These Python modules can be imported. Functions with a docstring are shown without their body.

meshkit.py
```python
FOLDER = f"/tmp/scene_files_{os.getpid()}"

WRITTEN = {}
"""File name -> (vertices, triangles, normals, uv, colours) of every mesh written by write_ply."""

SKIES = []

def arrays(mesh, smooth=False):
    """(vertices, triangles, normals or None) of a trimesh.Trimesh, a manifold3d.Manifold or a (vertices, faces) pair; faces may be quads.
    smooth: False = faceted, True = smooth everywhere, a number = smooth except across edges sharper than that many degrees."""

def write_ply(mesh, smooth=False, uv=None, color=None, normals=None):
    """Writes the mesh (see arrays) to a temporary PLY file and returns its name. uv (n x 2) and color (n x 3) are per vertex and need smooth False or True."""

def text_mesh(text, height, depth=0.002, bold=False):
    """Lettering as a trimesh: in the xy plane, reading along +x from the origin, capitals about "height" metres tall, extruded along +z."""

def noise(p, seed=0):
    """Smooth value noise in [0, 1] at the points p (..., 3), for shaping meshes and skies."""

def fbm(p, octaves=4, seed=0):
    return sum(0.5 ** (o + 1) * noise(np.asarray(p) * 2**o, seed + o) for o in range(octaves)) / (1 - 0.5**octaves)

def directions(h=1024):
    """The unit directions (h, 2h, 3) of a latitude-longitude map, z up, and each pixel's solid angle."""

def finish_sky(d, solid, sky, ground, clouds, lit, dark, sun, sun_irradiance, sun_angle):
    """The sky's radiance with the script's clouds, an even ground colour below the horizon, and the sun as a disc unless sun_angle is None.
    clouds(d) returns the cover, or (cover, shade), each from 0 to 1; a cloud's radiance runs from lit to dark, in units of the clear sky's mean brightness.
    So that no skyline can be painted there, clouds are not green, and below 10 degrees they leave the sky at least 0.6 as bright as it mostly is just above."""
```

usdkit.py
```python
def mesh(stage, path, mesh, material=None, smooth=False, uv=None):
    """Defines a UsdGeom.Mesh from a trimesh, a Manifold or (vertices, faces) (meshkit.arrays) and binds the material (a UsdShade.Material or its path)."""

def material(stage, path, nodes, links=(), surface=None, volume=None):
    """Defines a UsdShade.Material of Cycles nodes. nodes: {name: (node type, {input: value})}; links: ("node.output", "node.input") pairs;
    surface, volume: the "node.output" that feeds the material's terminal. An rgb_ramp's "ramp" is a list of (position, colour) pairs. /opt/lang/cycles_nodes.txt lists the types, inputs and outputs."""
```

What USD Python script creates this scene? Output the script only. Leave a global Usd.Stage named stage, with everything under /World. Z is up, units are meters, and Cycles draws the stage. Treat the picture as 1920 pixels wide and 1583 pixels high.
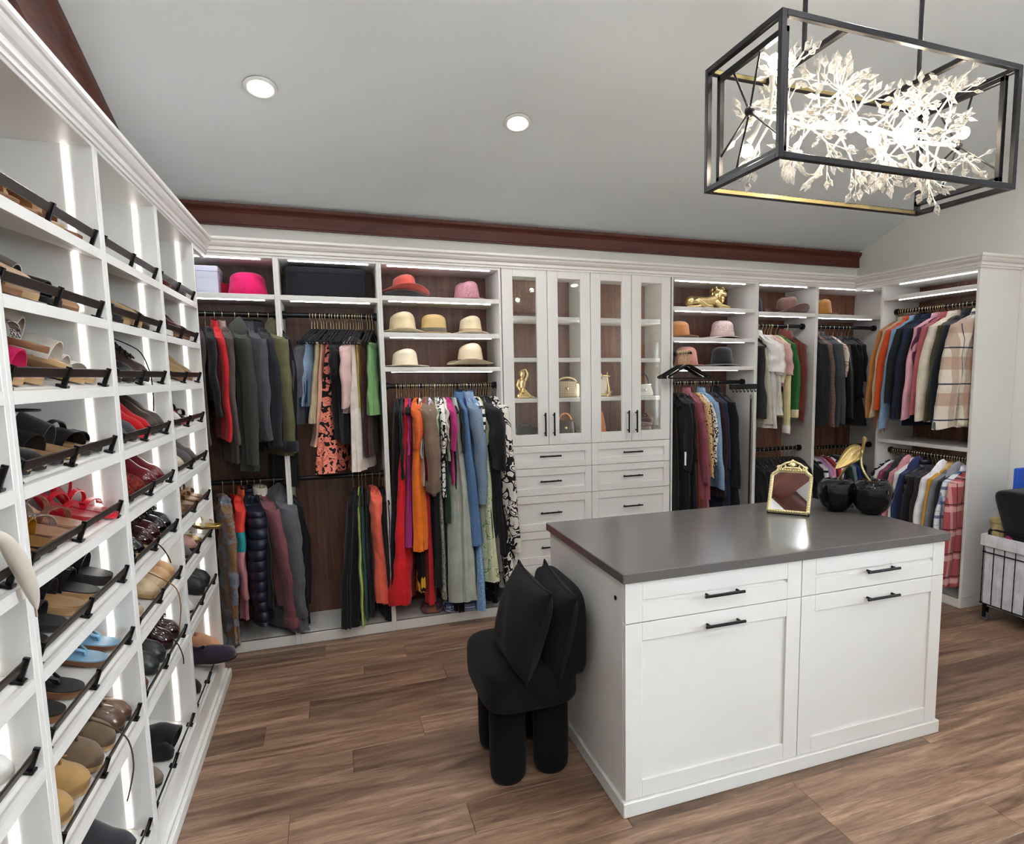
import math, random
import numpy as np, trimesh, usdkit, meshkit
from shapely.geometry import Polygon
from pxr import Usd, UsdGeom, UsdLux, UsdShade, Gf, Sdf

stage = Usd.Stage.CreateInMemory()
UsdGeom.SetStageUpAxis(stage, UsdGeom.Tokens.z)
UsdGeom.SetStageMetersPerUnit(stage, 1.0)
UsdGeom.Xform.Define(stage, '/World')
UsdGeom.Scope.Define(stage, '/World/Looks')
stage.SetDefaultPrim(stage.GetPrimAtPath('/World'))

# ------------------------------------------------------------------ camera, sky, exposure
cam = UsdGeom.Camera.Define(stage, '/World/camera')
RIGHT = (0.92973829, -0.36814532, -0.00746545)
UP = (0.05000184, 0.10613942, 0.99309327)
FWD = (0.36481026, 0.92369013, -0.11708982)
EYE = (0.614612, -4.256064, 1.625662)
cam.AddTransformOp().Set(Gf.Matrix4d(*RIGHT, 0, *UP, 0, *[-c for c in FWD], 0, *EYE, 1))
cam.CreateHorizontalApertureAttr(36.0)
cam.CreateVerticalApertureAttr(36.0 * 1583 / 1920)
cam.CreateFocalLengthAttr(36.0 * 1231.098 / 1920)
cam.CreateHorizontalApertureOffsetAttr(-151.77 * 36 / 1920)
cam.CreateVerticalApertureOffsetAttr(57.54 * 36 / 1920)
cam.CreateClippingRangeAttr(Gf.Vec2f(0.05, 200))
cam.CreateExposureAttr(1.28)
LED_COOL, LED_WARM = 6.0, 1.6          # radiance of the shelf strips
DOWNLIGHT, BULB = 125.0, 95.0              # radiance of the ceiling lamps and of the chandelier bulbs

sky = UsdLux.DomeLight.Define(stage, '/World/sky')
sky.CreateColorAttr(Gf.Vec3f(0.78, 0.88, 1.0))
sky.CreateIntensityAttr(4.6)

# ------------------------------------------------------------------ small helpers
COUNT, LABELS = {}, {}

def numbered(parent, name):
    k = COUNT.get((parent, name), 0)
    COUNT[(parent, name)] = k + 1
    return name if k == 0 else f'{name}_{k:03d}'

def obj(name, mesh, mat, parent=None, smooth=False, label=None):
    """ONE Mesh prim under parent (a prim), or directly under /World."""
    p = str(parent.GetPath()) if parent is not None else '/World'
    m = usdkit.mesh(stage, f'{p}/{numbered(p, name)}', mesh, mat, smooth=smooth).GetPrim()
    if label:
        m.SetCustomDataByKey('label', label)
    return m

def tag(o, label, cat, group=None, kind=None):
    if label in LABELS and not group:
        raise ValueError('label twice: ' + label)
    LABELS[label] = 1
    o.SetCustomDataByKey('label', label)
    o.SetCustomDataByKey('category', cat)
    if group:
        o.SetCustomDataByKey('group', group)
    if kind:
        o.SetCustomDataByKey('kind', kind)
    return o

def thing(name, label, cat, loc=(0, 0, 0), rotz=0.0, group=None, roty=0.0, rotx=0.0, kind=None):
    x = UsdGeom.Xform.Define(stage, '/World/' + numbered('/World', name))
    x.AddTranslateOp().Set(Gf.Vec3d(*map(float, loc)))
    if rotz: x.AddRotateZOp().Set(float(rotz))
    if roty: x.AddRotateYOp().Set(float(roty))
    if rotx: x.AddRotateXOp().Set(float(rotx))
    return tag(x.GetPrim(), label, cat, group, kind)

def dup(src, label, loc, rotz=0.0, group=None, roty=0.0, rotx=0.0):
    name = str(src.GetPath()).split('/')[-1]
    while name[-4:-3] == '_' and name[-3:].isdigit():
        name = name[:-4]
    r = thing(name, label, src.GetCustomDataByKey('category'), loc, rotz, group, roty, rotx)
    r.GetReferences().AddInternalReference(src.GetPath())
    r.SetInstanceable(True)
    return r

def struct(name, mesh, mat, label, cat, smooth=False):
    return tag(obj(name, mesh, mat, None, smooth), label, cat, None, 'structure')

def join(*ms):
    ms = [m for m in ms if m is not None]
    v, f, n = [], [], 0
    for m in ms:
        mv, mf = m
        v.append(mv); f.append(mf + n); n += len(mv)
    return np.vstack(v), np.vstack(f)

def box(x0, x1, y0, y1, z0, z1, b=0.0):
    """A box; b > 0 chamfers every edge."""
    x0, x1 = min(x0, x1), max(x0, x1); y0, y1 = min(y0, y1), max(y0, y1); z0, z1 = min(z0, z1), max(z0, z1)
    b = min(b, (x1 - x0) / 2.1, (y1 - y0) / 2.1, (z1 - z0) / 2.1)
    if b <= 0:
        v = np.array([[x, y, z] for x in (x0, x1) for y in (y0, y1) for z in (z0, z1)], float)
        f = np.array([[0, 1, 3], [0, 3, 2], [4, 6, 7], [4, 7, 5], [0, 4, 5], [0, 5, 1], [2, 3, 7], [2, 7, 6], [0, 2, 6], [0, 6, 4], [1, 5, 7], [1, 7, 3]])
        return v, f
    c, h = _cham
    ctr = np.array([(x0 + x1) / 2, (y0 + y1) / 2, (z0 + z1) / 2]); hs = np.array([x1 - x0, y1 - y0, z1 - z0]) / 2
    return ctr + np.sign(c) * (hs - np.where(np.abs(c) > 1.5, 0, b)), h

def _make_cham():
    c = []
    for sx in (-1, 1):
        for sy in (-1, 1):
            for sz in (-1, 1):
                for a in range(3):
                    p = [sx, sy, sz]; p[a] *= 2; c.append(p)
    c = np.array(c, float)
    hull = trimesh.convex.convex_hull(np.sign(c) * (3 - np.where(np.abs(c) > 1.5, 0, 1)))
    d = np.linalg.norm(hull.vertices[:, None] - (np.sign(c) * (3 - np.where(np.abs(c) > 1.5, 0, 1)))[None], axis=2).argmin(1)
    return c, d[hull.faces]
_cham = _make_cham()

def loft(rings, cap=True, closed=True):
    """rings: n x m x 3 points; quads between neighbours, end caps as fans."""
    r = np.asarray(rings, float)
    n, m = r.shape[:2]
    v = r.reshape(-1, 3)
    j = np.arange(m if closed else m - 1)
    f = []
    for i in range(n - 1):
        a = i * m + j; b = i * m + (j + 1) % m; c = b + m; d = a + m
        f += [np.stack([a, b, c], 1), np.stack([a, c, d], 1)]
    f = np.vstack(f)
    if cap:
        v = np.vstack([v, r[0].mean(0), r[-1].mean(0)])
        a = np.arange(m); b = (a + 1) % m
        f = np.vstack([f, np.stack([b, a, np.full(m, n * m)], 1), np.stack([a + (n - 1) * m, b + (n - 1) * m, np.full(m, n * m + 1)], 1)])
    return v, f

def lathe(prof, n=28, sx=1.0, sy=1.0, c=(0, 0, 0)):
    a = np.arange(n) * 2 * np.pi / n
    rings = [np.stack([c[0] + r * sx * np.cos(a), c[1] + r * sy * np.sin(a), np.full(n, c[2] + z)], 1) for r, z in prof]
    return loft(rings)

def tube(pts, r, n=8, flat=None):
    """A swept tube along pts; r a number or one per point; flat = (axis vector, factor) squashes it."""
    p = np.asarray(pts, float)
    t = np.gradient(p, axis=0); t /= np.linalg.norm(t, axis=1, keepdims=True) + 1e-12
    ref = np.array([0, 0, 1.0]) if abs(t[0][2]) < 0.9 else np.array([1.0, 0, 0])
    a = np.zeros_like(p); x = np.cross(t[0], ref)
    for i in range(len(p)):
        x = x - t[i] * (x @ t[i]); x = x / (np.linalg.norm(x) + 1e-12); a[i] = x
    b = np.cross(t, a)
    r = np.broadcast_to(np.asarray(r, float), (len(p),))
    g = np.arange(n) * 2 * np.pi / n
    rings = p[:, None] + r[:, None, None] * (np.cos(g)[None, :, None] * a[:, None] + np.sin(g)[None, :, None] * b[:, None])
    return loft(rings)

def cyl(p, q, r, n=14):
    return tube([p, (np.array(p) + q) / 2, q], r, n)

def ball(c, r, n=10, m=16):
    r = np.broadcast_to(np.asarray(r, float), (3,))
    th = np.linspace(0.02, np.pi - 0.02, n); ph = np.arange(m) * 2 * np.pi / m
    return loft([np.stack([c[0] + r[0] * np.sin(t) * np.cos(ph), c[1] + r[1] * np.sin(t) * np.sin(ph), np.full(m, c[2] - r[2] * np.cos(t))], 1) for t in th])

def pillow_box(x0, x1, y0, y1, z0, z1, e=0.35, n=14, m=32):
    """A soft, puffed block (superellipsoid)."""
    c = np.array([(x0 + x1) / 2, (y0 + y1) / 2, (z0 + z1) / 2]); h = np.array([x1 - x0, y1 - y0, z1 - z0]) / 2
    s = lambda x: np.sign(x) * np.abs(x) ** e
    th = np.linspace(-np.pi / 2 + 0.01, np.pi / 2 - 0.01, n); ph = np.arange(m) * 2 * np.pi / m
    return loft([np.stack([c[0] + h[0] * s(np.cos(t)) * s(np.cos(ph)), c[1] + h[1] * s(np.cos(t)) * s(np.sin(ph)), np.full(m, c[2] + h[2] * s(np.sin(t)))], 1) for t in th])

def extrude(poly, d, axis):
    """A polygon of (a, b) points extruded: axis 'x': (a, b) = (y, z) from x = d[0] to d[1]; 'y': (x, z); 'z': (x, y)."""
    m = trimesh.creation.extrude_polygon(Polygon(poly), 1.0, engine='earcut')
    v, f = np.array(m.vertices), np.array(m.faces)
    t = d[0] + v[:, 2] * (d[1] - d[0])
    out = {'x': np.stack([t, v[:, 0], v[:, 1]], 1), 'y': np.stack([v[:, 0], t, v[:, 1]], 1), 'z': np.stack([v[:, 0], v[:, 1], t], 1)}[axis]
    flip = (axis == 'y') != (d[1] < d[0])
    return out, (f[:, ::-1] if flip else f)

def xf(m, rz=0, t=(0, 0, 0), rx=0, ry=0, s=1.0):
    v, f = m
    v = np.asarray(v, float) * s
    for ang, (i, j) in ((rx, (1, 2)), (ry, (2, 0)), (rz, (0, 1))):
        if ang:
            c, q = math.cos(math.radians(ang)), math.sin(math.radians(ang))
            a, b = v[:, i].copy(), v[:, j].copy()
            v = v.copy(); v[:, i] = c * a - q * b; v[:, j] = q * a + c * b
    return v + np.array(t, float), f

# ------------------------------------------------------------------ materials
def lin(h):
    h = h.lstrip('#')
    return tuple(((int(h[i:i + 2], 16) / 255) / 12.92 if int(h[i:i + 2], 16) < 11 else ((int(h[i:i + 2], 16) / 255 + 0.055) / 1.055) ** 2.4) for i in (0, 2, 4))

MATS = {}
def mat(key, nodes, links=(), surface='p.BSDF'):
    if key not in MATS:
        MATS[key] = usdkit.material(stage, f'/World/Looks/{key}', nodes, list(links), surface=surface)
    return MATS[key]

def plain(key, col, rough=0.5, metal=0.0, **kw):
    return mat(key, {'p': ('principled_bsdf', dict(base_color=lin(col), roughness=rough, metallic=metal, **kw))})

def emit(key, col, strength):
    return mat(key, {'e': ('emission', {'color': col, 'strength': strength})}, surface='e.emission')

def cloth(col, weave=900.0, rough=0.9, sheen=0.15, mottled=0.18, wr=0.55):
    """Woven fabric: a fine bump and a slight mottling of the dye."""
    key = f'cloth_{col.lstrip("#")}_{int(weave)}_{int(rough*100)}_{int(wr*100)}'
    c = np.array(lin(col))
    return mat(key, {
        'tc': ('texture_coordinate', {}), 'n': ('noise_texture', {'scale': weave, 'detail': 2.0}), 'm': ('noise_texture', {'scale': 14.0, 'detail': 4.0}),
        'r': ('rgb_ramp', {'ramp': [(0.3, tuple(c * (1 - mottled))), (0.7, tuple(np.minimum(c * (1 + mottled * 0.6), 1)))]}),
        'mp': ('mapping', {'scale': (34, 34, 5)}), 'w': ('noise_texture', {'scale': 1.0, 'detail': 3.0, 'distortion': 0.4}), 'b0': ('bump', {'strength': wr, 'distance': 0.012}),
        'b': ('bump', {'strength': 0.35, 'distance': 0.001}), 'p': ('principled_bsdf', {'roughness': rough, 'sheen_weight': sheen, 'sheen_roughness': 0.5, 'specular_ior_level': 0.25})},
        [('tc.object', 'n.vector'), ('tc.object', 'm.vector'), ('m.fac', 'r.fac'), ('r.color', 'p.base_color'), ('tc.object', 'mp.vector'), ('mp.vector', 'w.vector'), ('w.fac', 'b0.height'), ('b0.normal', 'b.normal'), ('n.fac', 'b.height'), ('b.normal', 'p.normal')])

def printed(key, ramp, scale=30.0, kind='noise', rough=0.85, stretch=(1, 1, 1), feature=None):
    """A printed fabric: constant colour bands over a noise or voronoi field in the garment's own space."""
    tex = ('noise_texture', {'scale': scale, 'detail': 1.5, 'distortion': 0.6}) if kind == 'noise' else ('voronoi_texture', {'scale': scale})
    out = 't.fac' if kind == 'noise' else 't.distance'
    return mat('print_' + key, {
        'tc': ('texture_coordinate', {}), 'mp': ('mapping', {'scale': stretch}), 't': tex,
        'r': ('rgb_ramp', {'ramp': [(p, lin(c)) for p, c in ramp], 'interpolate': False}), 'p': ('principled_bsdf', {'roughness': rough, 'specular_ior_level': 0.25})},
        [('tc.object', 'mp.vector'), ('mp.vector', 't.vector'), (out, 'r.fac'), ('r.color', 'p.base_color')])

def plaid(key, base, bars, rough=0.9, fuzz=0.0):
    """bars: (axis 0-2, period, from, width, colour, strength) woven over the base colour, in the garment's own space."""
    nodes = {'tc': ('texture_coordinate', {}), 's': ('separate_xyz', {}), 'c0': ('color', {'value': lin(base)}), 'p': ('principled_bsdf', {'roughness': rough, 'specular_ior_level': 0.2, 'sheen_weight': 0.2}),
             'n': ('noise_texture', {'scale': 500.0 if not fuzz else 160.0, 'detail': 3.0}), 'b': ('bump', {'strength': 0.5 if not fuzz else 1.0, 'distance': 0.001 if not fuzz else 0.006})}
    links = [('tc.object', 's.vector'), ('tc.object', 'n.vector'), ('n.fac', 'b.height'), ('b.normal', 'p.normal')]
    prev = 'c0.color'
    for i, (ax, per, lo, wid, col, st) in enumerate(bars):
        nodes[f'a{i}'] = ('math', {'math_type': 'multiply_add', 'value2': 1.0 / per, 'value3': 50.0 - lo / per})
        nodes[f'f{i}'] = ('math', {'math_type': 'fraction'})
        nodes[f'l{i}'] = ('math', {'math_type': 'less_than', 'value2': wid / per})
        nodes[f'g{i}'] = ('math', {'math_type': 'multiply', 'value2': st})
        nodes[f'm{i}'] = ('mix_color', {'b': lin(col)})
        links += [(f's.{"xyz"[ax]}', f'a{i}.value1'), (f'a{i}.value', f'f{i}.value1'), (f'f{i}.value', f'l{i}.value1'), (f'l{i}.value', f'g{i}.value1'), (f'g{i}.value', f'm{i}.fac'), (prev, f'm{i}.a')]
        prev = f'm{i}.result'
    links.append((prev, 'p.base_color'))
    return mat('plaid_' + key, nodes, links)

def denim(col):
    c = np.array(lin(col))
    return mat('denim_' + col.lstrip('#'), {
        'tc': ('texture_coordinate', {}), 'mp': ('mapping', {'scale': (400, 400, 60)}), 'n': ('noise_texture', {'scale': 1.0, 'detail': 2.0}), 'w': ('noise_texture', {'scale': 5.0, 'detail': 3.0}),
        'r': ('rgb_ramp', {'ramp': [(0.3, tuple(c * 0.72)), (0.7, tuple(np.minimum(c * 1.15, 1)))]}), 'r2': ('rgb_ramp', {'ramp': [(0.35, (0.8, 0.8, 0.82)), (0.65, (1, 1, 1))]}),
        'x': ('mix_color', {'blend_type': 'multiply', 'fac': 1.0}), 'b': ('bump', {'strength': 0.3, 'distance': 0.001}), 'p': ('principled_bsdf', {'roughness': 0.9, 'specular_ior_level': 0.2})},
        [('tc.object', 'mp.vector'), ('mp.vector', 'n.vector'), ('tc.object', 'w.vector'), ('n.fac', 'r.fac'), ('w.fac', 'r2.fac'), ('r.color', 'x.a'), ('r2.color', 'x.b'), ('x.result', 'p.base_color'), ('n.fac', 'b.height'), ('b.normal', 'p.normal')])

def leather(col, rough=0.45, coat=0.0, grain=260.0):
    c = np.array(lin(col))
    return mat(f'leather_{col.lstrip("#")}_{int(rough*100)}_{int(coat*10)}', {
        'tc': ('texture_coordinate', {}), 'n': ('noise_texture', {'scale': grain, 'detail': 3.0}), 'm': ('noise_texture', {'scale': 18.0, 'detail': 3.0}),
        'r': ('rgb_ramp', {'ramp': [(0.3, tuple(c * 0.82)), (0.7, tuple(np.minimum(c * 1.12, 1)))]}),
        'b': ('bump', {'strength': 0.2, 'distance': 0.0006}), 'p': ('principled_bsdf', {'roughness': rough, 'coat_weight': coat, 'coat_roughness': 0.06})},
        [('tc.object', 'n.vector'), ('tc.object', 'm.vector'), ('m.fac', 'r.fac'), ('r.color', 'p.base_color'), ('n.fac', 'b.height'), ('b.normal', 'p.normal')])

def wood(key, dark, mid, light, stretch, rough=0.45, scale=1.0, knots=False):
    """Grain stretched along one axis, with each board offset by its own random number."""
    return mat(key, {
        'tc': ('texture_coordinate', {}), 'oi': ('object_info', {}), 'sh': ('math', {'math_type': 'multiply', 'value2': 37.0}), 'cx': ('combine_xyz', {}),
        'va': ('vector_math', {'math_type': 'add'}), 'mp': ('mapping', {'scale': stretch}), 'n1': ('noise_texture', {'scale': 1.0 * scale, 'detail': 6.0, 'roughness': 0.62, 'distortion': 0.9}),
        'mp2': ('mapping', {'scale': tuple(4.5 * s for s in stretch)}), 'n2': ('noise_texture', {'scale': 1.6 * scale, 'detail': 4.0, 'roughness': 0.6}),
        'r1': ('rgb_ramp', {'ramp': [(0.28, lin(dark)), (0.5, lin(mid)), (0.74, lin(light))]}), 'r2': ('rgb_ramp', {'ramp': [(0.35, (0.66, 0.63, 0.6)), (0.55, (1, 1, 1))]}),
        'x': ('mix_color', {'blend_type': 'multiply', 'fac': 0.8}), 'tone': ('map_range', {'from_min': 0.0, 'from_max': 1.0, 'to_min': 0.58, 'to_max': 1.22}), 'tc3': ('combine_color', {}),
        'x2': ('mix_color', {'blend_type': 'multiply', 'fac': 1.0, 'use_clamp_result': False}), 'b': ('bump', {'strength': 0.12, 'distance': 0.001}), 'p': ('principled_bsdf', {'roughness': rough})},
        [('oi.random', 'sh.value1'), ('sh.value', 'cx.x'), ('sh.value', 'cx.y'), ('sh.value', 'cx.z'), ('tc.object', 'va.vector1'), ('cx.vector', 'va.vector2'), ('va.vector', 'mp.vector'), ('va.vector', 'mp2.vector'), ('mp.vector', 'n1.vector'), ('mp2.vector', 'n2.vector'),
         ('n1.fac', 'r1.fac'), ('n2.fac', 'r2.fac'), ('r1.color', 'x.a'), ('r2.color', 'x.b'), ('oi.random', 'tone.value'), ('tone.result', 'tc3.r'), ('tone.result', 'tc3.g'), ('tone.result', 'tc3.b'),
         ('x.result', 'x2.a'), ('tc3.color', 'x2.b'), ('x2.result', 'p.base_color'), ('n2.fac', 'b.height'), ('b.normal', 'p.normal')])

M_WALL = mat('painted_wall', {'g': ('geometry', {}), 'n': ('noise_texture', {'scale': 60.0, 'detail': 3.0}), 'b': ('bump', {'strength': 0.06, 'distance': 0.002}), 'p': ('principled_bsdf', {'base_color': lin('#e6e5df'), 'roughness': 0.8})},
             [('g.position', 'n.vector'), ('n.fac', 'b.height'), ('b.normal', 'p.normal')])
M_CEIL = mat('painted_ceiling', {'g': ('geometry', {}), 'n': ('noise_texture', {'scale': 45.0, 'detail': 4.0}), 'b': ('bump', {'strength': 0.1, 'distance': 0.003}), 'p': ('principled_bsdf', {'base_color': lin('#eaf0f1'), 'roughness': 0.9})},
             [('g.position', 'n.vector'), ('n.fac', 'b.height'), ('b.normal', 'p.normal')])
M_WHITE = plain('white_laminate', '#dcdad5', 0.42)
M_TRIMWHITE = plain('white_moulding', '#dedad4', 0.45)
M_WALNUT = wood('walnut_laminate', '#553529', '#784f3d', '#94694f', (26, 26, 1.6), 0.4)
M_BEAM = wood('red_brown_beam', '#4a1f13', '#6b3020', '#7e3d29', (2.2, 26, 26), 0.5)
M_RAKE = wood('red_brown_rake', '#4a1f13', '#6b3020', '#7e3d29', (26, 2.2, 26), 0.5)
M_PLANK = wood('oak_plank', '#563e2f', '#8a6c57', '#b3947a', (2.1, 21, 10), 0.4)
M_BLACKMETAL = plain('black_metal', '#17161a', 0.35, 0.6)
M_BRONZE = plain('dark_bronze_rail', '#3a342f', 0.35, 0.75)
M_RODBLACK = plain('black_rod', '#0f0f14', 0.3, 0.3)
M_GOLD = plain('polished_gold', '#d6bd88', 0.28, 1.0)
M_HOOKGOLD = plain('pale_gold_hook', '#d8c393', 0.28, 1.0)
M_CHROME = plain('chrome', '#d8d8da', 0.12, 1.0)
M_VELVET = cloth('#131217', 900, 0.95, 0.1)
M_HANGWHITE = plain('white_plastic', '#e8e6df', 0.4)
M_COUNTER = mat('charcoal_worktop', {'g': ('geometry', {}), 'n': ('noise_texture', {'scale': 220.0, 'detail': 3.0}), 'r': ('rgb_ramp', {'ramp': [(0.3, lin('#575554')), (0.7, lin('#605d5c'))]}), 'p': ('principled_bsdf', {'roughness': 0.2})},
                [('g.position', 'n.vector'), ('n.fac', 'r.fac'), ('r.color', 'p.base_color')])
M_LEDC = emit('led_cool', (0.93, 0.93, 1.0), LED_COOL)
M_LEDW = emit('led_warm', (1.0, 0.95, 0.89), LED_WARM)
M_DOWN = emit('downlight_lens', (0.97, 0.98, 1.0), DOWNLIGHT)
M_BULB = emit('bulb_glow', (1.0, 0.85, 0.66), BULB)
M_PANE = mat('window_pane', {'f': ('fresnel', {'IOR': 1.45}), 't': ('transparent_bsdf', {'color': (0.97, 0.98, 0.98)}), 'g': ('glossy_bsdf', {'color': (1, 1, 1), 'roughness': 0.0}), 'm': ('mix_closure', {})},
             [('f.fac', 'm.fac'), ('t.BSDF', 'm.closure1'), ('g.BSDF', 'm.closure2')], surface='m.closure')

# ------------------------------------------------------------------ the room
XL, XR, YB, YF = -0.36, 4.97, 0.40, -6.40          # left, right, back wall and the wall behind the camera
YRIDGE, SLOPE, ZEAVE = -3.0, 0.3281, 2.675
ceil_z = lambda y: ZEAVE + SLOPE * (YB - y) if y > YRIDGE else ZEAVE + SLOPE * (y - YF)
ZR = ceil_z(YRIDGE)
rng = np.random.default_rng(7)

floor = thing('floor', 'warm brown wood plank floor of long boards running across the room', 'floor', kind='structure')
obj('underlay', box(XL - .1, XR + .1, YF - .1, YB + .1, -0.06, -0.013), plain('underlay_grey', '#3a2c22', 0.9), floor)
ENDS = {0: .50, 1: .945, 2: .704, 3: 1.12, 4: .432, 5: .25, 6: .93, 7: .62, 8: 1.35, 9: .39, 10: 1.015, 11: .1, 12: .8}
for r in range(-2, 35):
    y1 = -0.067 - 0.1825 * r
    y0 = y1 - 0.1825
    y0, y1 = max(y0, YF), min(y1, YB)
    if y1 - y0 < 0.02:
        continue
    x = ENDS.get(r, float(rng.uniform(0, 1.4)))
    while x > XL + 0.1:
        x -= 1.45
    while x < XR:
        xa, xb = max(x, XL), min(x + 1.45, XR)
        if xb - xa > 0.03:
            obj('plank', box(xa + .0005, xb - .0005, y0 + .0005, y1 - .0005, -0.012, 0.0, 0.0014), M_PLANK, floor)
        x += 1.45

struct('wall_back', box(XL - .1, XR + .1, YB, YB + .1, -.06, ZEAVE), M_WALL, 'white painted wall behind the long run of wardrobes', 'wall')
struct('wall_front', box(XL - .1, XR + .1, YF - .1, YF, -.06, ZEAVE), M_WALL, 'white painted wall behind the viewer facing the wardrobes', 'wall')
GABLE = [(YB, -.06), (YB, ZEAVE), (YRIDGE, ZR), (YF, ZEAVE), (YF, -.06)]
struct('wall_left', extrude(GABLE, (XL, XL - .1), 'x'), M_WALL, 'white gable wall behind the tilted shoe shelves', 'wall')
WY0, WY1, WZ0, WZ1 = -5.2, -3.5, 0.85, 2.15
gp = Polygon(GABLE, [[(WY0, WZ0), (WY1, WZ0), (WY1, WZ1), (WY0, WZ1)]])
gm = trimesh.creation.extrude_polygon(gp, .1, engine='earcut')
gv = np.stack([XR + gm.vertices[:, 2], gm.vertices[:, 0], gm.vertices[:, 1]], 1)
struct('wall_right', (gv, np.array(gm.faces)), M_WALL, 'plain white gable wall on the right above the corner wardrobe', 'wall')
win = thing('window_1', 'white framed double window in the right wall behind the laundry cart', 'window', (XR + .05, (WY0 + WY1) / 2, WZ0), kind='structure')
hw, hh = (WY1 - WY0) / 2, WZ1 - WZ0
obj('window_frame', join(box(-.05, .05, -hw, -hw + .06, 0, hh, .004), box(-.05, .05, hw - .06, hw, 0, hh, .004), box(-.05, .05, -hw, hw, 0, .06, .004), box(-.05, .05, -hw, hw, hh - .06, hh, .004), box(-.03, .03, -.035, .035, 0, hh, .004)), M_WHITE, win)
for s in (-1, 1):
    obj('pane', box(-.004, .004, s * .035, s * (hw - .06), .06, hh - .06), M_PANE, win)
obj('window_sill', box(-.10, -.05, -hw - .05, hw + .05, -.04, 0, .006), M_WHITE, win)

T = .08
struct('ceiling', join(extrude([(YB + .1, ceil_z(YB) - SLOPE * .1), (YRIDGE, ZR), (YRIDGE, ZR + T), (YB + .1, ceil_z(YB) - SLOPE * .1 + T)], (XL - .1, XR + .1), 'x'),
                       extrude([(YF - .1, ZEAVE - SLOPE * .1), (YF - .1, ZEAVE - SLOPE * .1 + T), (YRIDGE, ZR + T), (YRIDGE, ZR)], (XL - .1, XR + .1), 'x')), M_CEIL, 'pale grey vaulted ceiling sloping up from the back wall', 'ceiling')

def beam_profile(w, h):      # (out, up): a cap, a cove and a flat board
    return [(0, 0), (w * .55, 0), (w * .55, h * .06), (w * .45, h * .1), (w * .45, h * .62), (w * .62, h * .72), (w * .9, h * .8), (w, h * .84), (w, h), (0, h)]
struct('trim_1', extrude([(YB - a, 2.545 + b) for a, b in beam_profile(.05, .125)], (XL, XR), 'x'), M_BEAM, 'red-brown wooden cornice board along the top of the back wall', 'wooden trim')
rk = []
for a, b in beam_profile(.05, .30):
    rk.append((XL + a, b))
def rake(ya, yb):
    za, zb = ceil_z(ya) - .295, ceil_z(yb) - .295
    return loft([[(x, y, z + b) for x, b in rk] for y, z in ((ya, za), (yb, zb))])
struct('trim_2', join(rake(YB - .05, YRIDGE), rake(YRIDGE, YF)), M_RAKE, 'red-brown wooden rake board climbing the left gable under the ceiling', 'wooden trim')
struct('trim_3', box(XL, XR, YRIDGE - .16, YRIDGE + .16, ZR - .28, ZR - .03, .01), M_BEAM, 'heavy brown ridge beam along the top of the vault', 'ceiling beam')

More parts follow.
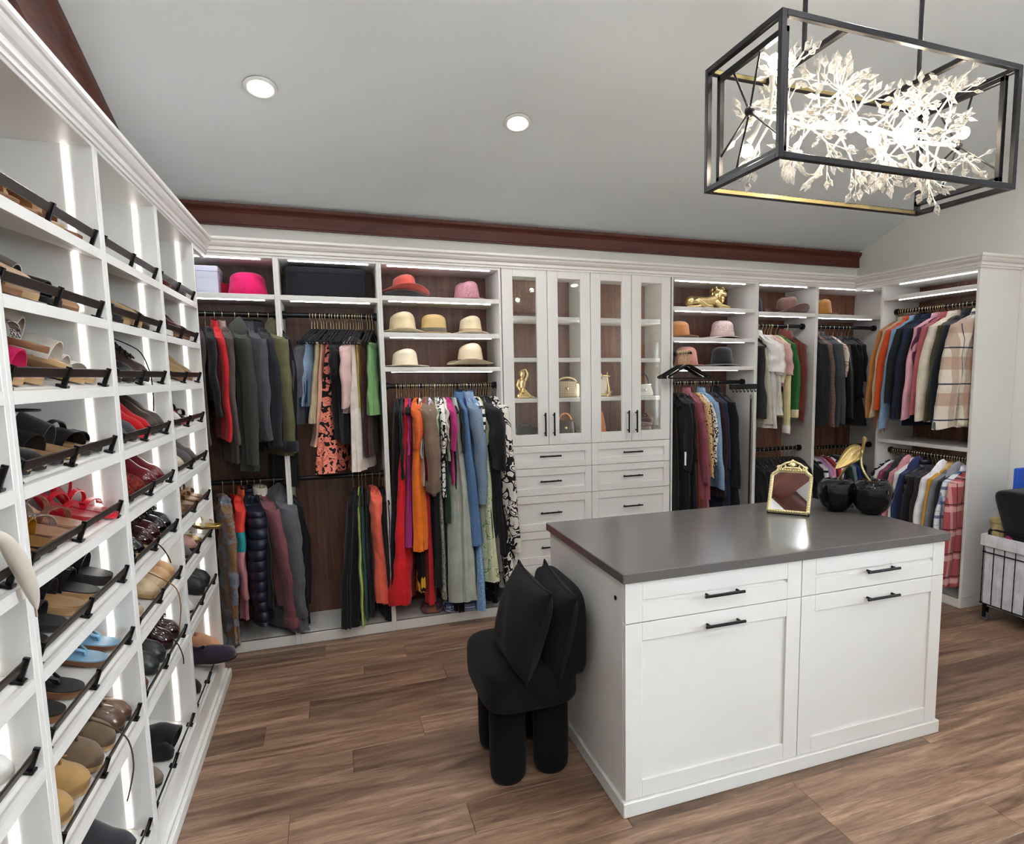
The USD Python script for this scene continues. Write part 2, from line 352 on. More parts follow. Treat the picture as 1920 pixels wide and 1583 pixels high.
CROWN = [(0, 0), (.006, 0), (.006, .012), (.012, .016), (.012, .034), (.020, .040), (.028, .052), (.030, .060), (.030, .064), (.036, .066), (.040, .072), (.040, .085), (0, .085)]
def crown(path, z0):
    """CROWN swept along a path of (x, y) corner points with mitres; the moulding faces to the left of the travel direction."""
    p = np.array(path, float)
    d = np.diff(p, axis=0); d /= np.linalg.norm(d, axis=1, keepdims=True)
    nrm = np.stack([-d[:, 1], d[:, 0]], 1)
    rings = []
    for i in range(len(p)):
        if i == 0: m = nrm[0]
        elif i == len(p) - 1: m = nrm[-1]
        else: m = (nrm[i - 1] + nrm[i]) / (1 + nrm[i - 1] @ nrm[i])
        rings.append([(p[i, 0] + o * m[0], p[i, 1] + o * m[1], z0 + h) for o, h in CROWN])
    return loft(rings)
H_X0, H_Y0, H_Y1 = 4.586, -1.107, -0.274
struct('trim_4', crown([(4.586, 0.0), (0.0, 0.0)], 2.318), M_TRIMWHITE, 'white stepped crown moulding over the back wardrobes', 'crown moulding')
struct('trim_5', crown([(0.0, 0.0), (0.0, -4.2)], 2.308), M_TRIMWHITE, 'white stepped crown moulding over the shoe shelves', 'crown moulding')
struct('trim_6', crown([(XR, H_Y0), (H_X0, H_Y0), (H_X0, 0.0)], 2.308), M_TRIMWHITE, 'white stepped crown moulding over the right corner wardrobe', 'crown moulding')

# ------------------------------------------------------------------ ceiling lamps
def downlight(x, y, label):
    z = ceil_z(y)
    t = thing('recessed_downlight', label, 'ceiling light', (x, y, z - .002), group='recessed ceiling lights', rotx=-math.degrees(math.atan(SLOPE)) if y > YRIDGE else math.degrees(math.atan(SLOPE)))
    obj('trim_ring', lathe([(.052, -.002), (.056, -.010), (.072, -.008), (.076, 0), (.05, 0)], 32), plain('lamp_white', '#f4f3ef', 0.4), t, True)
    obj('lens', lathe([(.001, -.006), (.052, -.006), (.052, -.003), (.001, -.003)], 32), M_DOWN, t)
downlight(.37, -.60, 'recessed round ceiling light over the shoe shelves, the left of the two in view')
downlight(1.63, -.60, 'recessed round ceiling light above the hat shelves, the right of the two in view')
n = 0
for y in (-2.1, -4.1, -5.4):
    for x in (.37, 1.63, 2.89, 4.15):
        n += 1
        downlight(x, y, f'recessed ceiling light {("near the chandelier", "just behind the ridge", "by the far wall")[(n - 1) // 4]}, {("first", "second", "third", "last")[(n - 1) % 4]} from the shoe shelves')

# ------------------------------------------------------------------ the tilted shoe shelves on the left
SZ = [2.005, 1.801, 1.602, 1.401, 1.202, .997, .798, .545, .15]
TILT = 0.32
PANEL_Y = [-3.34, -2.565, -1.836, -1.113, -.345]      # centres of the uprights
def shoe_rack(k, label):
    y0, y1 = PANEL_Y[k] + .0225 * (k > 0), PANEL_Y[k + 1] - .0225
    yl, yr = PANEL_Y[k], PANEL_Y[k + 1]
    t = thing('shoe_rack', label, 'shoe shelves', (0, (yl + yr) / 2, 0), 0, 'tilted shoe racks')
    o = -(yl + yr) / 2
    B = lambda x0, x1, a, b, z0, z1, c=0.0: box(x0, x1, a + o, b + o, z0, z1, c)
    for a, b in ((yl + .0005, yl + .0225), (yr - .0225, yr - .0005)):
        obj('side_panel', B(XL + .002, 0, a, b, 0.0, 2.318, .0015), M_WHITE, t)
    ya, yb = yl + .0225, yr - .0225
    obj('back_panel', B(XL + .002, XL + .01, ya, yb, .06, 2.3), M_WHITE, t)
    obj('top_panel', B(XL + .01, 0, ya, yb, 2.298, 2.318, .0015), M_WHITE, t)
    obj('plinth', B(XL + .01, .012, ya - .022, yb + .022, 0, .06, .003), M_WHITE, t)
    for i, z in enumerate(SZ):
        d = XL + .012
        th = .028 if i < 8 else .088
        sec = [(0, z - th), (0, z), (-.016, z), (d, z - TILT * d), (d, z - TILT * d - .02), (-.02, z - .02 - .004)] if i < 8 else [(0, z - th), (0, z), (-.016, z), (d, z - TILT * d), (d, z - th)]
        sh = obj('shelf', xf(extrude(sec, (ya + o, yb + o), 'y')), M_WHITE, t)
        # the little fence along the front edge: two rails between three feet
        fz = z
        lean = lambda m: xf(xf(m, t=(.021, 0, -fz)), ry=19, t=(-.021, 0, fz + .004))      # square to the tilted shelf
        rail = obj('fence_rail', lean(B(-.024, -.019, ya + .01, yb - .012, fz + .026, fz + .050, .0015)), M_BRONZE, t)
        for yy in (ya + .02, (ya + yb) / 2, yb - .02):
            obj('fence_post', lean(join(B(-.026, -.014, yy - .004, yy + .004, fz + .002, fz + .054, .001), B(-.034, -.010, yy - .012, yy + .012, fz - .001, fz + .006, .001))), M_BLACKMETAL, rail)
        # light strip let into the right-hand upright of this compartment
        top = SZ[i - 1] - .009 if i else 2.296
        obj('led_strip', B(-.075, -.058, yb - .004, yb + .001, z + .024, top, .001), M_LEDW, t)
    return t
shoe_rack(0, 'white tilted shoe rack at the left edge of the picture, mostly cut off')
shoe_rack(1, 'white tilted shoe rack second from the viewer, the widest one in view')
shoe_rack(2, 'white tilted shoe rack third from the viewer, in the middle of the three full columns')
shoe_rack(3, 'white tilted shoe rack furthest from the viewer, next to the coats')
struct('baseboard_left', box(.012, .028, -4.2, -.33, 0, .05, .004), M_WHITE, 'white base strip along the foot of the shoe racks', 'baseboard')
struct('trim_7', box(-.02, 0.0, -.343, -.02, 2.28, 2.32, .002), M_WHITE, 'white filler strip between the last shoe rack and the coats', 'filler strip')

# ------------------------------------------------------------------ wardrobes along the back wall
def rod_at(t, z, x0, x1, y=.14):
    r = obj('clothes_rod', cyl((x0, y, z), (x1, y, z), .0145, 16), M_RODBLACK, t, 40)
    for x, s in ((x0, 1), (x1, -1)):
        obj('rod_cup', cyl((x, y, z), (x + s * .022, y, z), .024, 16), M_RODBLACK, r, 40)

def wardrobe(label, x0, x1, shelves, rods, leds, left=True, right=True, floor_z=.063):
    t = thing('wardrobe', label, 'wardrobe', group='white open wardrobes along the back wall')
    p = .014
    if left: obj('side_panel', box(x0, x0 + p, 0, .398, 0, 2.318, .0015), M_WHITE, t)
    if right: obj('side_panel', box(x1 - p, x1, 0, .398, 0, 2.318, .0015), M_WHITE, t)
    a, b = x0 + p * left, x1 - p * right
    obj('back_panel', box(a, b, .386, .396, floor_z, 2.302), M_WALNUT, t)
    obj('top_panel', box(a, b, 0, .386, 2.302, 2.318, .0015), M_WHITE, t)
    obj('bottom_panel', box(a, b, .004, .386, floor_z - .02, floor_z), M_WHITE, t)
    obj('plinth', box(a, b, 0.0, .018, 0, floor_z, .0015), M_WHITE, t)
    for z in shelves:
        obj('shelf', box(a, b, .002, .386, z - .028, z, .0015), M_WHITE, t)
    for z in rods:
        rod_at(t, z, a, b)
    for z, u, w in leds:
        obj('led_strip', box(u, w, .030, .042, z - .003 if z < 1.6 else z - .006, z + .001, .001), M_LEDC, t)
    return t
XA, XB, XC, XG, XD, XE, XF = -.34, .348, .9125, 1.662, 2.912, 3.643, 4.208
wardrobe('white wardrobe of heavy coats in the left corner', XA, XB, [2.10], [1.995, 1.008], [(2.302, -.26, .27), (2.072, -.26, .28)])
wardrobe('white wardrobe with bare walnut back and short rows of clothes, second from the left corner', XB, XC, [2.10], [1.998, 1.006], [(2.302, .415, .855), (2.072, .415, .855)])
wardrobe('white wardrobe with three hat shelves over tightly packed long dresses', XC, XG, [2.118, 1.897, 1.685], [1.565], [(2.302, .965, 1.60), (2.090, .965, 1.60), (1.869, .965, 1.60), (1.657, .965, 1.60)])
wardrobe('white wardrobe with a gold lion and hats over dark clothes, right of the glass cabinet', XD, XE, [2.115, 1.895, 1.685], [1.565], [(2.302, 2.96, 3.555), (2.087, 2.96, 3.555), (1.867, 2.96, 3.555), (1.657, 2.96, 3.50)])
wardrobe('white wardrobe with a brown cowboy hat over pale blouses', XE, XF, [2.098], [2.005, 1.020], [(2.302, 3.69, 4.13), (2.070, 3.69, 4.13)])
wardrobe('white wardrobe with a tan hat over grey and black jackets in the right corner', XF, 4.955, [2.095], [2.005, 1.010], [(2.302, 4.25, 4.80), (2.067, 4.25, 4.80)])

# the corner wardrobe on the right wall; its rods run away from the viewer
t = thing('corner_wardrobe', 'white wardrobe against the right wall with two full rails of jackets', 'wardrobe')
for a, b in ((H_Y0, H_Y0 + .022), (H_Y1 - .022, H_Y1)):
    obj('side_panel', box(H_X0, 4.968, a, b, 0, 2.308, .0015), M_WHITE, t)
a, b = H_Y0 + .022, H_Y1 - .022
obj('back_panel', box(4.955, 4.966, a, b, .06, 2.30), M_WALNUT, t)
obj('top_panel', box(H_X0, 4.955, a, b, 2.29, 2.308, .0015), M_WHITE, t)
obj('bottom_panel', box(H_X0 + .004, 4.955, a, b, .043, .063), M_WHITE, t)
obj('plinth', box(H_X0, H_X0 + .018, a, b, 0, .063, .0015), M_WHITE, t)
for z in (2.203, 1.118):
    obj('shelf', box(H_X0 + .002, 4.955, a, b, z - .028, z, .0015), M_WHITE, t)
for z in (2.095, 1.022):
    r = obj('clothes_rod', cyl((4.72, a, z), (4.72, b, z), .0145, 16), M_RODBLACK, t, 40)
    for y, s in ((a, 1), (b, -1)):
        obj('rod_cup', cyl((4.72, y, z), (4.72, y + s * .022, z), .024, 16), M_RODBLACK, r, 40)
for z in (2.29, 2.175, 1.09):
    obj('led_strip', box(H_X0 + .03, H_X0 + .042, a + .03, b - .12, z - .003 if z < 1.6 else z - .006, z + .001, .001), M_LEDC, t)
struct('trim_8', box(4.586, 4.60, H_Y1, .0, 2.28, 2.31, .002), M_WHITE, 'white filler strip over the gap in the right corner', 'filler strip')

# ------------------------------------------------------------------ fronts with a sunk panel, and bar handles
def shaker(x0, x1, z0, z1, y, rail=.055, depth=.009, th=.02):
    """A frame-and-panel front in the plane y (its face), thickness running to +y."""
    fr = join(box(x0, x0 + rail, y, y + th, z0, z1, .0012), box(x1 - rail, x1, y, y + th, z0, z1, .0012), box(x0 + rail, x1 - rail, y, y + th, z0, z0 + rail, .0012), box(x0 + rail, x1 - rail, y, y + th, z1 - rail, z1, .0012))
    return fr, box(x0 + rail - .001, x1 - rail + .001, y + depth, y + th, z0 + rail - .001, z1 - rail + .001)
def bar_handle(c, length, y, vertical=False):
    """A round bar on two short feet standing off the face y towards -y."""
    x, z = c
    h = length / 2
    e = (0, 0, h) if vertical else (h, 0, 0)
    p = np.array([x, y - .028, z]); e = np.array(e)
    parts = [cyl(p - e, p + e, .0058, 12)]
    for s in (-.78, .78):
        q = p + e * s
        parts.append(cyl(q, q + [0, .028, 0], .005, 10))
    return join(*parts)

D0, DW = 1.6665, .3095
DZ = [1.155, .998, .810, .560, .326, .066]
for c in range(2):
    xa, xb = D0 + 2 * DW * c, D0 + 2 * DW * (c + 1)
    g = thing('display_cabinet', ('white glass-door cabinet over drawers, the left one of the pair', 'white glass-door cabinet over drawers, the right one of the pair')[c], 'cabinet', group='glass-door cabinets')
    obj('side_panel', box(xa, xa + .018, .021, .398, 0, 2.318), M_WHITE, g)
    obj('side_panel', box(xb - .018, xb, .021, .398, 0, 2.318), M_WHITE, g)
    obj('back_panel', box(xa + .018, xb - .018, .386, .396, 1.15, 2.302), M_WALNUT, g)
    obj('top_panel', box(xa + .018, xb - .018, .021, .386, 2.302, 2.318), M_WHITE, g)
    obj('fascia', box(xa, xb, 0.002, .021, 2.345, 2.352), M_WHITE, g)
    obj('plinth', box(xa, xb, .004, .021, 0, .064), M_WHITE, g)
    obj('shelf', box(xa + .018, xb - .018, .022, .386, 1.166, 1.190), M_WHITE, g)
    for z in (2.020, 1.745, 1.470):
        obj('shelf', box(xa + .018, xb - .018, .030, .386, z - .024, z, .0015), M_WHITE, g)
    for xx, s in ((xa + .018, 1), (xb - .018, -1)):
        obj('led_strip', box(xx, xx + s * .006, .026, .036, 1.20, 2.29), emit('led_case', (1.0, .96, .9), 11.0), g)
    for d in range(2):
        x0, x1 = xa + DW * d + .0015, xa + DW * (d + 1) - .0015
        r = .073
        z0, z1 = DZ[0] + .0015, 2.342
        dr = obj('door', join(box(x0, x0 + r, 0, .02, z0, z1, .0015), box(x1 - r, x1, 0, .02, z0, z1, .0015), box(x0 + r, x1 - r, 0, .02, z0, z0 + r, .0015), box(x0 + r, x1 - r, 0, .02, z1 - r, z1, .0015)), M_WHITE, g)
        obj('glass_pane', box(x0 + r - .006, x1 - r + .006, .009, .0125, z0 + r - .006, z1 - r + .006), M_PANE, dr)
        hx = x1 - .03 if d == 0 else x0 + .03
        obj('handle', bar_handle((hx, 1.298), .158, 0, True), M_BLACKMETAL, dr, 40)
    for k in range(5):
        z1, z0 = DZ[k] - .0015, DZ[k + 1] + .0015
        x0, x1 = xa + .0015, xb - .0015
        fr, pn = shaker(x0, x1, z0, z1, 0.0, .052 if k > 1 else .048)
        dr = obj('drawer', join(fr, pn), M_WHITE, g)
        obj('handle', bar_handle(((x0 + x1) / 2, (z0 + z1) / 2 + .004), .152, 0), M_BLACKMETAL, dr, 40)

# ------------------------------------------------------------------ the island
IX0, IX1, IY0, IY1 = 1.546, 3.094, -2.197, -1.335
isl = thing('island_cabinet', 'white kitchen-style island with two drawers and two tall tilt-out fronts', 'island cabinet')
obj('carcass', join(box(IX0 + .0, IX0 + .02, IY0 + .021, IY1, .06, .893, .0015), box(IX1 - .02, IX1, IY0 + .021, IY1, .06, .893, .0015), box(IX0 + .02, IX1 - .02, IY1 - .02, IY1, .06, .893), box(IX0 + .02, IX1 - .02, IY0 + .022, IY1 - .02, .85, .893), box(IX0 + .02, IX1 - .02, IY0 + .022, IY1 - .02, .06, .08)), M_WHITE, isl)
obj('plinth', join(box(IX0 - .012, IX1 + .012, IY0 - .012, IY0 + .02, 0, .058, .003), box(IX0 - .012, IX1 + .012, IY1 - .02, IY1 + .012, 0, .058, .003), box(IX0 - .012, IX0 + .02, IY0 + .02, IY1 - .02, 0, .058, .003), box(IX1 - .02, IX1 + .012, IY0 + .02, IY1 - .02, 0, .058, .003)), M_WHITE, isl)
XM = (IX0 + IX1) / 2
for c in range(2):
    x0, x1 = (IX0 + .001, XM - .0015) if c == 0 else (XM + .0015, IX1 - .001)
    fr, pn = shaker(x0, x1, .739, .889, IY0, .068)
    dr = obj('drawer', join(fr, pn), M_WHITE, isl)
    xc = (1.946, 2.722)[c]
    obj('handle', bar_handle((xc, .808), .172, IY0), M_BLACKMETAL, dr, 40)
    fr, pn = shaker(x0, x1, .060, .736, IY0, .068)
    dr = obj('tilt_out_front', join(fr, pn), M_WHITE, isl)
    obj('handle', bar_handle((xc + .006, .690), .172, IY0), M_BLACKMETAL, dr, 40)
obj('cable_grommet', lathe([(.001, -.001), (.006, -.001), (.009, .001), (.009, .003), (.001, .003)], 18), M_BLACKMETAL, isl, True)
gp = isl.GetStage().GetPrimAtPath(str(isl.GetPath()) + '/cable_grommet')
UsdGeom.Xformable(gp).AddTransformOp().Set(Gf.Matrix4d().SetRotate(Gf.Rotation(Gf.Vec3d(0, 1, 0), -90)) * Gf.Matrix4d().SetTranslate(Gf.Vec3d(IX0 - .001, -2.117, .814)))
tag(obj('island_worktop', box(1.531, 3.107, -2.213, -1.318, .893, .930, .003), M_COUNTER), 'dark charcoal slab worktop lying on the white island', 'worktop')

# ------------------------------------------------------------------ hangers and garments
def noise1(seed):
    r = np.random.default_rng(seed)
    ph, fr, am = r.uniform(0, 6.28, 5), r.uniform(.6, 2.6, 5), r.uniform(.4, 1, 5)
    return lambda t: sum(a * np.sin(f * t + p) for a, f, p in zip(am, fr, ph)) / 3.0

def garment_body(top, L, sw, nw, hw, t, lean, seed, fold, sd=.075, tiers=0, front=0.0, rows=26, cols=40, hem=0.0, tt=None):
    """A closed cloth tube hanging below the rod: shoulders, then a skirt whose folds deepen towards the hem."""
    r = np.random.default_rng(seed)
    g1, g2, g3, g4 = noise1(seed), noise1(seed + 1), noise1(seed + 2), noise1(seed + 3)
    th = np.arange(cols) * 2 * np.pi / cols
    sg = lambda x, e: np.sign(x) * np.abs(x) ** e
    zs = np.concatenate([np.linspace(0, sd, 7), sd + (L - sd) * np.linspace(0, 1, rows)[1:] ** 1.0])
    k = r.integers(5, 8)
    rings = []
    for d in zs:
        if d <= sd:
            u = d / sd
            w = nw + (sw - nw) * (u ** 1.25); tk = t * (.45 + .55 * u); s = 0
        else:
            s = (d - sd) / (L - sd)
            w = sw + (hw - sw) * s ** 1.2; tk = t if tt is None else t + (tt - t) * s
        if tiers and s > 0:
            q = s * tiers % 1.0
            w *= 1 + .05 * q; tk *= 1 + .25 * q
        y = w * sg(np.sin(th), .75); x = tk * sg(np.cos(th), .85)
        x = x * (1 + .30 * min(1, s * 1.5) * np.sin(9 * th + 2 * g1(s * 1.2))); y = y * (1 + .045 * min(1, s * 1.5) * np.cos(11 * th + 2 * g2(s * 1.2)))
        amp = fold * min(1, s * 2.2 + .12)
        yy = y / max(w, .05)
        x = x + amp * np.sin(k * yy * 1.9 + g1(s * 3)) + amp * .6 * g2(yy * 4 + s * 2.3) + lean * s + .004 * g4(s * 9)
        y = y + (.012 * g3(s * 6) + .006 * np.cos(th * 3 + s * 5)) * min(1, s * 3) + front * s
        y = np.where(y > .212, .212 + (y - .212) * .15, y)      # the back panel stops the rear edge
        z = np.full(cols, -top - d) - hem * s ** 6 * np.cos(th * 2 + g1(1.0))
        rings.append(np.stack([x, y, z], 1))
    return loft(rings)

def garment_sleeve(side, top, sw, sl, sr, st, seed, cuff=.72, lean=0.0, out=.03, sd=.075, swing=0.0):
    g, g2 = noise1(seed + 9), noise1(seed + 11)
    n, m, na = 20, 14, 6
    th = np.arange(m) * 2 * np.pi / m
    rings = []
    for i in range(-na, n):
        s = max(i, 0) / (n - 1)
        cy = side * (sw - .035 + out * min(1, s * 3.0) + .010 * math.sin(s * 3.0)) + side * swing * s
        cz = -top - sd * .80 - sl * s
        wy = sr * (1.0 - (1 - cuff) * s); wx = st * (1.0 - .35 * s)
        if i < 0:                       # the sleeve head follows the slope of the shoulder
            q = (i + na) / na
            yo = .045 + (sw - .035 + sr - .045) * q ** .8
            wy = sr * (.25 + .75 * q); wx = st * (.35 + .65 * q ** .6)
            cy = side * (yo - wy); cz = -top - .012 - (sd * .80 - .012) * q ** 1.9
        wr = 1 + .10 * np.sin(th * 2 + 14 * s + g(s * 6)) + .08 * g2(s * 14)
        x = lean * s + .010 * math.sin(math.pi * s) * (1 if seed % 2 else -1) + wx * np.cos(th) * wr + .008 * g(s * 7)
        y = cy + wy * np.sin(th) * (1 + .06 * g2(s * 11))
        y = np.where(y > .20, .20 + (y - .20) * .18, y)
        z = cz - .30 * (y - cy) * side * (i < 0) + .012 * np.sin(th) * side * -1
        rings.append(np.stack([x, y, z], 1))
    return loft(rings)

def collar_mesh(top, t, h=.05, w=.06):
    a = np.linspace(0, 2 * np.pi, 19)[:-1]
    rings = []
    for i, (k, dz) in enumerate(((1.25, -.035), (1.1, -.005), (.92, h * .55), (.80, h), (.66, h * .9), (.62, .0))):
        rings.append(np.stack([t * 1.25 * k * np.cos(a), w * k * np.sin(a), np.full(18, -top - .005 + dz) + .010 * np.sin(a)], 1))
    return loft(rings)

def hood_mesh(top, t, seed):
    g = noise1(seed)
    rings = []
    a = np.arange(20) * 2 * np.pi / 20
    for i in range(12):
        u = i / 11
        rad = math.sin(math.pi * (.06 + .88 * u)) ** .7
        c = np.array([0, -.055 + .10 * u - .10 * u * u, -top + .045 - .22 * u])
        rings.append(np.stack([c[0] + max(.042, t * 1.5) * rad * np.cos(a) * (1 + .12 * np.sin(3 * a + 5 * u)), c[1] + .112 * rad * np.sin(a) * (1 + .08 * g(u * 9)), np.full(20, c[2]) + .02 * np.sin(a + 1)], 1))
    return loft(rings)

def rolled_cuff(side, top, sw, sl, sr, st, lean, out=.03, sd=.075, h=.06):
    cy = side * (sw - .035 + out + .01 * math.sin(3.0))
    th = np.arange(16) * 2 * np.pi / 16
    zb = -top - sd * .80 - sl
    return loft([np.stack([lean + kx * st * np.cos(th), cy + ky * sr * np.sin(th), np.full(16, z)], 1) for kx, ky, z in ((.66, .74, zb), (.86, .88, zb - .002), (.9, .9, zb + h * .5), (.86, .88, zb + h), (.6, .7, zb + h))])

def furry(m, amp, seed, scale=38.0):
    v, f = m
    nrm = trimesh.Trimesh(v, f, process=False).vertex_normals
    q = meshkit.fbm(v * scale, 3, seed) - .4
    return v + nrm * (2.2 * amp * q[:, None]), f

# the two hangers every rod uses: a velvet one with a gold hook, a white plastic one with a steel hook
def make_hanger(label, loc, rotz, m_body, m_hook, group):
    h = thing('clothes_hanger', label, 'hanger', loc, rotz, group)
    pts = [(0, .0185 * np.cos(a), .0185 * np.sin(a) - .001) for a in np.linspace(-.4, np.pi, 12)] + [(0, -.017, -.016), (0, -.006, -.032), (0, 0, -.045), (0, 0, -.086)]
    obj('hook', tube(pts, .0024, 6), m_hook, h, True)
    bar = [(0, -.166, -.166), (0, -.13, -.150), (0, -.06, -.112), (0, -.015, -.088), (0, 0, -.084), (0, .015, -.088), (0, .06, -.112), (0, .13, -.150), (0, .166, -.166)]
    low = [(0, -.166, -.166), (0, -.162, -.174), (0, -.1, -.175), (0, .1, -.175), (0, .162, -.174), (0, .166, -.166)]
    obj('body', join(tube(bar, .0055, 8), tube(low, .0042, 8)), m_body, h, True)
    return h
HANG = {}
def hanger(loc, rotz, label, group, kind='velvet'):
    group = group or 'hangers on the clothes rails'
    if kind not in HANG:
        HANG[kind] = make_hanger(label, loc, rotz, M_VELVET if kind == 'velvet' else M_HANGWHITE, M_HOOKGOLD if kind == 'velvet' else M_CHROME, group)
        return HANG[kind]
    return dup(HANG[kind], label, loc, rotz, group)

GSEED = [100]
def garment(desc, cat, place, group, loc, rotz, m, L=.75, top=.078, sw=.185, nw=.05, hw=.2, t=.018, lean=0.0, fold=.006, sleeve=None, sr=.052, st=.024, cuff=.72,
            collar=None, hood=None, m2=None, tiers=0, hang='velvet', front=0.0, fur=0.0, cuffs=None, waist=None, sd=.075, hem=0.0, tt=None, swing=0.0, out=.03, extra=None, strap=False):
    """desc: unique noun phrase of the piece; place: where it hangs."""
    GSEED[0] += 17
    s = GSEED[0]
    rr = np.random.default_rng(s)
    g = thing(cat.replace(' ', '_'), f'{desc} {place}', cat, loc, rotz, group)
    body = garment_body(top, L, sw, nw, hw, t, lean, s, fold, sd, tiers, front, hem=hem, tt=tt)
    if fur: body = furry(body, fur, s)
    obj('body', body, m, g, 62)
    ms = m2 or m
    if sleeve:
        for side in (-1, 1):
            sm = garment_sleeve(side, top, sw, sleeve * (1 if side < 0 else .98), sr, st, s + side, cuff, lean * min(1, sleeve / L), out, sd, swing)
            if fur: sm = furry(sm, fur * .8, s + 3)
            q = obj('sleeve', sm, ms, g, 62)
            if cuffs:
                obj('cuff', rolled_cuff(side, top, sw, sleeve, sr, st, lean * min(1, sleeve / L), out, sd), cuffs, q, True)
    if collar:
        cm = collar_mesh(top, max(t, .016))
        obj('collar', furry(cm, .006, s, 60.0) if fur else cm, collar, g, True)
    if hood:
        hm = hood_mesh(top, max(t, .02), s)
        obj('hood', furry(hm, fur or .003, s), hood, g, True)
    if waist:
        obj('waistband', loft([np.stack([(t + .003) * np.cos(a_), (nw + .006) * np.sin(a_), np.full(20, z)], 1) for z in (-top + .002, -top - .03) for a_ in [np.arange(20) * 2 * np.pi / 20]]), waist, g, True)
    if strap:
        for side in (-1, 1):
            obj('strap', tube([(0, side * nw * .8, -top - .02), (0, side * (nw * .8 + .01), -top + .03), (0, side * .03, -top + .055)], .005, 6), m, g, True)
    if extra: extra(g, s, top, L, sw)
    if hang:
        hanger(loc, rotz, f'{"black velvet" if hang == "velvet" else "white plastic"} hanger carrying the {desc}', None, hang)
    return g

C_ = cloth
# ---- left corner, upper rail
def put(rod_z, y=.14, turn=(0, 0, 1, 0), **kw):
    def f(desc, cat, x, m, **k):
        return garment(desc, cat, kw['place'], kw['group'], (x, y, rod_z), float(np.interp(x, turn[::2], turn[1::2])), m, **k)
    return f
P = put(1.995, turn=(0, 16, .3, 27), place='on the upper rail of the coat corner', group='coats on the upper rail of the left corner wardrobe')
P('short black jacket sleeve', 'jacket', -.045, C_('#141519'), L=.42, sleeve=.44, sr=.06, t=.02, lean=.015)
P('scarlet red wool coat', 'coat', .002, C_('#c01f24'), L=.64, sleeve=.58, sr=.06, t=.016, collar=C_('#c01f24'))
P('taupe brown quilted coat with a beige collar', 'coat', .040, C_('#4f443e'), L=.78, sleeve=.60, sr=.058, t=.017, collar=C_('#a98f86'))
P('dark olive-grey hooded fleece coat', 'coat', .105, C_('#363a33', 300), L=.83, sleeve=.72, sr=.08, st=.046, t=.042, hood=C_('#363a33', 300), fold=.009)
P('charcoal grey wool jacket', 'jacket', .176, C_('#44464b', 400), L=.66, sleeve=.58, sr=.085, st=.046, t=.034, tt=.05, collar=C_('#44464b', 400), fold=.007)
P('blue-black padded jacket', 'jacket', .224, C_('#24262d'), L=.70, sleeve=.62, sr=.07, st=.036, t=.034, collar=C_('#24262d'))
P('olive green parka with drawstring hood', 'coat', .278, C_('#5d5b3d', 500), L=.75, sleeve=.66, sr=.075, st=.044, t=.032, tt=.045, hood=C_('#54523a', 500), lean=.015, cuffs=C_('#23242b'))
P('long black overcoat beside the upright', 'coat', .314, C_('#16161a'), L=.94, sleeve=.5, sr=.05, t=.010, st=.012, fold=.003)
for i, (x, l, c, nm) in enumerate(((-.20, .8, '#1c1c20', 'black parka'), (-.15, .75, '#2a2b30', 'graphite fleece'), (-.10, .7, '#3a2a2a', 'dark maroon jacket'))):
    P(nm + ' tucked behind the shoe rack', 'coat', x, C_(c), L=l, sleeve=.6)
# ---- left corner, lower rail
P = put(1.008, turn=(0, 14, .3, 33), place='on the lower rail of the coat corner', group='jackets on the lower rail of the left corner wardrobe')
M_FUR = mat('patchwork_fur', {'tc': ('texture_coordinate', {}), 'mp': ('mapping', {'scale': (1, 1, 2.4)}), 't': ('noise_texture', {'scale': 5.0, 'detail': 3.0}), 'h': ('noise_texture', {'scale': 190.0, 'detail': 3.0}),
    'r': ('rgb_ramp', {'ramp': [(.30, lin('#5d6472')), (.44, lin('#8b8f9c')), (.52, lin('#7b4f2e')), (.60, lin('#8f6a35')), (.70, lin('#575c69'))]}), 'b': ('bump', {'strength': 1.0, 'distance': .008}), 'p': ('principled_bsdf', {'roughness': 1.0, 'sheen_weight': .3})},
    [('tc.object', 'mp.vector'), ('mp.vector', 't.vector'), ('tc.object', 'h.vector'), ('t.fac', 'r.fac'), ('r.color', 'p.base_color'), ('h.fac', 'b.height'), ('b.normal', 'p.normal')])
P('patchwork blue and rust faux fur coat', 'coat', -.020, M_FUR, L=.86, sleeve=.62, sr=.07, st=.035, t=.03, fur=.016, lean=-.01, hw=.25)
def blocks(name, cols, cuts):
    nodes = {'tc': ('texture_coordinate', {}), 's': ('separate_xyz', {}), 'm': ('map_range', {'from_min': -1.0, 'from_max': 0.0, 'to_min': 0.0, 'to_max': 1.0}), 'p': ('principled_bsdf', {'roughness': .7}),
             'r': ('rgb_ramp', {'ramp': [(c, lin(k)) for c, k in zip(cuts, cols)], 'interpolate': False})}
    return mat('blocks_' + name, nodes, [('tc.object', 's.vector'), ('s.z', 'm.value'), ('m.result', 'r.fac'), ('r.color', 'p.base_color')])
M_BLOCK = blocks('ski', ['#c9868c', '#1b8d93', '#d8342c'], [0.0, .62, .735])
P('red, teal and pink colour-block ski jacket', 'jacket', .037, M_BLOCK, L=.72, sleeve=.52, sr=.062, st=.028, t=.02, lean=-.01)
P('black jacket with an orange neckline', 'jacket', .078, C_('#1c1a1c'), L=.62, t=.012, sleeve=.5, collar=C_('#d8552c'), st=.014)
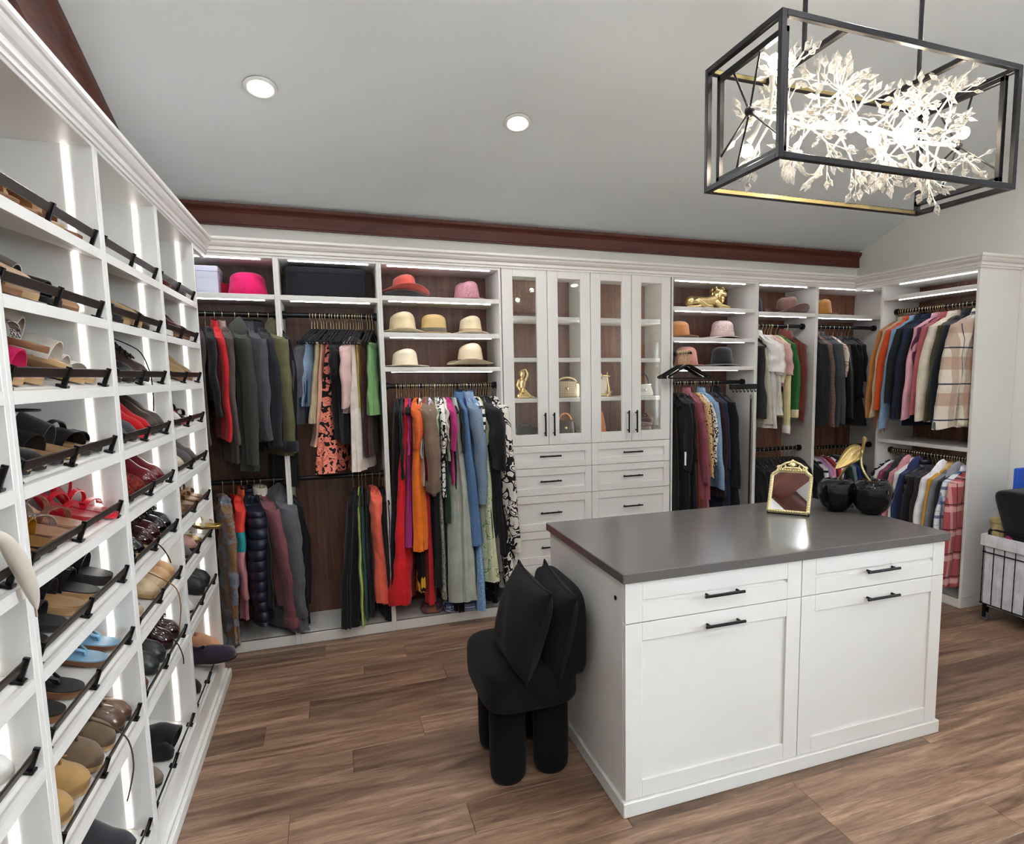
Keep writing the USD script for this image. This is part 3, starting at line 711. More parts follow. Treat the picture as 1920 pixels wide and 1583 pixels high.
def puffy(col, period=.062):
    c = np.array(lin(col))
    return mat('quilted_' + col.lstrip('#'), {'tc': ('texture_coordinate', {}), 's': ('separate_xyz', {}), 'a': ('math', {'math_type': 'multiply', 'value2': 6.2832 / period / 2}), 'q': ('math', {'math_type': 'sine'}), 'ab': ('math', {'math_type': 'absolute'}), 'pw': ('math', {'math_type': 'power', 'value2': .5}),
        'b': ('bump', {'strength': 1.0, 'distance': .02}), 'p': ('principled_bsdf', {'base_color': tuple(c), 'roughness': .42})},
        [('tc.object', 's.vector'), ('s.z', 'a.value1'), ('a.value', 'q.value1'), ('q.value', 'ab.value1'), ('ab.value', 'pw.value1'), ('pw.value', 'b.height'), ('b.normal', 'p.normal')])
M_PUFF = puffy('#1d2036')
P('navy blue quilted down jacket', 'jacket', .108, M_PUFF, L=.60, sleeve=.68, sr=.09, st=.054, t=.030, collar=M_PUFF, lean=-.02, cuff=.85)
P('mauve corduroy jacket with a cream fleece collar', 'jacket', .178, C_('#7d4d54', 220), L=.68, sleeve=.74, sr=.085, st=.048, t=.036, tt=.05, lean=.07, collar=C_('#d8d0c2', 60), cuffs=C_('#7d4d54', 220))
P('long grey plush fur coat with a hood', 'coat', .250, C_('#5a5a5f', 120), L=.84, sleeve=.68, sr=.10, st=.060, t=.05, tt=.06, fur=.010, hood=C_('#5a5a5f', 120), lean=.03, hw=.24)
P('black wool coat behind the grey fur coat', 'coat', .312, C_('#121318'), L=.8, sleeve=.6, t=.010, st=.014, fold=.003)
P('black nylon jacket behind the down jacket', 'jacket', .145, C_('#17181d'), L=.74, sleeve=.6, t=.012, st=.016)
# ---- second wardrobe, upper rail
P = put(1.998, turn=(.5, -30, .9, -14), place='on the upper rail of the bare walnut wardrobe', group='tops and skirts on the upper rail of the second wardrobe')
SK = dict(top=.165, sd=.02, sw=.15, nw=.145, sleeve=None)
P('dark grey short-sleeved cardigan', 'cardigan', .520, C_('#4d4f55'), L=.52, top=.13, sleeve=.30, t=.016, lean=-.03, sw=.17, sr=.06)
P('faded light blue denim shorts', 'shorts', .552, denim('#8fa9c2'), L=.38, hw=.17, t=.022, lean=-.035, **SK)
P('dark blue ripped jeans', 'jeans', .536, denim('#34425c'), L=.47, hw=.12, t=.012, lean=-.01, **SK)
P('khaki A-line midi skirt', 'skirt', .604, C_('#b3a283'), L=.48, hw=.22, t=.022, tt=.04, lean=-.03, waist=C_('#a89777'), **SK)
P('peach pleated skirt', 'skirt', .628, C_('#d9a58e'), L=.62, hw=.22, t=.013, tt=.04, fold=.014, lean=-.05, **SK)
M_FLOR = printed('coral_floral', [(0, '#17141a'), (.455, '#e0806c'), (.56, '#a8503f'), (.585, '#e58a74'), (.66, '#17141a')], 27.0)
P('black skirt with big coral flowers', 'skirt', .660, M_FLOR, L=.78, hw=.25, t=.026, tt=.06, lean=-.035, fold=.014, **SK)
P('plain black knit top', 'top', .695, C_('#141418'), L=.62, t=.014, top=.12, sleeve=.2)
P('navy blue slip top', 'top', .722, C_('#1b1d2c'), L=.66, t=.012, top=.12)
P('pale pink ruffled wrap blouse', 'blouse', .758, C_('#d6b5ad'), L=.46, top=.13, sleeve=.36, sr=.075, st=.03, t=.018, fold=.012, lean=-.015)
P('long cream chiffon skirt', 'skirt', .788, C_('#d8cbc0'), L=.78, hw=.22, t=.018, tt=.034, fold=.014, **SK)
P('mustard yellow slip skirt', 'skirt', .812, C_('#c9a94f'), L=.72, hw=.14, t=.008, lean=-.01, **SK)
P('dark burgundy wool skirt', 'skirt', .840, C_('#3a141b'), L=.70, hw=.17, t=.014, **SK)
P('sage green short skirt', 'skirt', .872, C_('#6f9a62'), L=.44, hw=.2, t=.02, tt=.036, waist=C_('#65905a'), **SK)
for i, x in enumerate((.575, .588, .642, .676, .708, .740, .774, .800, .856)):
    pl = ('between the denim shorts and the khaki skirt', 'against the khaki skirt', 'between the peach and flowered skirts', 'behind the flowered skirt', 'between the black and navy tops', 'left of the pink wrap blouse', 'right of the pink wrap blouse', 'beside the yellow skirt', 'left of the sage green skirt')[i]
    hanger((x, .14, 1.998), float(np.interp(x, (.5, .9), (-30, -14))), f'empty black velvet hanger {pl}', None)
# ---- second wardrobe, lower rail
P = put(1.006, turn=(.7, -14, .85, 8), place='on the lower rail of the bare walnut wardrobe', group='dresses on the lower rail of the second wardrobe')
P('wide black maxi dress', 'dress', .712, C_('#121217'), L=.84, top=.09, sw=.14, hw=.26, t=.03, tt=.045, fold=.014, lean=-.035, hem=.015)
P('lime green maxi dress', 'dress', .745, C_('#c5d87a'), L=.86, sw=.12, hw=.22, t=.009, lean=0, fold=.004)
P('dark teal satin dress', 'dress', .764, C_('#28626b'), L=.82, sw=.12, hw=.2, t=.008, fold=.004)
P('black slip dress beside the teal one', 'dress', .785, C_('#15151a'), L=.80, sw=.12, hw=.2, t=.012)
P('coral orange ruffled dress', 'dress', .826, C_('#e8664f'), L=.72, sw=.16, hw=.25, t=.026, tt=.036, fold=.014, sleeve=.34, sr=.085, st=.036, hem=.02)
P('black trousers right of the coral dress', 'trousers', .868, C_('#17161b'), L=.80, hw=.14, t=.014, **SK)
P('charcoal trousers against the upright', 'trousers', .890, C_('#1f1d23'), L=.74, hw=.12, t=.007, fold=.002, **SK)
# ---- third wardrobe: long dresses packed on one rail
P = put(1.565, turn=(1.0, -10, 1.25, -2, 1.62, 14), place='in the packed dress wardrobe', group='dresses packed on the rail under the hat shelves')
LD = dict(sw=.13, nw=.06)
M_LACEOR = printed('orange_lace', [(0, '#c8542c'), (.42, '#e8743c'), (.52, '#b8481f'), (.6, '#e07038')], 120.0)
M_YBLK = printed('yellow_black_leaf', [(0, '#1a1718'), (.5, '#d8a832'), (.6, '#1a1718'), (.66, '#c89a2a')], 11.0, stretch=(1, 1, .6))
M_WBFL = printed('white_black_flower', [(0, '#e4dfd8'), (.46, '#18171a'), (.56, '#e4dfd8')], 20.0)
M_GREYFL = printed('grey_green_flower', [(0, '#8d8e80'), (.45, '#b9b6a6'), (.55, '#6f7263'), (.62, '#a9a795')], 26.0)
M_CREAMGR = printed('cream_green_flower', [(0, '#c9cda6'), (.52, '#d9dbc0'), (.60, '#7f9a52'), (.66, '#d3d6b4')], 17.0)
M_BWPRINT = printed('ink_print_white', [(0, '#ddd6cc'), (.45, '#ddd6cc'), (.47, '#1b1a1c'), (.55, '#ddd6cc'), (.60, '#1b1a1c'), (.64, '#ddd6cc')], 13.0)
M_SWIRL = printed('black_white_swirl', [(0, '#1a191b'), (.44, '#e2dbd0'), (.51, '#1a191b'), (.57, '#e2dbd0')], 12.0)
M_DOT = printed('white_dots', [(0, '#d8d8d8'), (.10, '#121216')], 26.0, 'voronoi')
M_LACEBL = printed('pale_blue_lace', [(0, '#7fa3cf'), (.5, '#a9c5e6'), (.58, '#6d93c2')], 55.0)
M_PAISB = printed('blue_paisley', [(0, '#cfd8e4'), (.45, '#2f4f8f'), (.53, '#9fb6d8'), (.6, '#223f7a')], 24.0)
M_PAISP = printed('plum_paisley', [(0, '#5a3a4e'), (.45, '#8d5a63'), (.53, '#6f6a86'), (.6, '#a06a4a')], 20.0)
P('long black evening gown', 'dress', 1.000, C_('#131217'), L=1.28, t=.020, tt=.03, lean=-.055, hw=.2, fold=.008, **LD)
P('black camisole on a cream satin hanger', 'top', 1.030, C_('#17161a'), L=.5, t=.013, hang='white')
P('bright red tiered ruffle dress', 'dress', 1.058, C_('#d62027'), L=1.31, t=.018, tt=.06, front=-.03, lean=-.085, hw=.22, tiers=6, fold=.010, hem=.015, **LD)
P('magenta purple midi dress', 'dress', 1.080, C_('#a3307c'), L=.93, t=.015, tt=.032, lean=-.035, hw=.23, **LD)
P('orange midi dress with red lace sleeves and a scalloped hem', 'dress', 1.118, C_('#f07a22'), L=.955, t=.030, tt=.052, front=-.03, hw=.24, sleeve=.24, sr=.07, st=.036, m2=M_LACEOR, fold=.008, lean=-.012, cuff=1.1)
P('hot pink sleeveless top', 'top', 1.070, C_('#e64a9c'), L=.35, t=.008, sw=.11)
P('black and yellow leaf print skirt', 'skirt', 1.128, M_YBLK, L=1.24, t=.012, tt=.03, hw=.2, lean=-.02, sw=.12, nw=.1)
P('white blouse beside the orange dress', 'blouse', 1.142, C_('#dcd6cf'), L=.55, t=.010, sleeve=.3, hang='white', st=.012)
P('taupe brown blouse with a long bell sleeve', 'blouse', 1.180, C_('#7d6857'), L=.62, t=.018, sleeve=.52, sr=.085, st=.055, cuff=.9, lean=.02, cuffs=C_('#776252'), out=.045)
P('narrow red maxi dress', 'dress', 1.165, C_('#c92a30'), L=1.33, t=.012, tt=.032, hw=.2, **LD)
P('black pleated midi dress', 'dress', 1.212, C_('#101014'), L=1.21, t=.022, tt=.045, hw=.24, fold=.012, hang='white', lean=-.005, **LD)
P('lilac flowered short-sleeved blouse', 'blouse', 1.200, printed('lilac_flower', [(0, '#cfc0d4'), (.5, '#8d6a86'), (.58, '#d9cddb')], 30.0), L=.4, t=.010, sleeve=.25, sr=.06, st=.016)
P('teal satin camisole', 'top', 1.222, C_('#5f9a93'), L=.42, t=.008)
P('sage striped blouse', 'blouse', 1.236, plaid('sagestripe', '#c9cdb9', [(1, .03, 0, .012, '#7f8a70', .8)]), L=.5, t=.009, sleeve=.2, st=.012)
P('white dress with black flowers', 'dress', 1.256, M_WBFL, L=.63, t=.018, sleeve=.32, sr=.07, st=.024, hang='white')
P('long grey and moss flowered dress', 'dress', 1.242, M_GREYFL, L=1.30, t=.012, tt=.020, hw=.22, **LD)
P('dark bottle green dress', 'dress', 1.278, C_('#1f4a3a'), L=.80, t=.012, hw=.22, **LD)
P('ivory knit top', 'top', 1.290, C_('#d8d2c4'), L=.4, t=.010, sleeve=.2, st=.012, hang='white')
P('magenta pink short-sleeved blouse', 'blouse', 1.312, C_('#b72b74'), L=.55, t=.014, sleeve=.26, sr=.07, st=.024, cuff=1.05)
P('long black dress under the sage one', 'dress', 1.326, C_('#121216'), L=1.40, t=.014, tt=.034, hw=.22, **LD)
P('long pale sage green dress', 'dress', 1.352, C_('#a9ada0'), L=1.31, t=.026, tt=.078, front=-.04, hw=.27, fold=.02, lean=-.01, hem=.01, **LD)
P('black lace camisole', 'top', 1.372, C_('#15151a'), L=.35, t=.008)
P('mid-blue denim shirt dress', 'dress', 1.396, denim('#5b7ca3'), L=.96, t=.028, tt=.055, front=-.02, hw=.25, lean=.03, collar=denim('#5b7ca3'), hem=.006)
P('royal blue knit dress', 'dress', 1.422, C_('#1f2f96'), L=.99, t=.012, hw=.24, **LD)
P('pale blue denim jacket with a long sleeve', 'jacket', 1.448, denim('#8499ae'), L=.66, t=.026, sleeve=.62, sr=.085, st=.048, front=-.02, collar=denim('#8fa5bb'), lean=.025, cuff=.7)
P('pale blue lace maxi dress', 'dress', 1.444, M_LACEBL, L=1.40, t=.010, tt=.028, hw=.26, fold=.012, **LD)
P('light blue cotton shirt', 'shirt', 1.470, C_('#8db0dd'), L=.6, t=.010, sleeve=.4, st=.014, collar=C_('#8db0dd'), hang='white')
P('white blouse with black stripes', 'blouse', 1.486, plaid('bwstripe', '#e5e1da', [(2, .05, 0, .02, '#17171a', 1.0)]), L=.5, t=.010, sleeve=.26, sr=.065, st=.02)
P('cream dress with green leaf print', 'dress', 1.510, M_CREAMGR, L=1.22, t=.022, tt=.05, hw=.25, sleeve=.25, sr=.06, st=.026, fold=.010, hang='white', **LD)
P('long black dress with small white dots', 'dress', 1.528, M_DOT, L=1.37, t=.010, tt=.028, hw=.22, **LD)
P('grey herringbone dress', 'dress', 1.542, C_('#6d6d6b'), L=1.15, t=.010, tt=.022, hw=.24, lean=.01, **LD)
P('black dress with a gathered puff sleeve', 'dress', 1.560, C_('#141419'), L=1.04, t=.030, tt=.060, hw=.24, lean=.03, sleeve=.40, sr=.10, st=.055, cuff=.8, out=.05)
P('black and white swirl print maxi dress', 'dress', 1.590, M_SWIRL, L=1.30, t=.014, tt=.032, hw=.27, lean=.03, fold=.012, **LD)
P('white kimono dress with black ink print', 'dress', 1.604, M_BWPRINT, L=1.08, t=.022, tt=.046, hw=.25, lean=.05, sleeve=.95, sr=.085, st=.05, cuff=1.15, out=.03, swing=.03)
P('sheer black slip at the right end', 'dress', 1.632, C_('#1a1a1f'), L=.5, t=.006, fold=.002, sw=.1, nw=.03)
for i, x in enumerate((1.016, 1.045, 1.094, 1.105, 1.190, 1.268, 1.300, 1.338, 1.410, 1.434, 1.498, 1.576)):
    hanger((x, .14, 1.565), 0, 'empty velvet hanger squeezed between ' + ('the black gown and camisole', 'the camisole and red ruffle dress', 'the magenta and orange dresses', 'the pink top and orange dress', 'the taupe and lilac blouses', 'the black-flowered and green dresses', 'the ivory top and magenta blouse', 'the long black and sage dresses', 'the denim and royal blue dresses', 'the royal blue dress and denim jacket', 'the striped blouse and leaf dress', 'the puff-sleeve and swirl dresses')[i], None)

# ---- wardrobe right of the glass cabinets
P = put(1.565, turn=(2.95, 0, 3.4, 9), place='on the rail beside the glass cabinets', group='clothes on the rail right of the glass cabinets')
P('plain black maxi dress', 'dress', 2.955, C_('#101014'), L=1.25, t=.022, tt=.03, hw=.22, **LD)
P('black long-sleeved dress with a white tag', 'dress', 3.010, C_('#141419'), L=1.15, t=.026, tt=.034, sleeve=.5, sr=.065, st=.03, lean=.03, hang='white', extra=lambda g, s, top, L, sw: obj('tag', box(-.03, -.015, -.217, -.214, -.60, -.50), M_HANGWHITE, g))
P('black wrap dress', 'dress', 3.056, C_('#16151a'), L=1.0, t=.020, tt=.03, lean=.05, sleeve=.42, st=.024)
P('rust orange satin dress', 'dress', 3.086, C_('#a4432a'), L=.92, t=.010, lean=.05, hw=.19)
P('dusty rose dress with ruffled edges', 'dress', 3.116, C_('#8d4a58'), L=.80, t=.022, tt=.034, lean=.075, sleeve=.60, sr=.06, st=.028, cuff=1.2, fold=.012, collar=C_('#b77484'))
P('pink gathered midi dress', 'dress', 3.150, C_('#9c6068'), L=.92, t=.012, tt=.026, lean=.05, hw=.19, fold=.012)
M_LEO = printed('leopard', [(0, '#2a1c14'), (.22, '#8d5f2f'), (.30, '#d8b98c'), (.62, '#caa56f')], 42.0, 'voronoi')
P('leopard print blouse', 'blouse', 3.176, M_LEO, L=.60, t=.016, sleeve=.56, sr=.055, st=.024, lean=.045)
P('black and white spotted blouse', 'blouse', 3.206, printed('spot', [(0, '#e6dfd6'), (.47, '#18171b'), (.55, '#e6dfd6')], 34.0), L=.55, t=.014, sleeve=.44, st=.02, lean=.04)
P('light blue denim shirt', 'shirt', 3.240, denim('#86a8c6'), L=.72, t=.022, sleeve=.66, sr=.058, st=.03, lean=.075, collar=denim('#86a8c6'))
P('dark maroon cardigan', 'cardigan', 3.286, C_('#2a1519'), L=.80, t=.020, sleeve=.6, st=.026, lean=.05, hang='white')
P('navy knit dress', 'dress', 3.320, C_('#1b2440'), L=.9, t=.016, sleeve=.5, st=.022, lean=.06, hang='white')
P('dark wash jeans', 'jeans', 3.345, denim('#2f4866'), L=1.0, t=.014, hw=.13, lean=.05, **SK)
P('black tailored blazer', 'jacket', 3.384, C_('#0f0f13'), L=.92, t=.030, sleeve=.66, sr=.065, st=.034, lean=.07, collar=C_('#0f0f13'), hang='white')
for i, x in enumerate((2.975, 3.035, 3.100, 3.190, 3.262, 3.305)):
    hanger((x, .14, 1.565), 0, 'velvet hanger pressed between ' + ('the two left black dresses', 'the tagged and wrap dresses', 'the rust and dusty rose dresses', 'the leopard and spotted blouses', 'the denim shirt and maroon cardigan', 'the cardigan and navy dress')[i], None)

# ---- next wardrobe, both rails
P = put(2.005, turn=(3.7, 4, 3.95, 12), place='on the upper rail under the cowboy hat', group='blouses on the upper rail under the cowboy hat')
P('washed black denim skirt', 'skirt', 3.700, C_('#2d2e33', 400), L=.56, t=.022, hw=.19, **SK)
P('cream linen skirt', 'skirt', 3.722, C_('#cbc4b2'), L=.60, t=.018, hw=.22, lean=.015, **SK)
P('white cotton blouse with a flutter sleeve', 'blouse', 3.748, C_('#e3e0da'), L=.72, t=.026, tt=.034, hw=.24, sleeve=.22, sr=.09, st=.045, cuff=1.3, fold=.014, lean=.02, collar=C_('#e3e0da'))
P('white eyelet top', 'top', 3.786, C_('#dfdcd4', 90), L=.62, t=.022, hw=.22, sleeve=.24, sr=.075, st=.034, fold=.010, hang='white', lean=.02)
P('ivory striped shirt', 'shirt', 3.818, plaid('ivstripe', '#d6cdbd', [(0, .03, 0, .01, '#b9ab95', .7)]), L=.56, t=.014, sleeve=.30, st=.024)
P('pale pink short-sleeved blouse', 'blouse', 3.848, C_('#d0a6a3'), L=.40, t=.018, sleeve=.24, sr=.075, st=.034, cuff=1.15, lean=.02)
P('black tank top', 'top', 3.868, C_('#141418'), L=.44, t=.010, sw=.16)
P('pale yellow cardigan with white cuffs', 'cardigan', 3.880, C_('#d5c795'), L=.64, t=.014, sleeve=.70, sr=.045, st=.022, cuffs=C_('#dcd8d0'))
P('bright green cardigan', 'cardigan', 3.924, C_('#2c6a34'), L=.60, t=.018, sleeve=.58, sr=.055, st=.026, lean=.02, cuffs=C_('#d9cda6'))
garment('rust brown velour sweatshirt turned to face the room', 'sweatshirt', 'under the cowboy hat', None, (4.015, .135, 2.005), 55, cloth('#6a2f26', 200, .8, .5), L=.60, t=.035, tt=.05, sw=.155, hw=.15, sleeve=.62, sr=.042, st=.04, out=.012, collar=cloth('#6a2f26', 200, .8, .5), fold=.010)
P = put(1.020, place='on the lower rail under the cowboy hat', group='dark tops on the lower rail under the cowboy hat')
for i, (x, c, nm, hk) in enumerate(((3.70, '#121217', 'black jersey top', 'velvet'), (3.745, '#16161c', 'black long-sleeved tee', 'white'), (3.785, '#14161f', 'blue-black sweater', 'white'), (3.825, '#17171b', 'black cotton vest', 'white'), (3.865, '#2b2124', 'aubergine knit top', 'velvet'), (3.905, '#101014', 'black ribbed top', 'velvet'), (3.945, '#1c1c22', 'charcoal tee', 'velvet'), (3.985, '#15151b', 'black silk blouse', 'velvet'), (4.025, '#23171a', 'wine dark blouse', 'velvet'), (4.065, '#121218', 'black crepe top', 'velvet'), (4.105, '#1a1a22', 'ink blue top', 'velvet'), (4.145, '#17161b', 'black lace blouse', 'velvet'))):
    P(nm, 'top', x, C_(c), L=.62, t=.019, sleeve=.4, hang=hk, sr=.055)
# ---- right corner wardrobe of the back wall
P = put(2.005, place='on the upper rail of the right corner', group='jackets on the upper rail in the right corner')
P('near-black wool coat', 'coat', 4.254, C_('#232327'), L=.72, t=.022, sleeve=.62, sr=.06, st=.028, lean=.02, collar=C_('#55555a', 300))
M_TWEED = plaid('brown_check', '#6b5a4f', [(1, .05, 0, .008, '#8d5a4a', .7), (2, .05, 0, .008, '#8d5a4a', .7), (1, .025, .01, .004, '#4a3f3a', .6), (2, .025, .01, .004, '#4a3f3a', .6)])
P('brown checked blazer', 'jacket', 4.308, M_TWEED, L=.60, t=.022, sleeve=.66, sr=.055, st=.030, lean=.045, collar=M_TWEED)
P('slate grey blazer', 'jacket', 4.356, C_('#3a4046'), L=.66, t=.022, sleeve=.66, sr=.055, st=.028, lean=.04, collar=C_('#55585e', 300))
P('charcoal flannel coat', 'coat', 4.404, C_('#47484b', 300), L=.70, t=.026, sleeve=.64, sr=.065, st=.034, lean=.05, hang='white')
P('cream top with a pink twisted scarf', 'top', 4.446, printed('creampink', [(0, '#d8cbb8'), (.48, '#b98a80'), (.58, '#e0d6c6')], 16.0), L=.36, t=.016, sleeve=.26, sr=.06, st=.022)
P('black sequinned jacket', 'jacket', 4.492, mat('black_sequins', {'tc': ('texture_coordinate', {}), 'v': ('voronoi_texture', {'scale': 90.0}), 'r': ('rgb_ramp', {'ramp': [(0, (.8, .8, .8)), (.05, (.02, .02, .024))], 'interpolate': False}), 'p': ('principled_bsdf', {'roughness': .3})}, [('tc.object', 'v.vector'), ('v.distance', 'r.fac'), ('r.color', 'p.base_color')]), L=.66, t=.024, sleeve=.6, sr=.06, st=.03, lean=.05, hang='white')
P('black velvet top', 'top', 4.540, C_('#111115'), L=.60, t=.022, sleeve=.42, sr=.07, st=.032, lean=.05, hang='white')
P('black ruffled blouse', 'blouse', 4.586, C_('#17171b'), L=.66, t=.022, tt=.035, sleeve=.40, sr=.075, st=.034, fold=.014, lean=.04, hang='white')
P('black tulle skirt', 'skirt', 4.622, C_('#1b1b20'), L=.64, t=.020, tt=.04, hw=.26, fold=.02, **SK)
P('black lace top nearest the corner', 'top', 4.656, C_('#202025'), L=.5, t=.014, sleeve=.3, st=.02)
P = put(1.010, place='on the lower rail of the right corner', group='tops on the lower rail in the right corner')
M_STR1 = plaid('black_white_track', '#121215', [(1, .30, .04, .05, '#dedbd6', 1.0)])
M_STR2 = plaid('lilac_track', '#b08fb8', [(1, .30, .05, .02, '#1a1a20', 1.0)])
for i, (x, m, nm, tt) in enumerate(((4.256, C_('#121216'), 'black hoodie', .020), (4.300, plaid('whitebadge', '#cfcbc6', [(2, .06, 0, .018, '#1a1a1f', 1.0)]), 'white top with black sleeve bars', .022), (4.344, M_STR2, 'lilac top with a dark sleeve stripe', .020), (4.378, C_('#d58a9b'), 'pink sweatshirt', .014), (4.408, C_('#5a1f2c'), 'wine red sweater', .014), (4.436, C_('#c03a22'), 'orange-red sweater', .014), (4.468, plaid('purplestripe', '#efe9f2', [(1, .06, 0, .02, '#3a2a4f', 1.0)]), 'purple and white striped jersey', .015), (4.506, C_('#141417'), 'black sweatshirt', .020), (4.548, C_('#12352c'), 'dark green sweatshirt', .022), (4.592, C_('#7e8a93'), 'blue-grey sweatshirt', .020), (4.632, C_('#1d3f7a'), 'blue sweatshirt', .016), (4.662, C_('#14182a'), 'navy sweatshirt', .014), (4.700, C_('#111114'), 'black sweater beside the side panel', .02))):
    P(nm, 'sweater', x, m, L=.58, t=tt, sleeve=.5, sr=.06, st=tt * 1.2, sw=.19)

# ---- corner wardrobe on the right wall: rails that run away from the viewer
SIDE = {'upper': [], 'lower': []}
def side_put(z, place, group):
    def f(desc, cat, y, m, **k):
        SIDE['upper' if z > 1.5 else 'lower'].append((y, desc))
        return garment(desc, cat, place, group, (4.72, y, z), -90.0, m, **k)
    return f
P = side_put(2.095, 'on the upper rail of the corner wardrobe', 'jackets on the upper rail of the corner wardrobe')
SV = dict(swing=.07, sleeve=.66, out=.04)
P('tan suede fringed jacket', 'jacket', -.335, cloth('#a46a35', 300, .8), L=.74, t=.018, sr=.055, st=.026, **SV)
P('beige blazer with dark cuff buttons', 'jacket', -.375, C_('#b8a184'), L=.68, t=.016, sr=.055, st=.024, collar=C_('#b8a184'), **SV)
P('burnt orange wool coat', 'coat', -.425, C_('#c2481f'), L=.68, t=.022, sr=.062, st=.032, collar=C_('#c2481f'), **{**SV, 'sleeve': .60})
P('pale blue denim jacket', 'jacket', -.472, denim('#7e9fba'), L=.66, t=.020, sr=.062, st=.032, collar=denim('#7e9fba'), **{**SV, 'sleeve': .74})
P('black denim jacket with a rolled grey cuff', 'jacket', -.528, denim('#26282e'), L=.72, t=.026, sr=.068, st=.036, collar=denim('#26282e'), cuffs=denim('#7d868f'), **{**SV, 'sleeve': .54})
P('dark indigo denim jacket', 'jacket', -.584, denim('#232c40'), L=.78, t=.026, sr=.062, st=.034, collar=denim('#232c40'), **SV)
P('black knit cardigan', 'cardigan', -.625, C_('#1a1a22'), L=.62, t=.016, sr=.05, st=.018, **SV)
P('light pink cotton shirt', 'shirt', -.672, C_('#d39ca8'), L=.66, t=.020, sr=.056, st=.030, collar=C_('#d39ca8'), **SV)
P('plum purple T-shirt', 'shirt', -.706, C_('#5d2c46'), L=.60, t=.012, sr=.06, st=.016, swing=.02, sleeve=.3)
P('dusty rose corduroy shirt', 'shirt', -.742, C_('#a8585c', 200), L=.68, t=.022, sr=.056, st=.032, collar=C_('#a8585c', 200), **{**SV, 'sleeve': .62})
P('cream wool coat', 'coat', -.812, C_('#d6cab8', 250), L=.74, t=.034, sr=.068, st=.044, collar=C_('#d6cab8', 250), **SV)
P('olive brown field jacket', 'jacket', -.868, C_('#494430'), L=.72, t=.020, sr=.055, st=.024, **SV)
P('dark navy wool coat', 'coat', -.924, C_('#23262e'), L=.72, t=.028, sr=.06, st=.036, collar=C_('#23262e'), **SV)
M_SHERPA = plaid('sherpa', '#ddd3c3', [(1, .16, .02, .055, '#b79a86', .75), (2, .24, .03, .085, '#b18d76', .7), (1, .16, .10, .007, '#3b4358', .9), (2, .24, .17, .010, '#2f374c', .95)], .95, 1.0)
P('cream, tan and navy plaid fleece shacket', 'jacket', -1.018, M_SHERPA, L=.76, t=.045, sr=.095, st=.066, fur=.008, collar=M_SHERPA, fold=.010, swing=.09, sleeve=.70, out=.05, cuff=.95)
t_ = thing('leather_fringe', 'brown leather fringe dangling below the pale blue denim jacket', 'fringe', (4.47, -.435, 1.40))
for i in range(9):
    a_ = (i - 4) * .011
    obj('tassel', tube([(0.01 * (i % 2), a_, .0), (-.004, a_ * 1.3, -.10), (.01 * ((i * 7) % 3 - 1), a_ * 1.5 + .004, -.19 - .05 * ((i * 5) % 4) / 4)], [.004, .0045, .002], 5), plain('tan_leather', '#9a5f2c', .7), t_, True)
obj('band', box(-.012, .012, -.055, .055, -.01, .02, .004), plain('tan_leather', '#9a5f2c', .7), t_)
P = side_put(1.022, 'on the lower rail of the corner wardrobe', 'jackets on the lower rail of the corner wardrobe')
M_PPLAID = plaid('pinkplaid', '#a84f55', [(2, .17, 0, .035, '#d9a8a2', .8), (1, .12, 0, .02, '#d9a8a2', .6), (2, .17, .045, .010, '#4a2026', .9), (1, .12, .05, .008, '#4a2026', .8)])
M_BPLAID = plaid('blueplaid', '#d5d8dc', [(2, .10, 0, .022, '#39507c', .8), (1, .08, 0, .014, '#39507c', .8), (2, .10, .05, .006, '#8aa0c0', .8)])
LO = dict(swing=.05, out=.03)
P('dark printed cut-out top', 'top', -.330, printed('cutout', [(0, '#101014'), (.5, '#c9ccd0'), (.58, '#14141a')], 22.0), L=.6, t=.016, sleeve=.3, st=.022, **LO)
P('white lace shirt', 'shirt', -.368, C_('#dedcdc'), L=.55, t=.016, sleeve=.4, st=.022, **LO)
P('magenta tweed jacket', 'jacket', -.412, C_('#8a3a5c', 120), L=.60, t=.020, sleeve=.5, sr=.06, st=.028, collar=C_('#8a3a5c', 120), **LO)
P('charcoal fleece hoodie', 'hoodie', -.452, C_('#2b2a2f'), L=.6, t=.018, sleeve=.5, st=.022, hood=C_('#2b2a2f'), **LO)
P('pink parka with a tan fur-trimmed hood', 'coat', -.505, C_('#c5878c'), L=.62, t=.022, sleeve=.55, st=.028, hood=C_('#c5878c'), collar=printed('tanfur', [(0, '#8d7048'), (.5, '#bfa274')], 60.0), fur=.006, **LO)
P('white fleece jacket', 'jacket', -.550, C_('#dcdad7'), L=.64, t=.018, sleeve=.6, st=.026, collar=C_('#e4e2df'), **LO)
P('navy blue fleece jacket', 'jacket', -.594, C_('#2a3358'), L=.6, t=.018, sleeve=.5, st=.024, hood=C_('#2a3358'), **LO)
M_PUFB = puffy('#15151c', .07)
P('black quilted vest', 'vest', -.640, M_PUFB, L=.62, t=.036, sw=.2, fold=.004, collar=M_PUFB)
P('black padded coat', 'coat', -.700, C_('#1a1a22'), L=.70, t=.028, sleeve=.56, sr=.066, st=.036, **LO)
P('brown-black wool jacket', 'jacket', -.755, C_('#2c2226'), L=.66, t=.024, sleeve=.55, sr=.062, st=.030, **LO)
P('white zip hoodie', 'hoodie', -.812, C_('#dfdee0'), L=.64, t=.026, sleeve=.58, sr=.064, st=.034, hood=C_('#e4e3e6'), **LO)
P('mustard yellow fleece', 'sweater', -.858, C_('#c28f2c'), L=.62, t=.016, sleeve=.56, sr=.058, st=.022, collar=C_('#d9b878'), **LO)
P('mid-grey sweatshirt', 'sweatshirt', -.896, C_('#74757c'), L=.66, t=.018, sleeve=.56, sr=.058, st=.024, **LO)
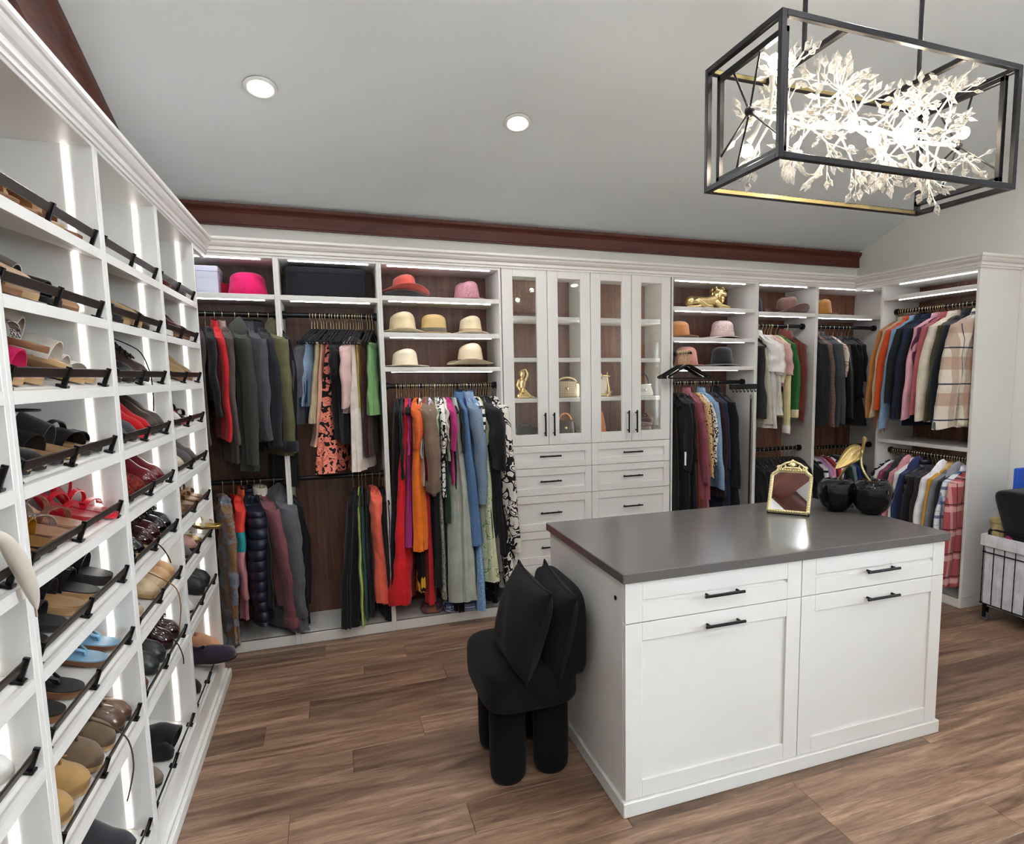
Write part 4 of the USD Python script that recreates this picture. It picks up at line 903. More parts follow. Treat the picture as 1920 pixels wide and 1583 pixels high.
P('black hooded sweatshirt', 'hoodie', -.936, C_('#1e1c1f'), L=.64, t=.018, sleeve=.54, st=.022, hood=C_('#8a8c94'), **LO)
P('blue and white checked flannel shirt', 'shirt', -.982, M_BPLAID, L=.66, t=.020, sleeve=.6, sr=.06, st=.028, collar=M_BPLAID, **LO)
P('long dusty pink plaid flannel shirt', 'shirt', -1.038, M_PPLAID, L=.80, t=.024, sleeve=.72, sr=.072, st=.036, collar=M_PPLAID, hw=.24, **LO)
def nearest(rail, y):
    return max((v for v in SIDE[rail] if v[0] < y), default=max(SIDE[rail]))[1]
for rail, z, ys in (('upper', 2.095, (-.315, -.355, -.40, -.45, -.50, -.555, -.605, -.65, -.69, -.725, -.775, -.84, -.895, -.965)), ('lower', 1.022, (-.345, -.39, -.435, -.475, -.53, -.573, -.618, -.67, -.73, -.785, -.836, -.878, -.917, -.96, -1.01))):
    for i, y in enumerate(ys):
        hanger((4.72, y, z), -90, f'empty velvet hanger just behind the {nearest(rail, y)}', None)

# ---- a bunch of spare hangers on a pull-out rod, and a belt rack
t_ = thing('valet_rod', 'small black pull-out rod beside the glass cabinet holding spare hangers', 'valet rod', (2.945, 0, 1.775))
obj('rod', cyl((0, .02, 0), (0, -.22, 0), .006, 12), M_RODBLACK, t_, 40)
obj('rod_end', ball((0, -.222, 0), .009), M_RODBLACK, t_, True)
obj('bracket', box(-.012, .012, .0, .03, -.015, .015, .003), M_RODBLACK, t_)
for i, y in enumerate((-.20, -.185, -.165, -.15, -.135, -.12, -.10, -.085, -.07, -.05)):
    kind = 'white' if i in (3,) else 'velvet'
    hanger((2.945, y, 1.776), 90 + (-9, 6, -4, 10, -12, 3, 8, -6, 2, -3)[i], 'spare black hanger in the empty bunch on the pull-out rod' if kind == 'velvet' else 'single white spare hanger in the bunch on the pull-out rod', 'spare hangers on the pull-out rod' if kind == 'velvet' else None, kind)
t_ = thing('belt_rack', 'black pull-out belt rack with a row of hooks under the rail', 'belt rack', (3.600, 0, 1.515))
obj('rail', box(-.21, .028, -.05, -.022, -.002, .036, .004), M_RODBLACK, t_)
for i in range(7):
    x = -.19 + i * .033
    obj('hook', tube([(x, -.036, 0), (x, -.036, -.012), (x + .002, -.044, -.024), (x, -.055, -.022), (x, -.058, -.010)], .003, 6), M_BLACKMETAL, t_, True)
t_ = thing('belt', 'thin dark belt with a brass buckle hanging from the belt rack', 'belt', (3.572, -.045, 1.49))
obj('strap', box(-.004, .004, -.008, .008, -.88, -.05, .002), leather('#2a201c'), t_)
obj('buckle', tube([(0, -.008, -.05), (0, -.010, -.03), (0, 0, -.018), (0, .010, -.03), (0, .008, -.05)], .003, 6), M_GOLD, t_, True)

# ------------------------------------------------------------------ shoes
from scipy.interpolate import PchipInterpolator
SU = .5 - .5 * np.cos(np.pi * np.linspace(0, 1, 30))
_W = [PchipInterpolator(*q) for q in (([0, .03, .10, .22, .42, .62, .74, .85, .93, .98, 1], [.10, .42, .62, .68, .64, .92, 1.0, .97, .80, .50, .16]),
     ([0, .03, .10, .22, .42, .62, .72, .85, .93, .97, 1], [.10, .42, .62, .66, .60, .88, .92, .60, .34, .18, .03]), ([0, .03, .10, .22, .42, .62, .74, .90, .96, .99, 1], [.10, .42, .62, .68, .64, .92, 1.0, .90, .76, .62, .45]))]
def s_width(u, w=.042, pointy=0.0, square=0.0):
    a, b, c = (q(np.clip(u, 0, 1)) for q in _W)
    return w * (a * (1 - pointy - square) + b * pointy + c * square)
def s_lift(u, H):
    t = np.clip((u - .12) / .52, 0, 1)
    return H * (1 - t * t * (3 - 2 * t))

class Last:
    def __init__(self, L=.25, w=.042, H=.012, ts=.012, pointy=0.0, square=0.0, plat=0.0, wedge=False):
        self.L, self.H, self.ts, self.plat, self.wedge = L, H, ts, plat, wedge
        self.W = lambda u: s_width(u, w, pointy, square)
        self.x = lambda u: -L + L * np.asarray(u)
        self.zb = lambda u: s_lift(np.asarray(u), H) + plat * 0
        self.zt = lambda u: self.zb(u) + ts + plat
    def sole(self):
        rings = []
        for u in SU:
            w, x = float(self.W(u)), float(self.x(u))
            zt = float(self.zt(u)); z0 = 0.0 if self.wedge else float(self.zb(u))
            rings.append([(x, -w * .92, z0), (x, -w * 1.04, z0 + .3 * (zt - z0)), (x, -w * 1.02, zt), (x, w * 1.02, zt), (x, w * 1.04, z0 + .3 * (zt - z0)), (x, w * .92, z0)])
        return loft(rings)
    def insole(self):
        return loft([[(float(self.x(u)), -float(self.W(u)) * .93, float(self.zt(u)) - .001), (float(self.x(u)), -float(self.W(u)) * .90, float(self.zt(u)) + .003), (float(self.x(u)), float(self.W(u)) * .90, float(self.zt(u)) + .003), (float(self.x(u)), float(self.W(u)) * .93, float(self.zt(u)) - .001)] for u in SU[1:-1]])
    def heel(self, block=.05, taper=.85, depth=None):
        u1 = block / self.L; z = float(self.zb(0.06)) + .004
        w = float(self.W(.12))
        xa, xb = -self.L + .006, -self.L + block
        return loft([[(xa + (1 - taper) * block * .4, -w * taper, 0), (xb * 1 - (1 - taper) * block * .3 if False else xb - (1 - taper) * block * .5, -w * taper, 0), (xb - (1 - taper) * block * .5, w * taper, 0), (xa + (1 - taper) * block * .4, w * taper, 0)],
                     [(xa, -w, z), (xb, -w, z), (xb, w, z), (xa, w, z)]])
    def upper(self, open_to=.50, open_from=.04, hh=(.062, .056, .050, .060, .052, .040, .016), fat=.965, seed=0):
        """Shell over the last: a closed toe and an open throat whose walls fold down to the insole."""
        us = .996 * (.5 - .5 * np.cos(np.pi * np.linspace(0, 1, 38)))
        ua = [0, .15, .35, (open_to or .50) + .03, .74, .88, 1.0]
        hh = list(hh[:6]) + [hh[6] * .55]
        self.ua, self.hh = ua, hh
        Hh = PchipInterpolator(ua, list(hh))(us)
        Hh[-1] *= .55; Hh[0] *= .9
        n = 17
        ph = np.linspace(0, np.pi, n)
        cy, cz = np.cos(ph), np.sin(ph) ** .75
        oy = np.array([1, 1.03, 1.02, .98, .95, .90, .86, .60, 0]); oy = np.concatenate([oy, -oy[-2::-1]])
        oz = np.array([0, .35, .70, .92, 1.0, .95, .35, .06, .05]); oz = np.concatenate([oz, oz[-2::-1]])
        g = noise1(seed + 5)
        rings = []
        for u, h in zip(us, Hh):
            o = np.clip((open_to - u) / .06, 0, 1) * np.clip((u - open_from) / .05, 0, 1) if open_to > 0 else 0
            o = o * o * (3 - 2 * o)
            y = (1 - o) * cy + o * oy; z = (1 - o) * cz + o * oz
            w = float(self.W(u)) * 1.0 * fat
            rings.append(np.stack([np.full(n, float(self.x(u))), w * y, float(self.zt(u)) - .004 + h * z * (1 + .03 * g(u * 12))], 1))
        return loft(rings, closed=False, cap=False) if False else loft([np.vstack([r, [[r[0][0], 0, r[0][2]]]]) for r in rings])
    def shaft(self, h=.16, rx=.055, ry=.042, lean=.012, flare=1.12, slouch=0.0, seed=0, u=.21):
        z0 = float(self.zt(u)) + .02
        x0 = float(self.x(u)) + .004
        a = np.arange(22) * 2 * np.pi / 22
        g = noise1(seed)
        rings = []
        for i in range(16):
            s = i / 15
            k = (1 + (flare - 1) * s) * (1.10 - .10 * min(1, s * 5)) * (1 + slouch * math.sin(s * 19) * .10)
            rings.append(np.stack([x0 - lean * s + rx * k * np.cos(a) + slouch * .02 * g(s * 5), ry * k * np.sin(a) + slouch * .015 * g(s * 4 + 2), np.full(22, z0 + h * s) + .008 * np.cos(a) * s], 1))
        for k, dz in ((.90, .0), (.86, -.05)):          # the rim turns in: an open top
            r = rings[15]; c = r.mean(0)
            rings.append(np.stack([c[0] + (r[:, 0] - c[0]) * k, r[:, 1] * k, r[:, 2] + dz], 1))
        return loft(rings)
    def band(self, u0, u1, h, th=.003, w=1.03, skew=0.0):
        """A strap arched across the foot between u0 and u1."""
        ph = np.linspace(-.08, np.pi + .08, 17)
        rings = []
        for p in ph:
            q = skew * math.cos(p)
            pts = []
            for uu, k in ((u0, 1.0), (u1, 1.0), (u1, 0.0), (u0, 0.0)):
                uu = min(max(uu + q, .02), .97)
                ww = float(self.W(uu)) * w + th * k; hh = h + th * k
                pts.append((float(self.x(uu)), ww * math.cos(p), float(self.zt(uu)) + hh * max(math.sin(p), -.1) ** 1.0 if math.sin(p) > 0 else float(self.zt(uu)) + hh * math.sin(p)))
            rings.append(pts)
        return loft(rings)
    def ankle(self, h=.075, r=.0035, rx=.046, ry=.034, tilt=.0, u=.17):
        a = np.linspace(0, 2 * np.pi, 25)
        x0 = float(self.x(u)); z0 = float(self.zt(u)) + h
        return tube(np.stack([x0 + rx * np.cos(a), ry * np.sin(a), z0 + tilt * np.cos(a)], 1), r, 6)
    def counter(self, h=.055, u1=.2):
        """The stiff back cup of a heel."""
        a = np.linspace(np.pi * .5, np.pi * 1.5, 13)
        rings = []
        w = float(self.W(.14)) * 1.03; x0 = float(self.x(.16)); z0 = float(self.zt(.08))
        for k, zz in ((1.0, -.004), (1.03, h * .5), (.98, h), (.92, h), (.95, h * .5), (.92, 0.0)):
            rings.append(np.stack([x0 + (.15 * self.L) * k * np.cos(a), w * k * np.sin(a), np.full(13, z0 + zz) - .012 * (1 + np.cos(a)) * (zz > 0)], 1))
        r = np.array(rings).transpose(1, 0, 2)
        return loft(r)
    def laces(self, n=5, u0=.42, u1=.64, h=.06, bow=True, tail=None):
        out = []
        for i in range(n):
            u = u0 + (u1 - u0) * i / max(1, n - 1)
            hh = h * (1 - .38 * i / max(1, n - 1)); w = float(self.W(u)) * .46
            x = float(self.x(u)); z = float(self.zt(u)) + (np.interp(u, self.ua, self.hh) if hasattr(self, 'hh') else hh) + .003
            out.append(tube([(x - .008, -w, z - .006), (x, 0, z + .005), (x + .010, w, z - .006)], .0036, 5))
            out.append(tube([(x - .008, w, z - .006), (x, 0, z + .006), (x + .010, -w, z - .006)], .0036, 5))
        x = float(self.x(u0)) - .004; z = float(self.zt(u0)) + (np.interp(u0, self.ua, self.hh) if hasattr(self, 'hh') else h) + .004
        if bow:
            for s in (-1, 1):
                a = np.linspace(0, np.pi * 1.9, 12)
                out.append(tube(np.stack([x + .006 + .012 * np.sin(a), s * (.006 + .020 * (1 - np.cos(a)) / 2), z + .004 * np.sin(a)], 1), .002, 5))
        if tail:
            out.append(tube(PchipInterpolator(np.linspace(0, 1, len(tail) + 1), np.array([(x, -.004, z)] + tail))(np.linspace(0, 1, 20)), .0021, 6))
        return join(*out)

SHOE_N = [0]
M_SOLEDK = plain('rubber_dark', '#201c1b', .8)
M_SOLETAN = plain('crepe_sole', '#b08d63', .8)
M_SOLEBR = plain('leather_sole', '#7c5234', .6)
M_SOLEWH = plain('rubber_white', '#dcd8cf', .7)
RACKNAME = {0: 'the nearest cut-off shoe rack', 1: 'the second shoe rack', 2: 'the third shoe rack', 3: 'the furthest shoe rack'}
TIER = ['top tier', 'second tier', 'third tier', 'fourth tier', 'fifth tier', 'sixth tier', 'seventh tier', 'eighth tier', 'bottom tier']
A_TILT = math.degrees(math.atan(TILT))
def shoe(rack, tier, y, desc, kind, m, yaw=0.0, x=-.032, pitch=None, dz=0.0, roll=0.0, **k):
    SHOE_N[0] += 1
    sd = SHOE_N[0] * 13
    z = SZ[tier] - TILT * x * 1.0
    cat = {'boot': 'boot', 'tallboot': 'boot', 'sandal': 'sandal', 'strappy': 'sandal', 'slide': 'sandal', 'thong': 'sandal'}.get(kind, 'shoe')
    t = thing(cat, f'{desc}, {TIER[tier]} of {RACKNAME[rack]}', cat, (x, y, z + .001 + dz), yaw, 'shoes on the tilted racks', A_TILT if pitch is None else pitch, roll)
    sole, inn, up2 = k.get('sole', M_SOLEDK), k.get('inn', m), k.get('m2', m)
    if kind in ('loafer', 'lace', 'boot', 'tallboot', 'pump', 'flat'):
        La = Last(k.get('L', .268), k.get('w', .0445), k.get('H', .012 if kind != 'pump' else .07), k.get('ts', .014 if kind != 'flat' else .008), k.get('pointy', 0), k.get('square', 0))
        so = obj('sole', La.sole(), sole, t, 35)
        if La.H > .015:
            obj('heel', La.heel(k.get('block', .055), k.get('taper', .9)), k.get('mh', sole), t)
        hi = k.get('hi', 1.0)
        if kind in ('boot', 'tallboot'):
            obj('upper', La.upper(0, 0, (.075 * hi, .085 * hi, .090 * hi, .080 * hi, .056 * hi, .045 * hi, .034)), m, t, 60)
            obj('shaft', La.shaft(k.get('h', .09 if kind == 'boot' else .22), seed=sd, slouch=k.get('slouch', 0), flare=k.get('flare', 1.08), lean=k.get('lean', .012)), up2, t, 50)
            if k.get('cuffm'): obj('lining', La.shaft(.03, rx=.052, ry=.040, flare=1.0), k['cuffm'], t, 50)
        else:
            obj('upper', La.upper(k.get('open', .50 if kind != 'flat' else .62), .04, k.get('hh', (.060, .054, .046, .058, .052, .042, .030) if kind != 'flat' else (.045, .035, .028, .034, .036, .032, .022))), m, t, 60)
            obj('insole', La.insole(), k.get('inn', plain('insole_tan', '#b99a78', .7)), t)
        if k.get('laces'):
            obj('laces', La.laces(6 if kind == 'boot' else 4, .36 if kind == 'boot' else .53, .70, (.095 if kind == 'boot' else .062) * hi, True, k.get('tail')), k['laces'], t, True)
        if k.get('strapm'):
            obj('strap', La.band(.46, .56, .060), k['strapm'], t, 40)
        if k.get('tuft'):
            obj('trim', furry(tube([(float(La.x(u)), yy, float(La.zt(u)) + .05) for u, yy in ((.5, .03), (.3, .034), (.08, .02), (.05, 0), (.08, -.02), (.3, -.034), (.5, -.03))], .010, 10), .006, sd, 90), k['tuft'], t, True)
        return t
    La = Last(k.get('L', .262), k.get('w', .045), k.get('H', .0), k.get('ts', .014), k.get('pointy', 0), k.get('square', 0), k.get('plat', 0), k.get('wedge', False))
    obj('sole', La.sole(), sole, t, 35)
    obj('insole', La.insole(), inn, t, 35)
    if La.H > .02 and not La.wedge:
        obj('heel', La.heel(k.get('block', .045), k.get('taper', .8)), k.get('mh', sole), t)
    if kind == 'slide':
        for b in k.get('bands', ((.50, .74, .052),)):
            bb = obj('strap', La.band(*b), m, t, 40)
            if k.get('buckle'):
                u = (b[0] + b[1]) / 2
                z = float(La.zt(u)) + b[2] + .002; x0 = float(La.x(u))
                obj('buckle', tube([(x0 - .014, .012, z - .001), (x0 + .014, .012, z - .001), (x0 + .014, -.012, z - .001), (x0 - .014, -.012, z - .001), (x0 - .014, .012, z - .001)], .0024, 6), k['buckle'], bb, True)
    elif kind == 'sandal':          # toe band, instep band, ankle strap and back cup
        obj('strap', La.band(*k.get('toe', (.64, .82, .040)), skew=k.get('skew', 0)), m, t, 40)
        if k.get('instep'): obj('strap', La.band(*k['instep'], skew=-k.get('skew', 0)), up2, t, 40)
        if k.get('cup', True): obj('back_cup', La.counter(k.get('cuph', .055)), m, t, 40)
        obj('ankle_strap', La.ankle(k.get('ah', .07), k.get('ar', .004), tilt=.01), up2, t, True)
        if k.get('buckle'): obj('buckle', ball((float(La.x(.22)), -.035, float(La.zt(.2)) + k.get('ah', .07)), (.006, .002, .006), 6, 8), k['buckle'], t, True)
    elif kind == 'strappy':
        for b in k.get('bands', ((.70, .76, .030), (.56, .60, .044), (.42, .45, .058))):
            obj('strap', La.band(*b, th=.0028, skew=k.get('skew', .05)), m, t, 40)
        if k.get('cup', True): obj('back_cup', La.counter(k.get('cuph', .05)), m, t, 40)
        for h in k.get('loops', (.06, .085)):
            obj('ankle_strap', La.ankle(h, .0032, rx=.05, ry=.036, tilt=.014), m, t, True)
        if k.get('bow'):
            x0, z0 = float(La.x(.66)), float(La.zt(.66)) + .036
            obj('bow', join(ball((x0 - .004, .018, z0 + .006), (.016, .020, .010), 8, 12), ball((x0 - .004, -.018, z0 + .006), (.016, .020, .010), 8, 12), ball((x0, 0, z0 + .006), (.009, .008, .009), 8, 10)), k['bow'], t, True)
    elif kind == 'thong':
        x0, z0 = float(La.x(.80)), float(La.zt(.8))
        for s in (-1, 1):
            u = .48
            obj('strap', tube([(x0, 0, z0 - .002), (x0 - .006, s * .006, z0 + .016), (float(La.x(.64)), s * .026, z0 + .030), (float(La.x(u)), s * float(La.W(u)), float(La.zt(u)) + .004)], .0045, 8), m, t, True)
        if k.get('tstrap', True):
            obj('ankle_strap', La.ankle(.055, .0045, rx=.055, ry=.040, tilt=.012), m, t, True)
            obj('centre_strap', tube([(x0, 0, z0), (float(La.x(.6)), 0, z0 + .032), (float(La.x(.38)), 0, z0 + .056)], .0045, 8), m, t, True)
        if k.get('buckle'):
            obj('buckle', ball((float(La.x(.42)), -.012, z0 + .060), (.010, .008, .008), 8, 10), k['buckle'], t, True)
    return t

LT = leather
SILVER, GOLDM = plain('silver_leather', '#c9c6c2', .25, .9), plain('gold_leather', '#d8b25a', .28, .9)
ROSEG = plain('rose_gold_leather', '#c79a83', .3, .8)
GLIT = mat('rhinestone', {'tc': ('texture_coordinate', {}), 'v': ('voronoi_texture', {'scale': 260.0}), 'b': ('bump', {'strength': 1.0, 'distance': .004}), 'p': ('principled_bsdf', {'base_color': lin('#d8d4d0'), 'metallic': .8, 'roughness': .18})}, [('tc.object', 'v.vector'), ('v.distance', 'b.height'), ('b.normal', 'p.normal')])
TAN, NUDE, BLK, BRN = LT('#a9794e', .5), LT('#cfae90', .5), LT('#17161a', .42), LT('#4a3529', .45)
SUEDE = lambda c: cloth(c, 700, .95, .3, wr=.0)
# second rack (the widest in view)
shoe(1, 0, -2.33, 'tan wrap-strap block heel, rear of two', 'strappy', TAN, H=.075, sole=M_SOLEBR, inn=TAN, bands=((.62, .80, .04), (.40, .52, .06)), yaw=8)
shoe(1, 0, -2.21, 'tan wrap-strap block heel, front of two', 'strappy', TAN, H=.075, sole=M_SOLEBR, inn=TAN, bands=((.62, .80, .04), (.40, .52, .06)), yaw=-6)
shoe(1, 0, -2.06, 'nude pink flat with a folded band', 'slide', NUDE, sole=M_SOLETAN, bands=((.46, .74, .050),))
shoe(1, 0, -1.93, 'brown flat with a square toe', 'slide', LT('#7b5138'), sole=M_SOLEBR, square=.8, bands=((.5, .72, .045),))
shoe(1, 1, -2.37, 'camel heel with a very wide ankle cuff', 'sandal', TAN, H=.07, sole=M_SOLEBR, ar=.014, ah=.075, inn=TAN)
shoe(1, 1, -2.27, 'blush court shoe with a small bow', 'pump', NUDE, H=.06, sole=M_SOLETAN, pointy=.6)
shoe(1, 1, -2.13, 'black sandal with a jewelled toe', 'sandal', BLK, sole=M_SOLEDK, m2=SILVER, H=.03, toe=(.7, .86, .04), instep=(.4, .6, .06))
shoe(1, 1, -2.00, 'tan ballet flat', 'flat', LT('#b98a63'), sole=M_SOLEBR)
shoe(1, 2, -2.41, 'hot pink knotted slide', 'slide', LT('#e0296a', .35), sole=M_SOLETAN, inn=LT('#d89a8a'), bands=((.5, .78, .055), (.36, .46, .06)))
shoe(1, 2, -2.30, 'hot pink slide, front of the pair', 'slide', LT('#e0296a', .35), sole=M_SOLETAN, inn=LT('#d89a8a'), bands=((.48, .80, .055),))
shoe(1, 2, -2.24, 'brown sandal with rhinestone straps', 'strappy', GLIT, sole=M_SOLEBR, inn=LT('#8d5a34'), H=.05, dz=.075, yaw=10, bands=((.62, .70, .04), (.42, .50, .06)))
shoe(1, 2, -2.12, 'cream wrap-strap espadrille standing on its side', 'sandal', LT('#d9d2c4', .4), sole=M_SOLETAN, inn=LT('#c9a884'), H=.07, wedge=True, toe=(.6, .86, .06), instep=(.30, .5, .085), ar=.012, dz=.03, roll=-18)
shoe(1, 2, -2.01, 'white leather slide', 'slide', LT('#dedad2', .35), sole=M_SOLETAN, inn=LT('#c8a183'), bands=((.5, .8, .05),))
shoe(1, 2, -1.92, 'white strappy flat with a silver toe', 'strappy', LT('#dedad2', .35), sole=M_SOLETAN, inn=LT('#cfc4b4'), bands=((.68, .82, .032), (.5, .56, .045)), loops=())
shoe(1, 3, -2.42, 'plain black flat, rear of two', 'flat', SUEDE('#1a1a1e'), sole=M_SOLEDK)
shoe(1, 3, -2.33, 'plain black flat, front of two', 'flat', SUEDE('#1a1a1e'), sole=M_SOLEDK)
shoe(1, 3, -2.22, 'black cross-strap heel with a tan footbed', 'strappy', BLK, H=.08, sole=BLK, inn=LT('#a8835c'), bands=((.58, .76, .045), (.36, .46, .07)), loops=(.07, .10), yaw=6)
shoe(1, 3, -2.11, 'black mule with a broad band and tan footbed', 'slide', SUEDE('#1a1a1e'), sole=M_SOLETAN, inn=LT('#b28d64'), H=.05, bands=((.44, .72, .058),))
shoe(1, 3, -2.01, 'black sandal with a woven ankle strap', 'strappy', BLK, H=.03, sole=BLK, inn=LT('#a8835c'), bands=((.66, .84, .04),), loops=(.05, .075))
shoe(1, 3, -1.92, 'black sandal with a metal toe chain', 'strappy', BLK, sole=BLK, inn=LT('#8f6d4d'), bands=((.7, .78, .03), (.5, .56, .045)), loops=(.05,), cup=False)
shoe(1, 4, -2.43, 'shiny gold slide, rear of two', 'slide', GOLDM, sole=M_SOLEDK, inn=plain('gold_insole', '#b08a4a', .35, .6), square=.9, bands=((.5, .76, .055),))
shoe(1, 4, -2.33, 'shiny gold square-toed slide with a pleated band', 'slide', GOLDM, sole=M_SOLEDK, inn=plain('gold_insole', '#b08a4a', .35, .6), square=.9, bands=((.48, .62, .060), (.62, .78, .052)))
shoe(1, 4, -2.22, 'rose gold sandal with sparkling crossed straps', 'strappy', GLIT, sole=ROSEG, inn=LT('#b98d74', .35), H=.06, bands=((.66, .73, .036), (.48, .54, .055)), skew=.09)
shoe(1, 4, -2.11, 'rose gold heeled sandal with a thin ankle strap', 'strappy', ROSEG, sole=ROSEG, inn=LT('#b98d74', .35), H=.07, bands=((.68, .74, .036), (.5, .55, .05)), skew=.07)
shoe(1, 4, -1.99, 'bright red heel with thin tie straps', 'strappy', LT('#c41f2e', .25), H=.085, sole=LT('#c41f2e', .25), inn=LT('#b3303a', .35), loops=(.06, .09, .11))
shoe(1, 4, -1.90, 'bright red heel beside the light strip', 'strappy', LT('#c41f2e', .25), H=.085, sole=LT('#c41f2e', .25), inn=LT('#b3303a', .35), loops=(.06, .085), x=-.012, yaw=6)
shoe(1, 5, -2.43, 'black rubber slide, rear of two', 'slide', SUEDE('#26262a'), sole=M_SOLEDK, inn=LT('#1f1f22'))
shoe(1, 5, -2.31, 'black two-strap flat with a round toe', 'slide', LT('#242326', .5), sole=M_SOLEDK, inn=LT('#1f1f22'), bands=((.62, .78, .045), (.34, .44, .06)))
shoe(1, 5, -2.19, 'black slide on a pale cork footbed', 'slide', BLK, sole=M_SOLETAN, inn=LT('#a78257'), ts=.022, bands=((.46, .70, .056),))
shoe(1, 5, -2.07, 'black sandal with two silver buckles', 'slide', BLK, sole=M_SOLETAN, inn=LT('#1d1c1f'), ts=.022, bands=((.58, .72, .050), (.38, .52, .060)), buckle=SILVER)
shoe(1, 5, -1.95, 'black platform slide with a big steel buckle', 'slide', BLK, sole=M_SOLEDK, inn=LT('#1d1c1f'), ts=.026, bands=((.48, .72, .056),), buckle=SILVER, dz=.008)
shoe(1, 6, -2.38, 'rear black thong sandal with red-brown sole', 'thong', BLK, sole=M_SOLEBR, inn=LT('#1d1b1d'), ts=.018, w=.047)
shoe(1, 6, -2.25, 'front black thong sandal with red-brown sole', 'thong', BLK, sole=M_SOLEBR, inn=LT('#1d1b1d'), ts=.018, w=.047)
shoe(1, 6, -2.05, 'rear sky blue thong sandal with gold clasp', 'thong', LT('#7fb0d0', .4), sole=M_SOLEBR, inn=LT('#86b6d4', .4), buckle=GOLDM)
shoe(1, 6, -1.93, 'front sky blue thong sandal with gold clasp', 'thong', LT('#7fb0d0', .4), sole=M_SOLEBR, inn=LT('#86b6d4', .4), buckle=GOLDM, yaw=5)
LACEBR, LACETAN = plain('brown_lace', '#4a3226', .8), plain('tan_lace', '#8a6236', .8)
shoe(1, 7, -2.40, 'tan suede lace-up boot, rear of two', 'boot', SUEDE('#b08a56'), sole=M_SOLETAN, w=.046, ts=.022, h=.05, laces=LACETAN)
shoe(1, 7, -2.28, 'tan suede lace-up boot with a loose bow', 'boot', SUEDE('#b08a56'), sole=M_SOLETAN, w=.046, ts=.022, h=.05, laces=LACETAN)
shoe(1, 7, -2.165, 'taupe suede desert shoe, rear of two', 'lace', SUEDE('#6f5c47'), sole=M_SOLETAN, w=.045, ts=.016, hh=(.075, .07, .064, .075, .066, .052, .036), laces=LACEBR)
shoe(1, 7, -2.055, 'taupe suede desert shoe with a long trailing lace', 'lace', SUEDE('#6f5c47'), sole=M_SOLETAN, w=.045, ts=.016, hh=(.075, .07, .064, .075, .066, .052, .036), laces=LACEBR, tail=[(-.05, -.03, .085), (.03, -.03, .045), (.07, -.025, -.06), (.075, -.02, -.15)])
shoe(1, 7, -1.955, 'glossy brown leather lace-up shoe', 'lace', LT('#5c4433', .3, .3), sole=M_SOLEDK, hh=(.07, .066, .06, .072, .062, .050, .034), laces=LACEBR)
shoe(1, 7, -1.885, 'mid-brown leather shoe beside the light strip', 'loafer', LT('#6b4d39', .35, .2), sole=M_SOLEDK, w=.038, yaw=3)
shoe(1, 8, -2.44, 'red ballet shoe', 'flat', LT('#8d2326', .4), sole=M_SOLEDK)
shoe(1, 8, -2.32, 'silver glitter evening shoe', 'pump', GLIT, H=.05, sole=SILVER, pointy=.4)
shoe(1, 8, -2.10, 'dark grey suede ankle boot, rear of two', 'tallboot', SUEDE('#3d3b3f'), sole=M_SOLEDK, h=.15, slouch=.6, H=.04, pointy=.5)
shoe(1, 8, -1.96, 'dark grey suede ankle boot, front of two', 'tallboot', SUEDE('#3d3b3f'), sole=M_SOLEDK, h=.17, slouch=.6, H=.04, pointy=.5, yaw=5)
# third rack
shoe(2, 1, -1.70, 'bottle green velvet flat', 'flat', cloth('#1f2a26', 300, .8, .4), sole=M_SOLEDK)
shoe(2, 1, -1.58, 'dark bottle green loafer', 'loafer', cloth('#1f2a26', 300, .8, .4), sole=M_SOLEDK)
shoe(2, 1, -1.46, 'tan moccasin with pale fur trim', 'loafer', SUEDE('#a9834f'), sole=M_SOLETAN, tuft=printed('palefur', [(0, '#c9b79c'), (.5, '#6d5a48')], 80.0))
shoe(2, 1, -1.345, 'yellow-tan moccasin with leopard trim', 'loafer', SUEDE('#b8965c'), sole=M_SOLETAN, tuft=M_LEO)
shoe(2, 1, -1.235, 'brown suede round-toed slipper', 'loafer', SUEDE('#5f4636'), sole=M_SOLEDK)
shoe(2, 2, -1.66, 'black leather loafer, rear of two', 'loafer', LT('#1b1a1e', .4), sole=M_SOLEDK)
shoe(2, 2, -1.50, 'black leather loafer, front of two', 'loafer', LT('#1b1a1e', .4), sole=M_SOLEDK)
shoe(2, 2, -1.30, 'dark brown ankle boot with a hanging lace', 'boot', LT('#3a2620', .5), sole=M_SOLEDK, h=.075, H=.03, laces=plain('dark_lace', '#2a1c18', .8), tail=[(-.06, -.03, .11), (0, -.05, .05), (.03, -.05, -.02), (.05, -.04, -.10)], pointy=.3)
shoe(2, 3, -1.66, 'slate grey suede flat, rear of two', 'loafer', SUEDE('#46474e'), sole=M_SOLEDK)
shoe(2, 3, -1.54, 'slate grey suede flat, front of two', 'loafer', SUEDE('#46474e'), sole=M_SOLEDK)
shoe(2, 3, -1.43, 'scarlet suede pointed boot, rear of two', 'boot', SUEDE('#c3121b'), sole=LT('#c3121b'), H=.06, pointy=.6, h=.07)
shoe(2, 3, -1.345, 'scarlet suede pointed boot, front of two', 'boot', SUEDE('#c3121b'), sole=LT('#c3121b'), H=.06, pointy=.6, h=.07)
shoe(2, 3, -1.25, 'dark brown pull-on boot, rear of two', 'boot', LT('#40332a', .5), sole=M_SOLEDK, ts=.024, h=.10, w=.044)
shoe(2, 3, -1.165, 'dark brown pull-on boot beside the light strip', 'boot', LT('#40332a', .5), sole=M_SOLEDK, ts=.024, h=.10, w=.040)
shoe(2, 4, -1.64, 'rust red pleated flat, rear of two', 'loafer', printed('rustpleat', [(0, '#6d2018'), (.45, '#8a3326'), (.55, '#5a1a14')], 22.0, stretch=(5, 1, 1)), sole=M_SOLEDK)
